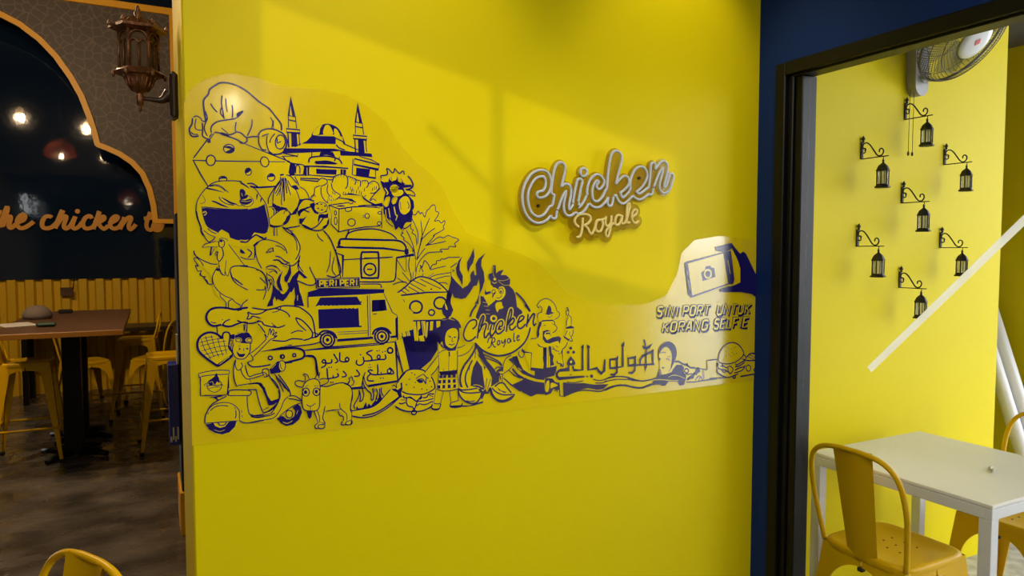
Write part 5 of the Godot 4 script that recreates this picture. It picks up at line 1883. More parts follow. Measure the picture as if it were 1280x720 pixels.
[0,28,1,[916,2376,940,2364,957,2338,959,2293,948,2255,948,2226,955,2215]],
[0,25,1,[923,2164,942,2170,955,2166,954,2151,937,2148,923,2152]],
[1,25,1,[955,2220,953,2166]],
[0,28,1,[940,2408,945,2388,935,2374,921,2378]],
[0,25,1,[945,2405,962,2406,960,2394,969,2386,964,2367,952,2363]]]],
["lettered_board_drawing",5,[
[2,0,0,[727,2572,1204,2587,1217,2359,961,2347,773,2410,763,2524,726,2539]],
[1,37,1,[727,2573,850,2581,1204,2587]],
[1,58,1,[1204,2589,1218,2363]],
[1,57,1,[1215,2366,1048,2354]],
[1,44,1,[957,2349,1017,2350]],
[0,51,1,[1190,2540,1188,2532,1182,2527,1175,2526,1167,2528,1162,2534,1160,2542,1162,2549,1167,2554,1175,2556,1183,2553,1188,2547,1190,2540,1188,2532]],
[1,32,1,[1219,2514,1248,2410]],
[0,46,1,[726,2538,751,2535,765,2515,768,2469,773,2435]],
[0,43,1,[1145,2521,1150,2503,1142,2493,1120,2494,1084,2493,1060,2491,1028,2492]],
[2,0,1,[1136,2534,1135,2532,1131,2531,1128,2532,1127,2535,1128,2538,1131,2539,1135,2537]],
[2,0,1,[1151,2537,1150,2535,1146,2534,1143,2535,1141,2538,1143,2541,1146,2542,1150,2540]],
[0,41,1,[1117,2508,1116,2503,1113,2500,1109,2498,1105,2500,1102,2504,1101,2509,1102,2515,1105,2518,1109,2519,1113,2518,1116,2514,1117,2508,1116,2503]],
[2,0,1,[1105,2543,1104,2540,1100,2539,1097,2541,1096,2544,1097,2546,1100,2547,1104,2546]],
[2,0,1,[1118,2544,1116,2542,1113,2541,1110,2542,1109,2545,1110,2548,1113,2549,1116,2547]],
[0,43,1,[1076,2549,1041,2536,1063,2518,1071,2498,1060,2491]],
[0,42,1,[1021,2517,1026,2492,1019,2476,999,2470,984,2482,987,2501]],
[2,0,1,[1012,2528,1011,2525,1007,2524,1003,2525,1002,2528,1004,2531,1007,2532,1011,2531]],
[0,44,1,[943,2507,941,2502,938,2498,933,2497,928,2499,925,2503,924,2508,925,2513,929,2517,933,2518,938,2516,941,2512,943,2507,941,2502]],
[0,42,1,[942,2497,920,2495,897,2501,893,2514,894,2550]],
[0,42,1,[860,2543,871,2524,883,2502,866,2492]],
[0,42,1,[849,2515,849,2497,828,2494,821,2498]],
[0,43,1,[817,2505,816,2501,813,2498,808,2497,804,2499,800,2502,799,2506,801,2510,804,2513,809,2514,813,2513,816,2509,817,2505,816,2501]],
[0,41,1,[818,2503,816,2484,793,2471]],
[2,0,1,[840,2471,838,2468,835,2467,832,2469,831,2472,832,2474,835,2475,839,2474]],
[2,0,1,[852,2471,851,2468,848,2467,844,2469,843,2471,845,2474,848,2475,851,2474]],
[0,43,1,[1169,2445,1184,2432,1194,2414,1186,2408,1155,2411,1123,2410,1099,2411]],
[0,38,1,[1179,2424,1178,2418,1174,2415,1168,2413,1163,2415,1159,2420,1158,2426,1159,2431,1163,2435,1168,2436,1174,2434,1178,2430,1179,2424,1178,2418]],
[2,0,1,[1123,2389,1122,2386,1119,2385,1116,2387,1114,2390,1116,2392,1119,2393,1122,2392]],
[2,0,1,[1138,2388,1137,2385,1134,2384,1131,2386,1129,2388,1131,2391,1134,2392,1137,2391]],
[0,43,1,[1102,2469,1103,2426,1097,2411,1075,2413,1062,2420]],
[0,43,1,[1075,2432,1062,2441,1049,2434,1062,2420,1044,2400,1050,2381,1082,2377]],
[2,0,1,[1062,2469,1061,2466,1058,2465,1055,2467,1054,2469,1055,2472,1058,2473,1061,2472]],
[2,0,1,[1056,2454,1055,2452,1052,2451,1050,2452,1049,2455,1050,2458,1052,2459,1055,2457]],
[2,0,1,[1068,2454,1067,2452,1064,2451,1061,2452,1060,2455,1062,2458,1064,2459,1067,2457]],
[0,43,1,[1121,2424,1123,2410]],
[0,42,1,[982,2448,999,2425,994,2412,970,2412]],
[0,42,1,[909,2447,927,2425,921,2415,902,2414]],
[0,42,1,[879,2437,885,2422,875,2415,856,2413,831,2411,827,2426,824,2469]],
[2,0,1,[882,2456,881,2453,878,2452,874,2453,873,2457,874,2459,878,2460,881,2459]],
[2,0,1,[848,2390,846,2387,843,2386,840,2388,839,2391,840,2393,843,2394,847,2393]],
[2,0,1,[860,2389,858,2386,855,2385,852,2387,850,2390,852,2392,855,2393,858,2392]],
[0,42,1,[855,2428,857,2413]]]],
["burning_chilli_drawing",7,[
[2,0,0,[958,2225,1052,2230,1175,2323,1217,2355,1243,2353,1242,2281,1195,2230,1112,2183,1041,2176,957,2195]],
[0,32,1,[955,2222,1012,2226,1062,2231,1103,2250,1139,2286,1175,2321]],
[0,38,1,[955,2195,1012,2179,1067,2181,1112,2196,1164,2223,1226,2270]],
[0,45,1,[1012,2189,1072,2195,1123,2212,1174,2242,1226,2275]],
[2,0,1,[1180,2325,1206,2323,1216,2314,1235,2328,1232,2353,1243,2355,1245,2317,1237,2297,1242,2271,1226,2268,1211,2300,1188,2314]],
[0,26,1,[1185,2337,1196,2344,1211,2325]],
[0,26,1,[1211,2325,1211,2350,1238,2383,1264,2412]],
[0,32,1,[973,2231,968,2253,988,2286,998,2314,996,2334,1005,2299,1000,2270,1015,2278,1023,2307,1016,2333,1014,2367,1024,2406,1032,2430]],
[0,35,1,[1022,2411,1019,2372,1038,2335,1063,2308,1063,2276,1073,2273,1078,2302,1071,2337]],
[0,28,1,[1026,2401,1034,2366,1058,2344]],
[0,29,1,[1091,2336,1101,2305,1088,2271]],
[0,29,1,[1078,2342,1086,2316]],
[0,32,1,[1124,2338,1121,2313,1134,2287]],
[0,29,1,[1111,2334,1113,2299,1105,2269]],
[2,0,1,[977,2228,983,2247,992,2233,1017,2233,1035,2266,1040,2236,1050,2255,1062,2239,1088,2271,1093,2261,1118,2303,1123,2278,1136,2286,1103,2250,1062,2231,1012,2226]],
[2,0,1,[1093,2301,1098,2275,1090,2266]],
[2,0,1,[1111,2324,1116,2303,1113,2279,1105,2269]],
[1,51,1,[957,2345,1033,2342]],
[1,58,1,[1051,2349,1212,2363]]]],
["rooster_head_drawing",5,[
[2,0,1,[1129,3494,1149,3473,1189,3481,1229,3483,1260,3465,1306,3467,1310,3456,1260,3448,1269,3427,1296,3402,1319,3376,1323,3342,1304,3311,1295,3275,1267,3249,1249,3214,1231,3231,1213,3213,1200,3248,1182,3273,1147,3281,1143,3324,1148,3392,1157,3418,1140,3447,1131,3473]],
[0,34,1,[1129,3509,1149,3512,1167,3517,1169,3534,1165,3549,1178,3547,1196,3529,1207,3536,1211,3551,1229,3533,1240,3527,1254,3540,1263,3539,1265,3522]],
[0,44,1,[1286,3516,1306,3493,1317,3468,1305,3448,1273,3438]],
[0,28,1,[1129,3509,1136,3494,1149,3478]],
[0,29,1,[1273,3438,1305,3435,1324,3420,1326,3405,1301,3410,1273,3414]],
[2,0,1,[1175,3479,1178,3500,1191,3484,1197,3480,1220,3506,1227,3485,1251,3473,1238,3499,1256,3487,1269,3470,1260,3461,1215,3472]],
[2,0,2,[1234,3443,1229,3428,1216,3419,1200,3419,1187,3427,1182,3441,1187,3455,1200,3464,1216,3464,1229,3456]],
[3,0,2,[1188,3449,1224,3455,1260,3426,1242,3404,1201,3403]],
[3,0,2,[1234,3343,1237,3378,1260,3400,1287,3397,1300,3363,1295,3323,1268,3301,1245,3309]],
[2,0,3,[1226,3449,1251,3448,1253,3437,1233,3436]],
[0,25,3,[1241,3370,1245,3326]],
[0,25,3,[1282,3375,1293,3349,1286,3332]],
[0,28,2,[1140,3447,1122,3408,1091,3382]],
[0,29,2,[1153,3444,1170,3419,1163,3406]],
[0,29,2,[1145,3358,1161,3384,1179,3393,1170,3350,1156,3341]],
[0,29,2,[1192,3368,1201,3390,1223,3391,1210,3360]],
[0,29,2,[1156,3324,1160,3273]],
[0,29,2,[1174,3333,1182,3282]],
[0,29,2,[1205,3343,1214,3300,1227,3291]],
[0,29,2,[1227,3300,1213,3265]],
[0,29,2,[1147,3298,1155,3256]],
[3,0,2,[1147,3358,1161,3393,1183,3389,1169,3346,1154,3341]],
[3,0,2,[1192,3366,1197,3390,1226,3391,1205,3356]],
[3,0,2,[1131,3490,1153,3505,1175,3502,1173,3483,1153,3476,1138,3479]],
[3,0,2,[1182,3492,1196,3518,1216,3523,1220,3494,1202,3486]],
[3,0,2,[1229,3498,1247,3521,1270,3517,1297,3493,1308,3469,1278,3470,1251,3482]],
[0,25,3,[1229,3485,1224,3507]],
[0,25,3,[1260,3478,1247,3499]],
[0,25,3,[1193,3488,1189,3505]],
[0,28,3,[1160,3324,1165,3290,1178,3265]],
[0,28,3,[1192,3342,1196,3299,1213,3265]],
[0,28,3,[1214,3360,1223,3322,1231,3283]],
[0,28,1,[1129,3443,1094,3407,1067,3373]],
[0,28,1,[1033,3388,1067,3364,1110,3348,1137,3341]],
[2,0,1,[1067,3347,1137,3362,1145,3341]],
[0,25,1,[1150,3315,1162,3264,1198,3230]],
[0,28,1,[1176,3290,1224,3222]],
[0,29,1,[1225,3291,1261,3223,1306,3250]],
[2,0,1,[1280,3319,1316,3320,1307,3258,1270,3258]]]],
["celery_leaves_drawing",2,[
[2,0,0,[1240,3197,1334,3299,1443,3362,1516,3269,1590,3160,1490,3091,1393,3091,1338,3023,1602,3061,1551,2928,1308,2933,1268,3068,1321,3102]],
[0,26,1,[1305,3310,1329,3299,1347,3322,1358,3306,1370,3314,1385,3289,1397,3323,1415,3338,1419,3347,1437,3359,1449,3353,1452,3325,1470,3317,1464,3297,1445,3268,1470,3271,1485,3257,1507,3272,1506,3252,1497,3234,1503,3223,1485,3211,1442,3188,1436,3179]],
[0,26,1,[1445,3185,1423,3159,1390,3125]],
[0,26,1,[1390,3125,1429,3148,1460,3171,1485,3177,1491,3171,1509,3177,1528,3186,1553,3177,1593,3163,1578,3149,1568,3137,1574,3122,1534,3122,1527,3108,1478,3105,1490,3092,1453,3091,1405,3085,1368,3057,1338,3012,1332,2978]],
[0,26,1,[1387,3128,1466,3142,1515,3153]],
[0,26,1,[1335,3046,1357,3136,1369,3181,1415,3284]],
[0,26,1,[1369,3164,1406,3199,1448,3228]],
[0,26,1,[1361,3269,1367,3221,1369,3176,1363,3147]],
[0,29,1,[1338,3046,1345,3091,1363,3147]],
[0,25,1,[1246,3200,1257,3197,1245,3186,1263,3169,1260,3158,1292,3136,1321,3091,1330,3046]],
[0,25,1,[1251,3203,1269,3225]],
[0,26,1,[1275,3214,1298,3170,1315,3125,1327,3068]],
[0,26,1,[1299,3248,1304,3220,1316,3215,1310,3198,1331,3181,1336,3125]],
[0,26,1,[1302,3287,1322,3254,1343,3198,1342,3136]],
[0,26,1,[1387,3113,1363,3085,1339,3051]],
[0,26,1,[1330,3046,1326,2978]],
[0,29,1,[1297,3077,1288,3023,1293,2978]],
[0,26,1,[1274,3063,1273,2978]],
[0,22,1,[1221,3046,1250,3001,1267,2978]],
[0,25,1,[1244,3060,1221,3057]],
[0,29,1,[1374,2977,1356,3017,1368,3006,1383,3042,1407,3017,1416,2994,1429,3016,1453,3022,1456,3039,1478,3042,1484,3050,1508,3050,1527,3059,1558,3059,1602,3060]],
[0,26,1,[1416,2988,1459,2999,1514,3010]],
[0,26,1,[1350,2977,1362,3011]],
[0,29,1,[1191,2907,1226,2920,1267,2922,1278,2911]],
[0,26,1,[1220,2946,1249,2928,1267,2919]],
[0,22,1,[1249,2979,1278,2944,1296,2924]],
[0,29,1,[1296,2978,1302,2944,1296,2922]],
[0,26,1,[1314,2978,1311,2938]],
[0,26,1,[1332,2978,1326,2944]],
[0,26,1,[1374,2971,1368,2949]],
[0,23,1,[1398,2945,1440,2970]],
[0,26,1,[1410,2942,1453,2959,1527,2969,1545,2972]],
[0,26,1,[1440,2933,1502,2949,1539,2951]],
[0,26,1,[1471,2915,1514,2911,1520,2902]]]],
["striped_cheese_drawing",4,[
[2,0,0,[1193,2843,1266,2894,1308,2930,1350,2949,1392,2945,1440,2927,1520,2865,1516,2696,1224,2704,1218,2738,1192,2756]],
[0,42,1,[1196,2845,1266,2894,1308,2930,1350,2950,1392,2945,1440,2927,1483,2900,1523,2862]],
[1,49,1,[1193,2844,1272,2850,1391,2860,1520,2859]],
[1,38,1,[1193,2843,1194,2756,1221,2735]],
[1,42,1,[1224,2703,1306,2701,1488,2699]],
[1,36,1,[1356,2937,1483,2877]],
[1,36,1,[1308,2933,1391,2894]],
[1,36,1,[1296,2913,1379,2866]],
[1,36,1,[1284,2896,1346,2861]],
[1,35,1,[1255,2894,1290,2868]],
[1,35,1,[1243,2875,1272,2857]],
[2,0,1,[1429,2877,1427,2875,1422,2874,1416,2875,1414,2878,1416,2881,1422,2882,1427,2880]],
[0,55,1,[1366,2777,1361,2760,1347,2748,1328,2745,1310,2750,1297,2763,1292,2780,1297,2797,1310,2809,1329,2813,1347,2808,1361,2795,1366,2777,1361,2760]],
[0,56,1,[1515,2795,1509,2778,1495,2767,1476,2763,1457,2768,1443,2781,1438,2798,1443,2814,1457,2826,1476,2830,1495,2825,1509,2812,1515,2795,1509,2778]],
[0,35,1,[1259,2811,1257,2806,1253,2802,1246,2800,1240,2802,1235,2806,1233,2812,1235,2818,1240,2822,1246,2823,1253,2821,1257,2817,1259,2811,1257,2806]],
[0,42,1,[1263,2749,1261,2741,1254,2736,1244,2734,1235,2736,1228,2742,1226,2750,1228,2758,1235,2764,1245,2765,1254,2763,1261,2757,1263,2749,1261,2741]],
[0,46,1,[1441,2743,1438,2735,1432,2729,1422,2727,1413,2730,1407,2736,1404,2744,1407,2752,1413,2758,1423,2760,1432,2757,1438,2751,1441,2743,1438,2735]]]],
["french_fries_drawing",3,[
[2,0,1,[1224,2703,1516,2697,1515,2603,1469,2559,1450,2513,1246,2527,1246,2606,1223,2664]],
[2,0,2,[1224,2698,1232,2698,1246,2618,1229,2610]],
[2,0,2,[1235,2695,1256,2697,1270,2616,1252,2612]],
[2,0,2,[1262,2696,1276,2697,1294,2618,1276,2616]],
[2,0,2,[1285,2695,1303,2697,1309,2668,1294,2666]],
[2,0,2,[1306,2697,1327,2698,1330,2659,1309,2660]],
[2,0,2,[1312,2660,1330,2659,1335,2590,1320,2585]],
[2,0,2,[1336,2699,1351,2698,1354,2658,1335,2636]],
[2,0,2,[1360,2697,1384,2696,1386,2610,1371,2611]],
[2,0,2,[1390,2690,1402,2690,1395,2609,1386,2598]],
[2,0,2,[1414,2692,1433,2693,1429,2642,1411,2640]],
[2,0,2,[1451,2693,1476,2692,1475,2663,1454,2653]],
[2,0,2,[1344,2612,1371,2617,1380,2581,1350,2583]],
[2,0,2,[1336,2659,1343,2647,1342,2584,1332,2584]],
[0,19,3,[1265,2696,1285,2616]],
[0,20,3,[1366,2691,1380,2610]],
[2,0,1,[1236,2603,1456,2631,1485,2580,1465,2536,1417,2467,1350,2418,1285,2414]],
[2,0,2,[1209,2596,1250,2604,1290,2422,1253,2412]],
[1,39,1,[1209,2596,1231,2498,1258,2407]],
[1,45,1,[1142,2578,1209,2585,1216,2357]],
[1,32,1,[1217,2507,1249,2417]],
[1,45,1,[1139,2355,1193,2364]],
[1,33,3,[1250,2604,1290,2422]]]],
["burger_drawing",6,[
[3,0,0,[1213,2337,1227,2385,1277,2421,1333,2425,1385,2408,1432,2354,1441,2304,1426,2210,1388,2186,1312,2167,1239,2202,1203,2232]],
[0,40,1,[1217,2355,1227,2376,1250,2405,1282,2423,1324,2425,1366,2416,1389,2399,1413,2379,1432,2345,1439,2308,1417,2290,1370,2276,1313,2279,1267,2290,1242,2304]],
[0,43,1,[1249,2281,1253,2267,1276,2265,1290,2266,1308,2253,1327,2240,1346,2254,1360,2270]],
[2,0,1,[1276,2265,1292,2271,1306,2258,1322,2240,1299,2254]],
[2,0,1,[1343,2249,1358,2268,1365,2256,1350,2244]],
[0,39,1,[1269,2261,1267,2235,1280,2215,1303,2208,1313,2194,1322,2211,1332,2237]],
[0,40,1,[1365,2256,1388,2256,1403,2273,1436,2270]],
[0,36,1,[1332,2237,1379,2237,1431,2245]],
[0,36,1,[1327,2211,1346,2222,1369,2215,1393,2217,1421,2228,1426,2223]],
[0,33,1,[1403,2266,1431,2255]],
[0,39,1,[1223,2239,1239,2233,1262,2239]],
[0,43,1,[1202,2223,1230,2203,1266,2188,1313,2181,1359,2180,1397,2190,1426,2205]],
[0,43,1,[1326,2175,1324,2169,1319,2165,1312,2164,1305,2166,1299,2171,1298,2178,1300,2184,1305,2188,1312,2189,1319,2186,1324,2181,1326,2175,1324,2169]],
[0,33,1,[1235,2256,1262,2253]],
[2,0,1,[1305,2404,1304,2401,1301,2400,1298,2402,1297,2405,1298,2408,1301,2409,1304,2408]],
[2,0,1,[1322,2393,1321,2390,1318,2389,1315,2390,1314,2393,1315,2396,1318,2397,1321,2396]],
[2,0,1,[1291,2368,1290,2365,1287,2364,1284,2366,1283,2369,1284,2372,1287,2373,1290,2372]],
[2,0,1,[1273,2339,1271,2336,1268,2335,1265,2336,1264,2340,1266,2343,1268,2344,1271,2342]],
[2,0,1,[1318,2320,1317,2317,1314,2316,1311,2318,1309,2321,1311,2324,1314,2325,1317,2323]],
[2,0,1,[1366,2306,1365,2303,1362,2302,1359,2303,1358,2307,1359,2310,1362,2311,1365,2309]],
[2,0,1,[1395,2299,1394,2296,1391,2295,1388,2296,1387,2299,1388,2303,1391,2304,1394,2302]],
[2,0,1,[1424,2314,1423,2311,1420,2310,1417,2312,1415,2315,1417,2318,1420,2319,1423,2318]],
[2,0,1,[1415,2347,1413,2344,1410,2343,1407,2344,1406,2347,1407,2351,1410,2352,1413,2350]],
[2,0,1,[1325,2348,1324,2345,1321,2344,1318,2345,1317,2348,1318,2351,1321,2352,1324,2351]]]],
["sarong_wearer_drawing",7,[
[2,0,0,[1458,2572,1491,2529,1513,2517,1569,2513,1580,2486,1637,2488,1677,2538,1631,2541,1580,2528,1580,2392,1585,2349,1463,2360,1469,2432,1408,2364,1376,2387,1376,2403,1458,2484]],
[2,0,1,[1478,2628,1486,2674,1520,2688,1559,2681,1592,2659,1595,2585,1578,2544,1569,2516,1524,2514,1494,2539,1489,2571,1472,2582]],
[3,0,2,[1505,2601,1519,2634,1553,2648,1581,2633,1583,2586,1569,2545,1541,2531,1513,2548,1505,2570]],
[0,30,3,[1522,2605,1544,2596]],
[0,30,3,[1555,2593,1575,2596]],
[0,23,3,[1550,2593,1547,2572,1558,2569]],
[0,30,3,[1527,2555,1547,2549,1564,2556]],
[2,0,3,[1540,2596,1538,2594,1535,2593,1531,2594,1530,2597,1531,2599,1535,2600,1538,2598]],
[2,0,3,[1570,2591,1569,2589,1566,2588,1563,2589,1561,2591,1563,2593,1566,2594,1569,2593]],
[2,0,1,[1458,2575,1488,2550,1494,2529,1464,2567]],
[1,23,1,[1461,2567,1466,2401]],
[0,23,1,[1463,2505,1486,2519,1508,2523]],
[0,24,1,[1577,2529,1609,2535,1631,2546]],
[0,24,1,[1583,2481,1620,2486,1660,2508,1680,2538]],
[0,27,1,[1581,2518,1581,2455,1580,2392]],
[1,20,1,[1528,2511,1525,2396]],
[2,0,1,[1524,2511,1535,2510,1535,2482,1527,2482]],
[1,30,1,[1461,2495,1419,2446,1376,2398]],
[0,30,1,[1466,2437,1441,2403,1414,2379]],
[0,20,1,[1490,2415,1496,2401]],
[0,20,1,[1560,2409,1552,2397]],
[2,0,1,[1463,2401,1540,2392,1577,2403,1580,2381,1568,2372,1474,2377]],
[2,0,0,[1465,2378,1580,2379,1585,2289,1484,2285,1446,2301]],
[1,23,1,[1465,2383,1451,2301]],
[1,24,1,[1579,2395,1588,2288]],
[0,24,1,[1449,2298,1495,2284,1551,2281,1588,2291]],
[2,0,1,[1469,2376,1486,2376,1486,2359,1468,2359]],
[2,0,1,[1492,2375,1510,2375,1509,2358,1491,2359]],
[2,0,1,[1521,2375,1539,2375,1538,2357,1520,2358]],
[2,0,1,[1550,2374,1568,2374,1568,2357,1550,2357]],
[2,0,1,[1461,2350,1479,2350,1478,2329,1461,2329]],
[2,0,1,[1489,2349,1507,2349,1506,2328,1488,2328]],
[2,0,1,[1520,2348,1537,2348,1537,2327,1519,2327]],
[2,0,1,[1551,2347,1569,2347,1569,2325,1551,2326]],
[2,0,1,[1456,2320,1473,2320,1473,2299,1455,2299]],
[2,0,1,[1486,2319,1504,2319,1503,2298,1485,2298]],
[2,0,1,[1519,2318,1537,2318,1537,2296,1519,2297]],
[2,0,1,[1554,2316,1572,2316,1571,2295,1553,2295]],
[2,0,1,[1466,2399,1577,2400,1577,2379,1474,2376]],
[1,27,1,[1446,2296,1432,2219]],
[1,27,1,[1493,2281,1473,2210]],
[0,27,1,[1432,2217,1451,2212,1476,2211]],
[0,33,1,[1423,2215,1418,2190,1445,2182,1467,2185,1476,2210]],
[0,53,1,[1420,2187,1445,2179,1467,2182]],
[1,27,1,[1531,2278,1539,2214]],
[1,27,1,[1584,2284,1586,2217]],
[0,27,1,[1539,2211,1568,2214,1590,2220]],
[0,34,1,[1539,2211,1534,2188,1562,2183,1601,2184,1613,2201]],
[0,61,1,[1535,2187,1567,2181,1604,2182]],
[0,26,1,[1323,2368,1342,2380,1370,2393]],
[0,30,1,[1328,2356,1342,2364,1365,2364,1375,2350,1384,2336,1384,2354,1389,2367]],
[3,0,1,[1330,2361,1351,2361,1368,2355,1361,2342,1342,2344]],
[0,26,1,[1370,2393,1389,2371,1403,2366]]]],
["onion_drawing",5,[
[3,0,0,[1697,2497,1665,2452,1614,2392,1599,2340,1608,2287,1659,2282,1758,2257,1793,2270,1805,2323,1787,2378,1723,2447]],
[0,61,1,[1703,2539,1688,2503,1660,2463,1625,2423,1602,2372,1599,2324,1613,2286]],
[0,51,1,[1677,2451,1654,2410,1633,2364,1633,2322,1647,2288]],
[0,31,1,[1659,2415,1656,2389]],
[2,0,1,[1706,2449,1740,2403,1746,2355,1758,2284,1752,2263,1717,2282,1665,2298,1668,2350,1682,2408]],
[2,0,1,[1689,2540,1712,2544,1746,2494,1770,2444,1805,2404,1829,2375,1835,2320,1817,2290,1799,2280,1805,2334,1787,2373,1758,2418,1729,2463,1709,2512]],
[0,34,1,[1697,2502,1694,2460]],
[0,31,1,[1714,2485,1746,2424,1758,2386]],
[0,31,1,[1729,2447,1764,2396]],
[0,24,2,[1709,2512,1714,2480]],
[0,22,2,[1723,2463,1752,2408]],
[0,34,1,[1772,2336,1763,2273]],
[0,34,1,[1796,2329,1775,2266]],
[2,0,1,[1752,2263,1763,2273,1772,2250,1784,2271,1793,2281,1799,2269,1781,2239,1758,2241,1740,2210,1728,2222,1734,2254]],
[0,19,2,[1682,2301,1711,2299,1746,2282]]]],
["onion_half_drawing",6,[
[3,0,0,[1585,2294,1659,2282,1717,2282,1740,2243,1711,2202,1659,2194,1607,2228]],
[0,44,1,[1585,2291,1607,2279,1653,2277,1711,2280]],
[0,44,1,[1588,2283,1619,2264,1665,2255,1728,2254]],
[0,51,1,[1585,2289,1590,2257,1613,2223,1653,2197,1699,2193,1728,2222,1737,2254]],
[0,31,1,[1636,2212,1664,2204,1693,2207]],
[2,0,1,[1539,2193,1601,2189,1653,2181,1746,2199,1746,2188,1687,2178,1641,2175,1539,2185]],
[2,0,1,[1711,2277,1734,2275,1746,2253,1737,2243,1722,2260]]]],
["shallot_slices_drawing",6,[
[3,0,0,[1796,2270,1829,2288,1864,2296,1889,2294,1925,2247,1962,2222,1949,2195,1876,2181,1828,2202]],
[0,59,1,[1796,2275,1799,2242,1823,2208,1858,2185,1901,2184,1937,2197,1958,2222]],
[0,45,1,[1805,2274,1834,2245,1882,2224,1949,2220]],
[0,49,1,[1823,2278,1853,2297,1883,2295,1907,2265,1937,2230]],
[2,0,1,[1835,2280,1864,2253,1907,2238,1889,2234,1852,2254]],
[0,42,1,[1799,2269,1811,2231,1840,2201,1888,2190,1949,2212]],
[0,35,1,[1752,2461,1805,2442,1847,2422,1871,2399]],
[0,38,1,[1741,2484,1799,2458,1847,2433,1874,2404]],
[0,35,1,[1823,2381,1841,2396,1871,2393]],
[0,35,1,[1835,2375,1853,2357,1865,2318]],
[2,0,1,[1835,2375,1877,2398,1880,2371,1853,2368]],
[0,35,1,[1847,2357,1877,2350]],
[1,35,1,[1877,2350,1874,2306]],
[2,0,1,[1823,2370,1835,2369,1853,2352,1853,2308,1817,2290,1811,2322]]]],
["tall_flames_drawing",5,[
[2,0,1,[1542,3006,1547,2951,1574,2919,1608,2887,1615,2877,1648,2895,1668,2922,1665,2954,1673,2972,1688,2983,1693,2954,1705,2953,1700,3018,1718,3050,1764,3084,1738,3045,1736,3008,1753,2971,1758,2920,1743,2874,1723,2838,1717,2782,1692,2783,1710,2810,1723,2847,1728,2893,1720,2930,1708,2893,1687,2889,1667,2858,1637,2822,1608,2816,1578,2824,1571,2822,1559,2833,1549,2856,1542,2825,1541,2788,1510,2790,1515,2844,1530,2879,1542,2924]],
[2,0,1,[1688,3114,1693,3064,1683,3027,1663,3000,1653,2970,1645,2995,1646,3032,1668,3068]],
[2,0,1,[1616,3066,1599,3028,1598,2987,1618,2950,1615,2891,1603,2919,1579,2960,1574,2996,1589,3037]],
[0,30,1,[1540,3001,1569,3019,1579,3028]],
[0,23,1,[1547,2987,1564,2983,1550,2974]],
[2,0,1,[1539,2864,1517,2865,1520,2824,1507,2807,1482,2762,1491,2732,1513,2708,1538,2713,1557,2753,1538,2800,1551,2852]],
[2,0,2,[1501,2807,1516,2778,1522,2754,1510,2760]],
[2,0,2,[1535,2719,1544,2707,1525,2702]],
[0,47,1,[1488,2703,1550,2706,1594,2675]],
[2,0,1,[1482,2692,1525,2702,1575,2688,1601,2669,1607,2645,1575,2646,1525,2672,1488,2674]]]],
["brand_logo_drawing",8,[
[2,0,0,[1715,2769,1777,2920,1933,2917,1986,2744,2084,2731,2100,2653,2062,2539,1986,2486,1859,2466,1750,2502,1674,2562,1619,2575,1620,2648,1665,2701]],
[0,59,1,[1662,2708,1675,2742,1705,2780]],
[0,61,1,[1692,2554,1740,2507,1807,2474,1869,2465,1943,2479,2008,2518,2046,2564,2067,2626]],
[0,62,1,[2029,2767,2051,2742,2064,2722]],
[2,0,1,[1812,3012,1830,3012,1833,2963,1853,2977,1885,2984,1864,2953,1900,2951,1927,2929,1927,2901,1921,2887,1948,2862,1964,2829,1974,2757,2007,2732,2012,2717,1980,2681,1884,2619,1729,2627,1699,2628,1699,2712,1730,2785,1730,2831,1750,2826,1770,2792,1781,2769,1801,2782,1827,2800,1822,2809,1806,2819,1807,2838,1801,2857,1812,2882,1796,2899,1796,2917,1784,2936,1784,2959,1807,2966]],
[0,59,1,[1966,2845,2012,2803,2044,2759,2066,2725]],
[2,0,1,[1763,2872,1768,2853,1796,2857,1799,2845,1765,2834,1755,2844]],
[3,0,2,[1801,2871,1822,2879,1848,2865,1853,2879,1879,2883,1895,2859,1890,2826,1863,2803,1832,2804,1812,2819,1807,2843]],
[0,24,3,[1881,2857,1879,2849,1873,2842,1866,2840,1859,2843,1854,2849,1852,2858,1854,2866,1859,2872,1866,2874,1873,2872,1879,2865,1881,2857,1879,2849]],
[2,0,3,[1871,2853,1869,2847,1865,2845,1860,2847,1858,2853,1860,2858,1865,2860,1869,2858]],
[0,24,3,[1828,2851,1827,2845,1823,2840,1817,2839,1811,2840,1807,2845,1805,2852,1807,2858,1811,2863,1817,2865,1823,2863,1827,2858,1828,2851,1827,2845]],
[2,0,3,[1829,2844,1827,2840,1822,2839,1817,2841,1815,2845,1817,2849,1822,2850,1827,2848]],
[0,24,3,[1832,2818,1853,2813,1874,2831]],
[2,0,3,[1819,2831,1818,2825,1814,2822,1811,2825,1809,2831,1811,2837,1814,2839,1818,2837]],
[0,22,2,[1871,2813,1890,2836]],
[3,0,2,[1827,2767,1835,2786,1853,2790,1869,2789,1874,2770,1882,2756,1866,2747,1853,2747,1840,2729]],
[2,0,2,[1834,2928,1832,2923,1828,2920,1822,2920,1817,2924,1815,2929,1817,2933,1822,2936,1828,2936,1832,2933]],
[0,20,3,[1836,2928,1835,2923,1830,2919,1825,2918,1819,2920,1815,2923,1813,2929,1815,2934,1819,2937,1825,2939,1830,2937,1835,2933,1836,2928,1835,2923]],
[0,19,2,[1807,2912,1822,2903,1840,2912]],
[0,12,2,[1848,2921,1885,2918,1927,2931]],
[0,12,2,[1848,2916,1874,2897,1895,2890,1927,2891]],
[0,12,2,[1817,3005,1814,2959,1825,2935]],
[0,14,2,[1745,2793,1776,2788]],
[0,14,2,[1750,2770,1781,2766]],
[0,14,2,[1765,2746,1791,2743]],
[0,14,2,[1765,2723,1791,2719]],
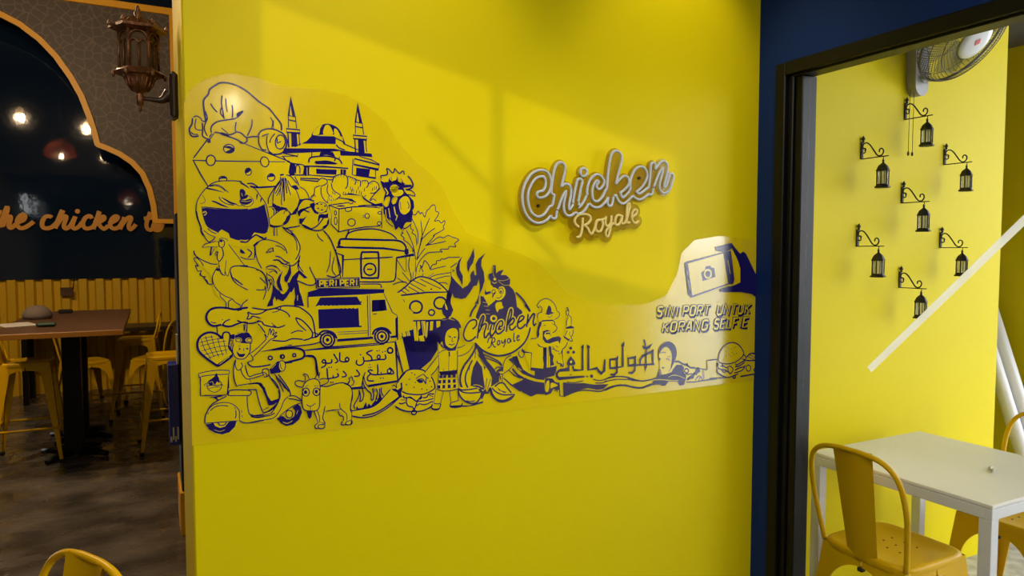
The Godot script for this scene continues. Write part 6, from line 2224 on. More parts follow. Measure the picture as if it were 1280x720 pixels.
[0,123,2,[1677,2636,1695,2647,1704,2667,1700,2686,1682,2691,1655,2679,1632,2647,1620,2611,1627,2581,1649,2566,1674,2571,1700,2591]],
[0,124,2,[1709,2576,1717,2639,1731,2689,1745,2712,1752,2704,1748,2684,1730,2647]],
[0,125,2,[1717,2611,1740,2651,1762,2664,1767,2650,1754,2609,1756,2581,1770,2585,1784,2610]],
[0,125,2,[1804,2658,1793,2616,1797,2588,1812,2595,1830,2621]],
[0,126,2,[1859,2641,1874,2647,1875,2671,1859,2674,1838,2651,1830,2619,1843,2599,1864,2604,1888,2623]],
[0,127,2,[1901,2606,1909,2672,1925,2732,1934,2744,1938,2732,1933,2699,1914,2662]],
[0,127,2,[1909,2648,1933,2678,1948,2689,1955,2674,1941,2653,1925,2647,1927,2623,1944,2618,1969,2640]],
[0,128,2,[1981,2659,2008,2674,2022,2689,2013,2700,1994,2692,1978,2659,1981,2632,2002,2623,2035,2649]],
[0,128,2,[2051,2711,2047,2675,2041,2629]],
[0,129,2,[2044,2649,2067,2686,2086,2709,2096,2702,2086,2659,2093,2637,2108,2650]],
[2,0,2,[1840,2691,1836,2679,1824,2671,1809,2672,1797,2680,1793,2693,1797,2706,1809,2713,1824,2712,1836,2704]],
[0,54,3,[1677,2636,1695,2647,1704,2667,1700,2686,1682,2691,1655,2679,1632,2647,1620,2611,1627,2581,1649,2566,1674,2571,1700,2591]],
[0,55,3,[1709,2576,1717,2639,1731,2689,1745,2712,1752,2704,1748,2684,1730,2647]],
[0,55,3,[1717,2611,1740,2651,1762,2664,1767,2650,1754,2609,1756,2581,1770,2585,1784,2610]],
[0,55,3,[1804,2658,1793,2616,1797,2588,1812,2595,1830,2621]],
[0,56,3,[1859,2641,1874,2647,1875,2671,1859,2674,1838,2651,1830,2619,1843,2599,1864,2604,1888,2623]],
[0,56,3,[1901,2606,1909,2672,1925,2732,1934,2744,1938,2732,1933,2699,1914,2662]],
[0,56,3,[1909,2648,1933,2678,1948,2689,1955,2674,1941,2653,1925,2647,1927,2623,1944,2618,1969,2640]],
[0,56,3,[1981,2659,2008,2674,2022,2689,2013,2700,1994,2692,1978,2659,1981,2632,2002,2623,2035,2649]],
[0,57,3,[2051,2711,2047,2675,2041,2629]],
[0,57,3,[2044,2649,2067,2686,2086,2709,2096,2702,2086,2659,2093,2637,2108,2650]],
[2,0,3,[1829,2692,1825,2684,1816,2681,1808,2685,1804,2693,1808,2701,1816,2703,1825,2700]],
[0,38,3,[1776,2547,1784,2574,1802,2578,1822,2572,1822,2553,1796,2545]],
[0,38,3,[1807,2573,1796,2527,1776,2516]],
[0,38,3,[1804,2545,1822,2520,1830,2525]],
[0,38,3,[1851,2559,1841,2548,1843,2531,1856,2537,1856,2554,1848,2560]],
[0,38,3,[1869,2560,1872,2541,1885,2545,1893,2563,1893,2540,1880,2514]],
[0,38,3,[1927,2564,1911,2562,1909,2543,1922,2540,1930,2561,1933,2542]],
[0,38,3,[1954,2600,1951,2565,1954,2546,1962,2552]],
[0,38,3,[1973,2564,1989,2575,1983,2582,1973,2571,1978,2549,1994,2558]]]],
["dagger_holder_drawing",6,[
[2,0,0,[2116,2766,2148,2792,2186,2799,2231,2778,2257,2727,2277,2693,2251,2666,2257,2615,2225,2577,2290,2551,2303,2556,2323,2600,2329,2724,2362,2678,2382,2609,2369,2524,2330,2498,2291,2455,2252,2413,2156,2263,2061,2371,2029,2461,2060,2548,2117,2555,2129,2655,2116,2710,2148,2720]],
[0,28,1,[2113,2760,2141,2790,2176,2800,2215,2787,2244,2756,2258,2719]],
[0,25,1,[2113,2760,2123,2746,2132,2751]],
[0,25,1,[2132,2760,2148,2742,2148,2718,2123,2710,2116,2683]],
[0,25,1,[2258,2719,2276,2707,2270,2682,2238,2666]],
[0,43,1,[2148,2662,2186,2663,2231,2662]],
[3,0,1,[2180,2708,2186,2735,2199,2757,2215,2740,2218,2717,2238,2708,2205,2704,2199,2696]],
[0,18,1,[2170,2708,2199,2699,2238,2711]],
[0,18,1,[2186,2691,2205,2682,2225,2695]],
[2,0,1,[2129,2655,2148,2662,2145,2637,2136,2621,2129,2599,2132,2577,2120,2555,2114,2567,2113,2594,2120,2627]],
[0,29,1,[2231,2661,2241,2647,2238,2633]],
[0,29,1,[2238,2636,2257,2618,2251,2598,2225,2583]],
[0,28,1,[2161,2631,2177,2636]],
[0,21,1,[2218,2642,2235,2636]],
[2,0,1,[2155,2598,2186,2605,2215,2595,2174,2591,2164,2569,2187,2540,2225,2555,2271,2561,2290,2546,2277,2510,2267,2530,2238,2526,2206,2517,2174,2524,2155,2548]],
[2,0,1,[2177,2588,2209,2587,2206,2576,2193,2579,2180,2574]],
[0,29,1,[2209,2578,2212,2564]],
[0,28,1,[2114,2556,2079,2555,2054,2548]],
[0,21,1,[2117,2522,2129,2505,2155,2498]],
[0,28,1,[2026,2473,2073,2467,2073,2447]],
[2,0,1,[2158,2497,2180,2496,2181,2440,2158,2442]],
[2,0,1,[2196,2501,2213,2500,2222,2437,2203,2438]],
[0,25,1,[2225,2499,2251,2469,2278,2464]],
[0,25,1,[2245,2503,2271,2490]],
[0,29,1,[2325,2733,2335,2738,2345,2712,2342,2696,2362,2672,2362,2627]],
[0,29,1,[2329,2724,2326,2702,2339,2679,2329,2651,2329,2623]],
[2,0,1,[2332,2741,2345,2718,2335,2713]],
[1,58,1,[2323,2609,2382,2612]],
[2,0,1,[2323,2614,2362,2624,2389,2605,2329,2603]],
[0,29,1,[2336,2594,2323,2572,2320,2561]],
[2,0,1,[2303,2565,2346,2537,2346,2522,2310,2547]],
[0,29,1,[2376,2598,2376,2569,2363,2547,2373,2524,2356,2525,2346,2542]],
[0,18,1,[2356,2587,2349,2565,2363,2553]],
[0,33,1,[2336,2520,2323,2493,2297,2472,2291,2449]],
[2,0,1,[2265,2451,2291,2455,2271,2445]],
[1,33,1,[2297,2477,2301,2432]],
[2,0,1,[2158,2495,2184,2496,2184,2356,2158,2358,2162,2391,2155,2431,2161,2458]],
[2,0,1,[2203,2495,2216,2499,2219,2460,2235,2436,2229,2409,2239,2380,2216,2376,2210,2354]],
[2,0,1,[2070,2378,2155,2363,2258,2373,2252,2339,2239,2312,2168,2301,2098,2323,2098,2351,2067,2362]],
[1,32,1,[2076,2469,2070,2376]],
[1,22,1,[2193,2492,2197,2360]],
[0,25,1,[2117,2522,2136,2504,2161,2497]],
[0,25,1,[2219,2485,2258,2469]],
[2,0,1,[2261,2443,2291,2455,2271,2448]],
[0,33,1,[2258,2406,2265,2389,2284,2385,2288,2365,2291,2381,2304,2363,2307,2383]],
[1,29,1,[2297,2455,2307,2380]],
[0,28,1,[1992,2486,1986,2464,2005,2444,2023,2456,2026,2489]],
[2,0,1,[2011,2501,2029,2478,2023,2467,2004,2485]],
[1,32,1,[2029,2478,2076,2467]],
[2,0,1,[1943,2451,1974,2460,1992,2414,2017,2369,2054,2344,2098,2323,2168,2301,2168,2290,2117,2299,2061,2321,2017,2341,1980,2377,1962,2417]],
[0,63,1,[1943,2380,1980,2338,2023,2313]],
[2,0,1,[1943,2281,2011,2303,2036,2323,2092,2290,2168,2273,2172,2199,2117,2207,2073,2195,2017,2225]],
[0,40,2,[1955,2401,1998,2342,2067,2304,2155,2279]],
[0,25,2,[1980,2382,2005,2364]],
[2,0,1,[2171,2303,2226,2296,2246,2272,2272,2264,2285,2206,2272,2218,2233,2228,2214,2201,2175,2193,2168,2217,2175,2261]],
[3,0,2,[2172,2236,2184,2277,2200,2284,2204,2247,2194,2214,2178,2216]],
[3,0,2,[2213,2235,2217,2269,2246,2260,2265,2247,2233,2239]],
[0,29,3,[2239,2216,2259,2220,2259,2205]],
[1,28,1,[1877,2350,1919,2373,1949,2401]],
[0,28,1,[1877,2366,1883,2414,1901,2446,1937,2462]],
[1,42,1,[1919,2373,1955,2338,1998,2315]],
[2,0,1,[1916,2439,1974,2457,1986,2429,1998,2373,1980,2369,1949,2409]],
[0,20,2,[1919,2450,1974,2458]],
[1,46,1,[1883,2327,1937,2279,1999,2235]]]],
["angular_lettering_drawing",7,[
[1,85,1,[2449,2491,2450,2332,2384,2336,2376,2364]],
[1,87,1,[2494,2482,2495,2329,2561,2335,2575,2314,2594,2298,2617,2313,2622,2389]],
[2,0,1,[2360,2429,2337,2401,2330,2381,2340,2369,2387,2367,2397,2379,2387,2397]],
[2,0,2,[2370,2390,2369,2385,2365,2382,2360,2382,2356,2386,2354,2391,2356,2396,2360,2399,2365,2399,2369,2395]],
[2,0,1,[2483,2494,2505,2484,2505,2470,2483,2471]],
[2,0,1,[2438,2483,2458,2499,2458,2473,2438,2474]],
[1,84,1,[2344,2371,2347,2344,2275,2342,2257,2325,2259,2305,2275,2291,2465,2288]],
[2,0,1,[2532,2285,2528,2277,2520,2274,2511,2279,2507,2287,2511,2295,2520,2298,2528,2294]],
[2,0,1,[2370,2308,2367,2306,2361,2305,2354,2307,2351,2310,2354,2312,2361,2312,2367,2311]],
[2,0,1,[2496,2285,2493,2282,2485,2281,2478,2283,2475,2287,2478,2290,2485,2291,2493,2289]],
[2,0,1,[2371,2478,2368,2471,2360,2469,2352,2472,2348,2480,2352,2487,2360,2489,2368,2486]],
[2,0,1,[2352,2452,2349,2445,2341,2443,2334,2446,2331,2454,2334,2461,2341,2463,2349,2460]],
[2,0,1,[2393,2451,2390,2444,2382,2441,2374,2445,2371,2452,2374,2459,2382,2462,2390,2458]],
[1,85,1,[2663,2386,2664,2333]],
[1,85,1,[2658,2384,2718,2385,2719,2326,2659,2326]],
[1,80,1,[2719,2332,2719,2296,2698,2280,2666,2286]],
[2,0,1,[2718,2400,2727,2407,2729,2385,2711,2386]],
[1,86,1,[2765,2471,2766,2331,2715,2326]],
[2,0,1,[2753,2478,2778,2500,2777,2464,2753,2463]],
[1,86,1,[2812,2379,2813,2331]],
[1,87,1,[2803,2382,2865,2384,2868,2333,2807,2331]],
[1,81,1,[2868,2333,2864,2297,2842,2281,2813,2286]],
[1,88,1,[2864,2332,3028,2327]],
[2,0,1,[2867,2393,2874,2400,2875,2380,2860,2380]],
[1,82,1,[2908,2333,2909,2366,2933,2391,3012,2416,3017,2328]],
[2,0,1,[3008,2426,3021,2431,3021,2407,3004,2408]],
[1,93,1,[2959,2453,2957,2314]],
[2,0,1,[2945,2321,2968,2322,2952,2278]],
[2,0,1,[2925,2461,2959,2450,3015,2471,2981,2433,2937,2436]],
[0,60,1,[2936,2500,2947,2484,2951,2454]]]],
["flying_carpet_drawing",6,[
[2,0,1,[2305,2264,2371,2251,2458,2247,2541,2229,2656,2222,2611,2193,2562,2192,2493,2210,2425,2204,2358,2188,2308,2175]],
[1,36,1,[2275,2269,2282,2178,2305,2175]],
[0,45,1,[2308,2172,2378,2192,2438,2200,2507,2194,2562,2183,2604,2182,2660,2201,2717,2208]],
[0,34,1,[2530,2265,2589,2251,2645,2261,2716,2267]],
[0,34,1,[2548,2239,2603,2235,2645,2243,2716,2249]],
[0,29,1,[2331,2264,2391,2255,2458,2262]],
[0,46,1,[2621,2254,2670,2268,2741,2266,2806,2254,2865,2234,2924,2220,2984,2221,3052,2230]],
[0,34,1,[2621,2243,2663,2245,2720,2249,2806,2239]],
[2,0,1,[2806,2251,2872,2233,2909,2224,2909,2218,2850,2226,2806,2239]],
[0,62,1,[2621,2184,2677,2199,2727,2207,2792,2201,2858,2183,2925,2174,3000,2189,3076,2195,3153,2197]],
[2,0,1,[2858,2183,2925,2174,3000,2189,3000,2180,2932,2167,2895,2171]]]],
["headscarf_wearer_drawing",7,[
[3,0,0,[3066,2373,3065,2422,3110,2471,3164,2471,3216,2431,3220,2375,3213,2332,3269,2309,3325,2292,3455,2264,3513,2246,3523,2188,3327,2173,3045,2191,3015,2206,3052,2233,3074,2293]],
[3,0,1,[3061,2398,3068,2434,3099,2463,3141,2476,3184,2461,3213,2431,3222,2387,3213,2351,3190,2309,3167,2280,3178,2334,3177,2384,3157,2422,3126,2440,3092,2426,3073,2397]],
[0,31,1,[3065,2398,3066,2361,3077,2348]],
[2,0,1,[3066,2367,3085,2363,3074,2348]],
[0,27,1,[3077,2397,3100,2404,3127,2397]],
[0,28,1,[3127,2357,3150,2352,3158,2342]],
[0,24,1,[3135,2368,3166,2372]],
[2,0,1,[3097,2303,3116,2296,3105,2289,3093,2298]],
[0,28,1,[3152,2268,3179,2291]],
[2,0,1,[3074,2293,3086,2280,3090,2249,3136,2251,3179,2260,3198,2296,3229,2312,3269,2303,3289,2283,3282,2252,3310,2225,3303,2194,3291,2163,3255,2160,3231,2187,3153,2197,3126,2172,3099,2171,3080,2182,3038,2186,3015,2181,3015,2206,3045,2228]],
[0,25,2,[3014,2218,3091,2215,3184,2201,3239,2196]],
[0,20,2,[3152,2225,3183,2238,3238,2230,3294,2207]],
[0,19,2,[3078,2280,3079,2243]],
[0,22,2,[3160,2255,3198,2290,3221,2310,3253,2307]],
[0,64,1,[3205,2329,3237,2330,3277,2309,3309,2300,3325,2292,3349,2278,3390,2275]],
[2,0,1,[3301,2304,3321,2315,3325,2286,3309,2291]],
[2,0,1,[3390,2275,3422,2276,3439,2246,3407,2229,3358,2227,3390,2250]],
[0,48,1,[3329,2258,3326,2250,3320,2245,3311,2244,3302,2247,3296,2253,3293,2260,3296,2268,3302,2273,3311,2274,3320,2271,3326,2265,3329,2258,3326,2250]],
[0,40,1,[3290,2258,3286,2239,3326,2236]],
[0,40,1,[3318,2230,3350,2234,3407,2223]],
[1,53,1,[3398,2273,3497,2251]],
[2,0,1,[3303,2194,3375,2200,3383,2225,3358,2227,3326,2211]],
[0,36,1,[3391,2183,3407,2204,3432,2215]],
[0,37,1,[3424,2180,3440,2208,3453,2181]],
[0,41,1,[3303,2181,3392,2174,3457,2178,3590,2179]],
[2,0,1,[3322,2211,3338,2213,3335,2191,3315,2190]],
[1,33,1,[3468,2253,3473,2192]],
[1,41,1,[3455,2257,3465,2180]]]],
["sign_board_drawing",6,[
[1,41,1,[3504,2319,3587,2321]],
[1,41,1,[3497,2318,3501,2241,3513,2189]],
[1,41,1,[3500,2318,3600,2318]],
[1,41,1,[3510,2189,3611,2182,3748,2182]]]],
["hamburger_drawing",7,[
[3,0,0,[3604,2317,3616,2367,3665,2416,3725,2433,3786,2421,3840,2365,3868,2304,3861,2226,3817,2196,3696,2174,3627,2205,3593,2247,3592,2292]],
[0,46,1,[3604,2317,3616,2367,3665,2416,3725,2433,3786,2418,3831,2379,3849,2339,3815,2308,3763,2286,3694,2279,3634,2289,3608,2303,3604,2323]],
[0,50,1,[3592,2295,3601,2259,3635,2243,3687,2233]],
[0,42,1,[3634,2289,3652,2268,3686,2252,3703,2261,3729,2256,3747,2235,3730,2210,3713,2211]],
[0,42,1,[3695,2252,3704,2218,3730,2203]],
[2,0,1,[3592,2298,3609,2290,3601,2259,3588,2273]],
[2,0,1,[3618,2270,3647,2275,3664,2264,3635,2259]],
[0,50,1,[3772,2278,3781,2265,3842,2287,3868,2291]],
[0,50,1,[3764,2253,3807,2256,3859,2279]],
[0,46,1,[3764,2227,3816,2242,3860,2246]],
[0,46,1,[3756,2208,3817,2216,3852,2233,3864,2259]],
[0,46,1,[3601,2252,3597,2227,3645,2197,3696,2180,3756,2188,3800,2201]],
[0,46,1,[3772,2178,3771,2174,3766,2170,3759,2170,3753,2172,3748,2175,3746,2181,3748,2185,3753,2189,3759,2189,3766,2187,3770,2183,3772,2178,3771,2174]],
[0,42,1,[3840,2339,3867,2324,3868,2298,3832,2307]],
[0,42,1,[3635,2237,3661,2219,3687,2226,3713,2211]],
[2,0,1,[3682,2402,3681,2398,3679,2397,3676,2398,3675,2402,3676,2406,3678,2407,3681,2405]],
[2,0,1,[3704,2391,3703,2387,3700,2386,3698,2387,3697,2391,3698,2395,3700,2396,3703,2394]],
[2,0,1,[3730,2387,3729,2383,3726,2382,3724,2384,3723,2387,3724,2391,3726,2392,3728,2391]],
[2,0,1,[3754,2391,3753,2387,3750,2386,3748,2387,3747,2391,3748,2395,3750,2396,3753,2394]],
[2,0,1,[3773,2399,3772,2396,3769,2394,3767,2396,3766,2400,3766,2403,3769,2405,3771,2403]],
[2,0,1,[3678,2369,3677,2366,3675,2365,3673,2366,3672,2370,3673,2374,3675,2375,3677,2373]],
[2,0,1,[3739,2359,3738,2355,3735,2354,3733,2356,3732,2359,3733,2363,3735,2364,3738,2363]],
[2,0,1,[3756,2345,3755,2341,3753,2340,3751,2342,3749,2345,3750,2349,3753,2350,3755,2349]],
[2,0,1,[3705,2348,3704,2345,3701,2343,3699,2345,3698,2349,3699,2352,3701,2354,3703,2352]],
[2,0,1,[3782,2350,3781,2346,3779,2345,3776,2346,3775,2350,3776,2354,3779,2355,3781,2353]],
[2,0,1,[3679,2340,3678,2337,3676,2335,3673,2337,3672,2341,3673,2344,3676,2346,3678,2344]],
[2,0,1,[3722,2334,3721,2331,3719,2329,3716,2331,3715,2335,3716,2338,3719,2340,3721,2338]]]],
["small_cheese_drawing",7,[
[2,0,0,[3872,2311,3902,2338,3956,2338,4020,2314,4043,2279,4041,2185,3888,2184,3861,2213]],
[0,51,1,[3876,2314,3911,2338,3965,2337,4010,2321,4034,2296]],
[0,47,1,[3872,2291,3939,2286,4029,2286]],
[1,47,1,[4029,2286,4034,2186]],
[0,47,1,[3818,2177,3888,2181,3960,2185,4034,2186]],
[1,38,1,[3902,2335,3993,2292]],
[1,38,1,[3885,2323,3957,2290]],
[1,38,1,[3942,2336,4020,2300]],
[0,42,1,[3922,2231,3919,2220,3911,2212,3899,2210,3887,2214,3879,2223,3875,2235,3878,2246,3887,2253,3898,2255,3910,2251,3918,2243,3922,2231,3919,2220]],
[0,51,1,[4028,2246,4024,2234,4015,2225,4001,2223,3987,2227,3977,2237,3973,2250,3977,2263,3986,2271,4000,2274,4013,2269,4024,2259,4028,2246,4024,2234]],
[0,43,1,[3978,2213,3976,2208,3972,2205,3965,2204,3959,2206,3954,2210,3953,2215,3954,2221,3959,2224,3965,2225,3971,2223,3976,2219,3978,2213,3976,2208]]]],
["phone_in_hand_drawing",6,[
[2,0,1,[3556,3123,3712,3154,3748,3118,3798,3076,3826,3092,3855,3076,4035,2808,4112,2719,4116,2567,4041,2592,4010,2658,4038,2700,3978,2745,3919,2779,3819,2797,3610,2803,3603,2824,3692,2842,3803,2866,3801,2971,3742,3076,3700,3107,3645,3087,3570,3097]],
[2,0,1,[3281,3012,3301,3022,3638,3087,3659,3092,3707,3097,3746,2888,3733,2857,3691,2856,3344,2770,3317,2796]],
[2,0,2,[3311,3009,3634,3079,3684,2863,3354,2785]],
[0,35,2,[3681,3030,3704,2931]],
[3,0,2,[3707,3107,3742,3076,3786,3003,3802,2929,3789,2866,3705,2842,3678,2848,3733,2852,3753,2899]],
[0,22,2,[3308,2957,3309,2927]],
[0,20,2,[3316,2896,3336,2825]],
[2,0,3,[3432,2945,3465,2960,3471,2985,3511,2993,3525,2980,3552,2974,3564,2912,3447,2884]],
[3,0,4,[3531,2933,3527,2916,3513,2904,3494,2899,3476,2904,3462,2917,3456,2935,3461,2952,3474,2964,3493,2969,3512,2964,3526,2951]],
[3,0,5,[3516,2934,3514,2922,3505,2914,3494,2911,3483,2915,3474,2923,3471,2934,3474,2945,3482,2954,3493,2956,3505,2953,3513,2945]],
[2,0,2,[3995,2664,4038,2700,4017,2679]]]],
["selfie_caption_lettering",7,[
[1,110,1,[3098,2710,3091,2716,3067,2716,3057,2707,3055,2691,3087,2681,3087,2665,3076,2653,3052,2653,3046,2661]],
[1,110,1,[3102,2705,3095,2712,3071,2712,3061,2702,3059,2687,3091,2677,3091,2661,3080,2648,3056,2648,3050,2656]],
[1,110,1,[3106,2700,3099,2707,3075,2707,3065,2698,3063,2682,3095,2672,3095,2656,3084,2643,3060,2644,3054,2651]],
[1,110,1,[3131,2716,3116,2652]],
[1,110,1,[3135,2711,3120,2647]],
[1,110,1,[3139,2706,3124,2643]],
[1,111,1,[3142,2652,3157,2716,3182,2651,3198,2715]],
[1,111,1,[3146,2647,3161,2711,3186,2646,3202,2710]],
[1,111,1,[3150,2642,3166,2706,3191,2641,3206,2706]],
[1,111,1,[3230,2715,3215,2650]],
[1,111,1,[3235,2710,3219,2646]],
[1,111,1,[3239,2705,3223,2641]],
[1,112,1,[3269,2649,3284,2714,3318,2713,3324,2703,3320,2687,3309,2677,3276,2678]],
[1,112,1,[3273,2644,3289,2709,3322,2708,3328,2699,3324,2682,3314,2673,3280,2673]],
[1,112,1,[3277,2639,3293,2704,3327,2704,3333,2694,3329,2678,3318,2668,3284,2668]],
[1,113,1,[3356,2713,3382,2713,3388,2703,3377,2657,3366,2647,3340,2648,3334,2658,3345,2703,3356,2713]],
[1,113,1,[3360,2708,3386,2708,3392,2698,3381,2652,3370,2642,3345,2643,3338,2653,3350,2698,3360,2708]],
[1,113,1,[3365,2703,3390,2703,3396,2693,3385,2647,3374,2638,3349,2638,3343,2648,3354,2694,3365,2703]],
[1,113,1,[3395,2647,3411,2712,3446,2712,3452,2702,3448,2686,3437,2678,3403,2678]],
[1,113,1,[3400,2642,3416,2707,3450,2707,3456,2697,3452,2681,3442,2673,3407,2673]],
[1,113,1,[3404,2637,3420,2703,3455,2702,3461,2692,3457,2676,3446,2668,3412,2669]],
[1,113,1,[3425,2678,3438,2646]],
[1,113,1,[3429,2673,3443,2641]],
[1,113,1,[3433,2668,3447,2636]],
[1,114,1,[3476,2712,3519,2711]],
[1,114,1,[3480,2707,3524,2706]],
[1,114,1,[3485,2702,3528,2702]],
[1,114,1,[3498,2711,3482,2645]],
[1,114,1,[3502,2707,3486,2641]],
[1,114,1,[3507,2702,3490,2636]],
[1,115,1,[3600,2709,3587,2652,3593,2642,3619,2642,3630,2652,3644,2709]],
[1,115,1,[3605,2704,3591,2647,3597,2637,3623,2637,3635,2647,3649,2704]],
[1,115,1,[3609,2699,3596,2642,3602,2632,3628,2632,3639,2642,3653,2699]],
[1,116,1,[3649,2642,3666,2709,3694,2642,3710,2709]],
[1,116,1,[3654,2637,3671,2704,3698,2637,3715,2704]],
[1,116,1,[3659,2632,3675,2699,3703,2632,3719,2699]],
[1,117,1,[3732,2709,3777,2709]],
[1,117,1,[3737,2704,3782,2704]],
[1,117,1,[3742,2699,3786,2699]],
[1,116,1,[3755,2709,3738,2642]],
[1,117,1,[3759,2704,3743,2637]],
[1,117,1,[3764,2699,3747,2632]],
[1,117,1,[3799,2709,3785,2652,3792,2641,3819,2641,3830,2651,3845,2709]],
[1,117,1,[3804,2704,3790,2647,3796,2636,3823,2636,3835,2646,3849,2704]],
[1,117,1,[3809,2699,3795,2642,3801,2631,3828,2631,3840,2641,3854,2699]],
[1,118,1,[3867,2709,3851,2641]],
[1,118,1,[3872,2704,3855,2636]],
[1,118,1,[3877,2699,3860,2631]],
[1,118,1,[3913,2709,3863,2672]],
[1,118,1,[3918,2704,3867,2667]],
[1,118,1,[3923,2699,3872,2662]],
[1,118,1,[3873,2679,3896,2641]],
[1,118,1,[3878,2674,3901,2636]],
[1,118,1,[3883,2669,3906,2631]],
[1,110,1,[3109,2607,3094,2544]],
[1,110,1,[3113,2603,3098,2539]],
[1,110,1,[3117,2598,3102,2534]],
[1,110,1,[3154,2607,3105,2572]],
[1,110,1,[3159,2602,3109,2567]],
[1,110,1,[3163,2598,3114,2563]],
[1,111,1,[3116,2578,3139,2543]],
[1,111,1,[3120,2574,3143,2538]],
[1,111,1,[3124,2569,3147,2534]],
[1,111,1,[3186,2607,3214,2607,3221,2597,3210,2552,3198,2543,3171,2543,3164,2553,3175,2597,3186,2607]],
[1,111,1,[3190,2602,3218,2602,3225,2592,3214,2547,3202,2538,3175,2538,3168,2548,3179,2593,3190,2602]],
[1,111,1,[3195,2597,3222,2597,3229,2588,3218,2543,3207,2533,3179,2533,3172,2543,3183,2588,3195,2597]],
[1,112,1,[3230,2542,3246,2607,3283,2607,3290,2597,3286,2581,3275,2573,3238,2573]],
[1,112,1,[3235,2537,3250,2602,3287,2602,3294,2592,3290,2576,3279,2568,3242,2568]],
[1,112,1,[3239,2533,3254,2597,3292,2597,3299,2587,3295,2571,3283,2563,3246,2564]],
[1,112,1,[3261,2573,3277,2542]],
[1,112,1,[3265,2568,3281,2537]],
[1,112,1,[3269,2563,3285,2532]],
[1,112,1,[3300,2542,3334,2606,3344,2606,3347,2541]],
[1,113,1,[3304,2537,3339,2602,3348,2602,3351,2536]],
[1,113,1,[3309,2532,3343,2597,3352,2597,3355,2531]],
[1,113,1,[3314,2562,3342,2562]],
[1,113,1,[3319,2557,3347,2557]],
[1,113,1,[3323,2553,3351,2552]],
[1,113,1,[3370,2541,3386,2606,3418,2540,3434,2606]],
[1,113,1,[3375,2536,3391,2601,3422,2536,3438,2601]],
[1,114,1,[3379,2531,3395,2597,3427,2531,3443,2596]],
[1,114,1,[3504,2596,3496,2606,3467,2606,3455,2596,3444,2550,3451,2540,3480,2540,3492,2550,3498,2571,3476,2572]],
[1,114,1,[3508,2591,3501,2601,3472,2601,3460,2591,3449,2545,3456,2535,3485,2535,3497,2545,3502,2566,3480,2567]],
[1,114,1,[3512,2586,3505,2596,3476,2596,3464,2586,3453,2540,3460,2530,3489,2530,3501,2540,3507,2562,3485,2562]],
[1,115,1,[3610,2601,3604,2608,3580,2608,3570,2598,3568,2581,3598,2571,3598,2554,3587,2541,3564,2541,3558,2549]],
[1,115,1,[3614,2596,3608,2603,3585,2603,3574,2593,3572,2576,3603,2566,3603,2549,3592,2536,3568,2536,3563,2544]],
[1,115,1,[3619,2591,3613,2598,3589,2598,3579,2588,3577,2571,3608,2561,3607,2545,3596,2531,3573,2531,3567,2539]],
[1,115,1,[3670,2608,3631,2608,3615,2541,3654,2541]],
[1,116,1,[3675,2603,3636,2603,3619,2536,3658,2536]],
[1,116,1,[3680,2598,3640,2598,3624,2531,3663,2531]],
[1,116,1,[3623,2574,3654,2574]],
[1,116,1,[3627,2569,3659,2569]],
[1,116,1,[3632,2564,3663,2564]],
[1,116,1,[3690,2608,3674,2541,3713,2540]],
[1,116,1,[3695,2603,3678,2536,3718,2535]],
[1,116,1,[3699,2598,3683,2531,3723,2530]],
[1,117,1,[3790,2608,3750,2608,3733,2540]],
[1,117,1,[3795,2603,3755,2603,3738,2535]],
[1,117,1,[3800,2598,3759,2598,3743,2530]],
[1,117,1,[3742,2574,3772,2574]],
[1,117,1,[3746,2569,3776,2569]],
[1,117,1,[3751,2564,3781,2564]],
[1,117,1,[3823,2608,3806,2540]],
[1,118,1,[3827,2603,3810,2535]],
[1,118,1,[3832,2598,3815,2530]],
[1,118,1,[3890,2608,3849,2608,3832,2540,3873,2540]],
[1,118,1,[3895,2603,3854,2603,3837,2535,3878,2534]],
[1,118,1,[3900,2598,3859,2598,3842,2530,3883,2529]],
[1,118,1,[3841,2574,3873,2574]],
[1,118,1,[3845,2569,3878,2569]],
[1,118,1,[3850,2564,3883,2564]],
[1,62,2,[3098,2710,3091,2716,3067,2716,3057,2707,3055,2691,3087,2681,3087,2665,3076,2653,3052,2653,3046,2661]],
[1,62,2,[3131,2716,3116,2652]],
[1,62,2,[3142,2652,3157,2716,3182,2651,3198,2715]],
[1,62,2,[3230,2715,3215,2650]],
[1,63,2,[3269,2649,3284,2714,3318,2713,3324,2703,3320,2687,3309,2677,3276,2678]],
[1,63,2,[3356,2713,3382,2713,3388,2703,3377,2657,3366,2647,3340,2648,3334,2658,3345,2703,3356,2713]],
[1,64,2,[3395,2647,3411,2712,3446,2712,3452,2702,3448,2686,3437,2678,3403,2678]],
[1,64,2,[3425,2678,3438,2646]],
[1,64,2,[3476,2712,3519,2711]],
[1,64,2,[3498,2711,3482,2645]],
[1,65,2,[3600,2709,3587,2652,3593,2642,3619,2642,3630,2652,3644,2709]],
[1,65,2,[3649,2642,3666,2709,3694,2642,3710,2709]],
[1,66,2,[3732,2709,3777,2709]],
[1,66,2,[3755,2709,3738,2642]],
[1,66,2,[3799,2709,3785,2652,3792,2641,3819,2641,3830,2651,3845,2709]],
[1,66,2,[3867,2709,3851,2641]],
[1,66,2,[3913,2709,3863,2672]],
[1,66,2,[3873,2679,3896,2641]],
[1,62,2,[3109,2607,3094,2544]],
[1,62,2,[3154,2607,3105,2572]],
[1,62,2,[3116,2578,3139,2543]],
[1,63,2,[3186,2607,3214,2607,3221,2597,3210,2552,3198,2543,3171,2543,3164,2553,3175,2597,3186,2607]],
[1,63,2,[3230,2542,3246,2607,3283,2607,3290,2597,3286,2581,3275,2573,3238,2573]],
[1,63,2,[3261,2573,3277,2542]],
[1,63,2,[3300,2542,3334,2606,3344,2606,3347,2541]],
[1,63,2,[3314,2562,3342,2562]],
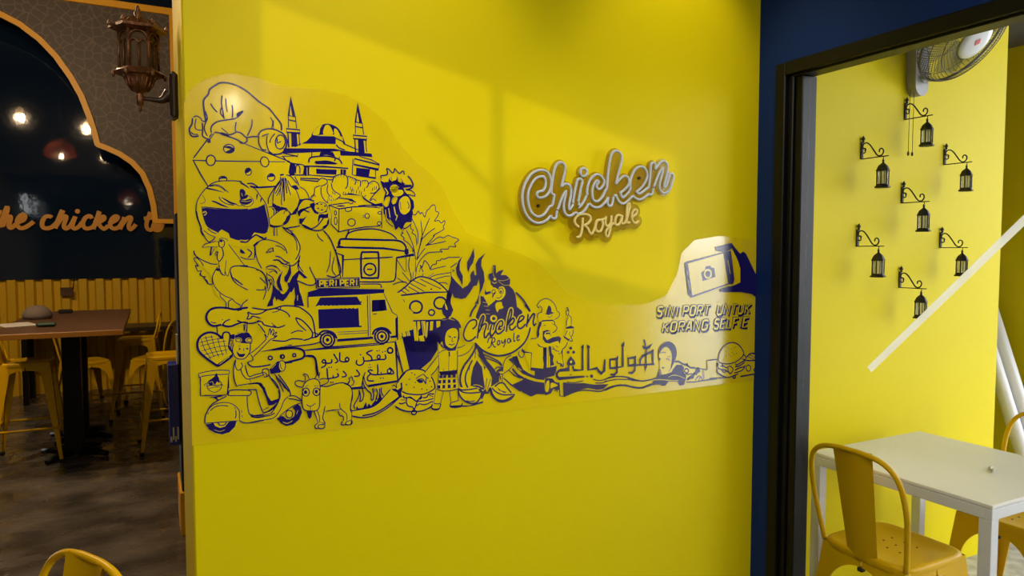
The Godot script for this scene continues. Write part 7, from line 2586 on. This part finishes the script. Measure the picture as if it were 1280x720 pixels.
[1,64,2,[3370,2541,3386,2606,3418,2540,3434,2606]],
[1,64,2,[3504,2596,3496,2606,3467,2606,3455,2596,3444,2550,3451,2540,3480,2540,3492,2550,3498,2571,3476,2572]],
[1,65,2,[3610,2601,3604,2608,3580,2608,3570,2598,3568,2581,3598,2571,3598,2554,3587,2541,3564,2541,3558,2549]],
[1,65,2,[3670,2608,3631,2608,3615,2541,3654,2541]],
[1,65,2,[3623,2574,3654,2574]],
[1,65,2,[3690,2608,3674,2541,3713,2540]],
[1,66,2,[3790,2608,3750,2608,3733,2540]],
[1,66,2,[3742,2574,3772,2574]],
[1,66,2,[3823,2608,3806,2540]],
[1,66,2,[3890,2608,3849,2608,3832,2540,3873,2540]],
[1,66,2,[3841,2574,3873,2574]]]],
]
const FILM := [157,3808,187,3880,253,3937,360,3976,491,3975,588,3946,707,3942,843,3943,948,3929,1052,3888,1163,3807,1244,3686,1341,3594,1432,3527,1500,3453,1553,3335,1643,3203,1830,3133,2003,3080,2121,3026,2218,2945,2324,2832,2486,2766,2686,2738,2954,2739,3123,2788,3219,2935,3258,3083,3371,3172,3592,3202,3838,3187,4047,3159,4020,2139,3119,2129,2227,2124,1137,2123,699,2124,157,2130]
const NEON := [[2092,3436,2125,3444,2149,3477,2153,3521,2134,3558,2094,3563,2050,3542,2013,3493,1994,3433,2000,3364,2029,3309,2079,3284,2135,3302,2175,3352],
[2192,3312,2207,3396,2229,3498,2249,3574,2254,3609,2234,3617,2213,3581,2199,3510,2193,3457],
[2204,3361,2234,3431,2267,3482,2290,3486,2297,3452,2282,3381,2289,3337,2320,3338,2354,3388],
[2377,3525,2360,3455,2349,3383,2367,3346,2405,3367,2440,3422],
[2522,3504,2542,3532,2508,3558,2470,3529,2451,3467,2466,3404,2516,3390,2562,3426,2588,3472],
[2605,3400,2635,3538,2676,3678,2664,3712,2633,3701,2612,3610,2601,3500],
[2635,3465,2680,3526,2722,3559,2734,3533,2691,3493,2666,3482,2680,3437,2712,3420,2769,3465],
[2777,3484,2840,3521,2881,3585,2857,3625,2811,3605,2782,3535,2797,3471,2843,3450,2906,3489],
[2947,3656,2941,3570,2927,3483],
[2936,3523,2980,3618,3023,3667,3048,3659,3041,3602,3020,3527,3037,3499,3074,3519,3099,3592]]
const NEON_DOT := [2407,3586]
const ROYALE := [[2373,3245,2347,3264,2344,3293,2372,3320,2418,3326,2453,3315,2459,3290,2436,3266,2407,3255],
[2401,3304,2399,3246,2385,3192,2356,3180],
[2413,3256,2436,3241,2454,3212,2471,3203,2495,3247,2506,3282],
[2547,3292,2512,3289,2497,3257,2506,3223,2536,3223,2553,3263,2547,3292,2571,3302],
[2577,3317,2571,3273,2589,3253,2613,3274,2619,3323],
[2619,3318,2613,3254,2596,3194,2578,3194,2578,3224,2607,3254,2637,3274],
[2697,3320,2667,3324,2649,3299,2652,3264,2680,3270,2698,3310],
[2703,3325,2698,3275,2722,3276],
[2722,3271,2746,3326,2761,3382,2758,3402,2743,3391,2737,3331,2741,3281,2766,3281],
[2771,3312,2808,3333,2818,3358,2799,3363,2780,3337,2784,3292,2809,3277,2834,3293]]
const SCREWS := [[2092,3369],[2847,3571],[2604,3208]]
const GOLD := [[-2942,3581,-2864,3731,-2798,3881,-2784,3941],
[-2808,3583,-2741,3763,-2673,3974,-2655,3989,-2662,3914,-2744,3673,-2759,3584],
[-2745,3614,-2679,3764,-2616,3811,-2605,3751,-2642,3615,-2599,3571,-2522,3647],
[-2508,3678,-2381,3740,-2353,3831,-2416,3845,-2481,3753,-2493,3618,-2424,3565,-2322,3605,-2205,3707],
[-1882,3796,-1920,3826,-1998,3809,-2052,3701,-2043,3594,-1953,3571,-1848,3628,-1740,3784,-1669,3954],
[-1824,3567,-1767,3752,-1682,3970],
[-1796,3629,-1727,3753,-1647,3832,-1616,3802,-1665,3631,-1628,3570,-1547,3633,-1462,3805],
[-1448,3836,-1507,3649,-1482,3572,-1402,3604,-1318,3714],
[-1141,3796,-1180,3851,-1262,3809,-1311,3699,-1282,3590,-1187,3582,-1090,3671,-1001,3956],
[-1120,3561,-1060,3766,-987,3956],
[-1077,3656,-978,3799,-922,3848,-910,3785,-1008,3711,-982,3626,-915,3573,-831,3644],
[-830,3692,-690,3758,-646,3838,-701,3852,-772,3772,-795,3645,-736,3582,-638,3615,-536,3776],
[-520,3840,-566,3680,-611,3568],
[-581,3648,-479,3793,-407,3843,-389,3795,-440,3650,-414,3571,-357,3604,-298,3685],
[-137,3816,36,3836],
[-4,3965,-82,3721,-71,3592,0,3560,75,3659],
[180,3774,92,3740,45,3626,102,3555,190,3579,237,3694,194,3765,267,3727]]
const GOLD_DOT := [-1405,3946]
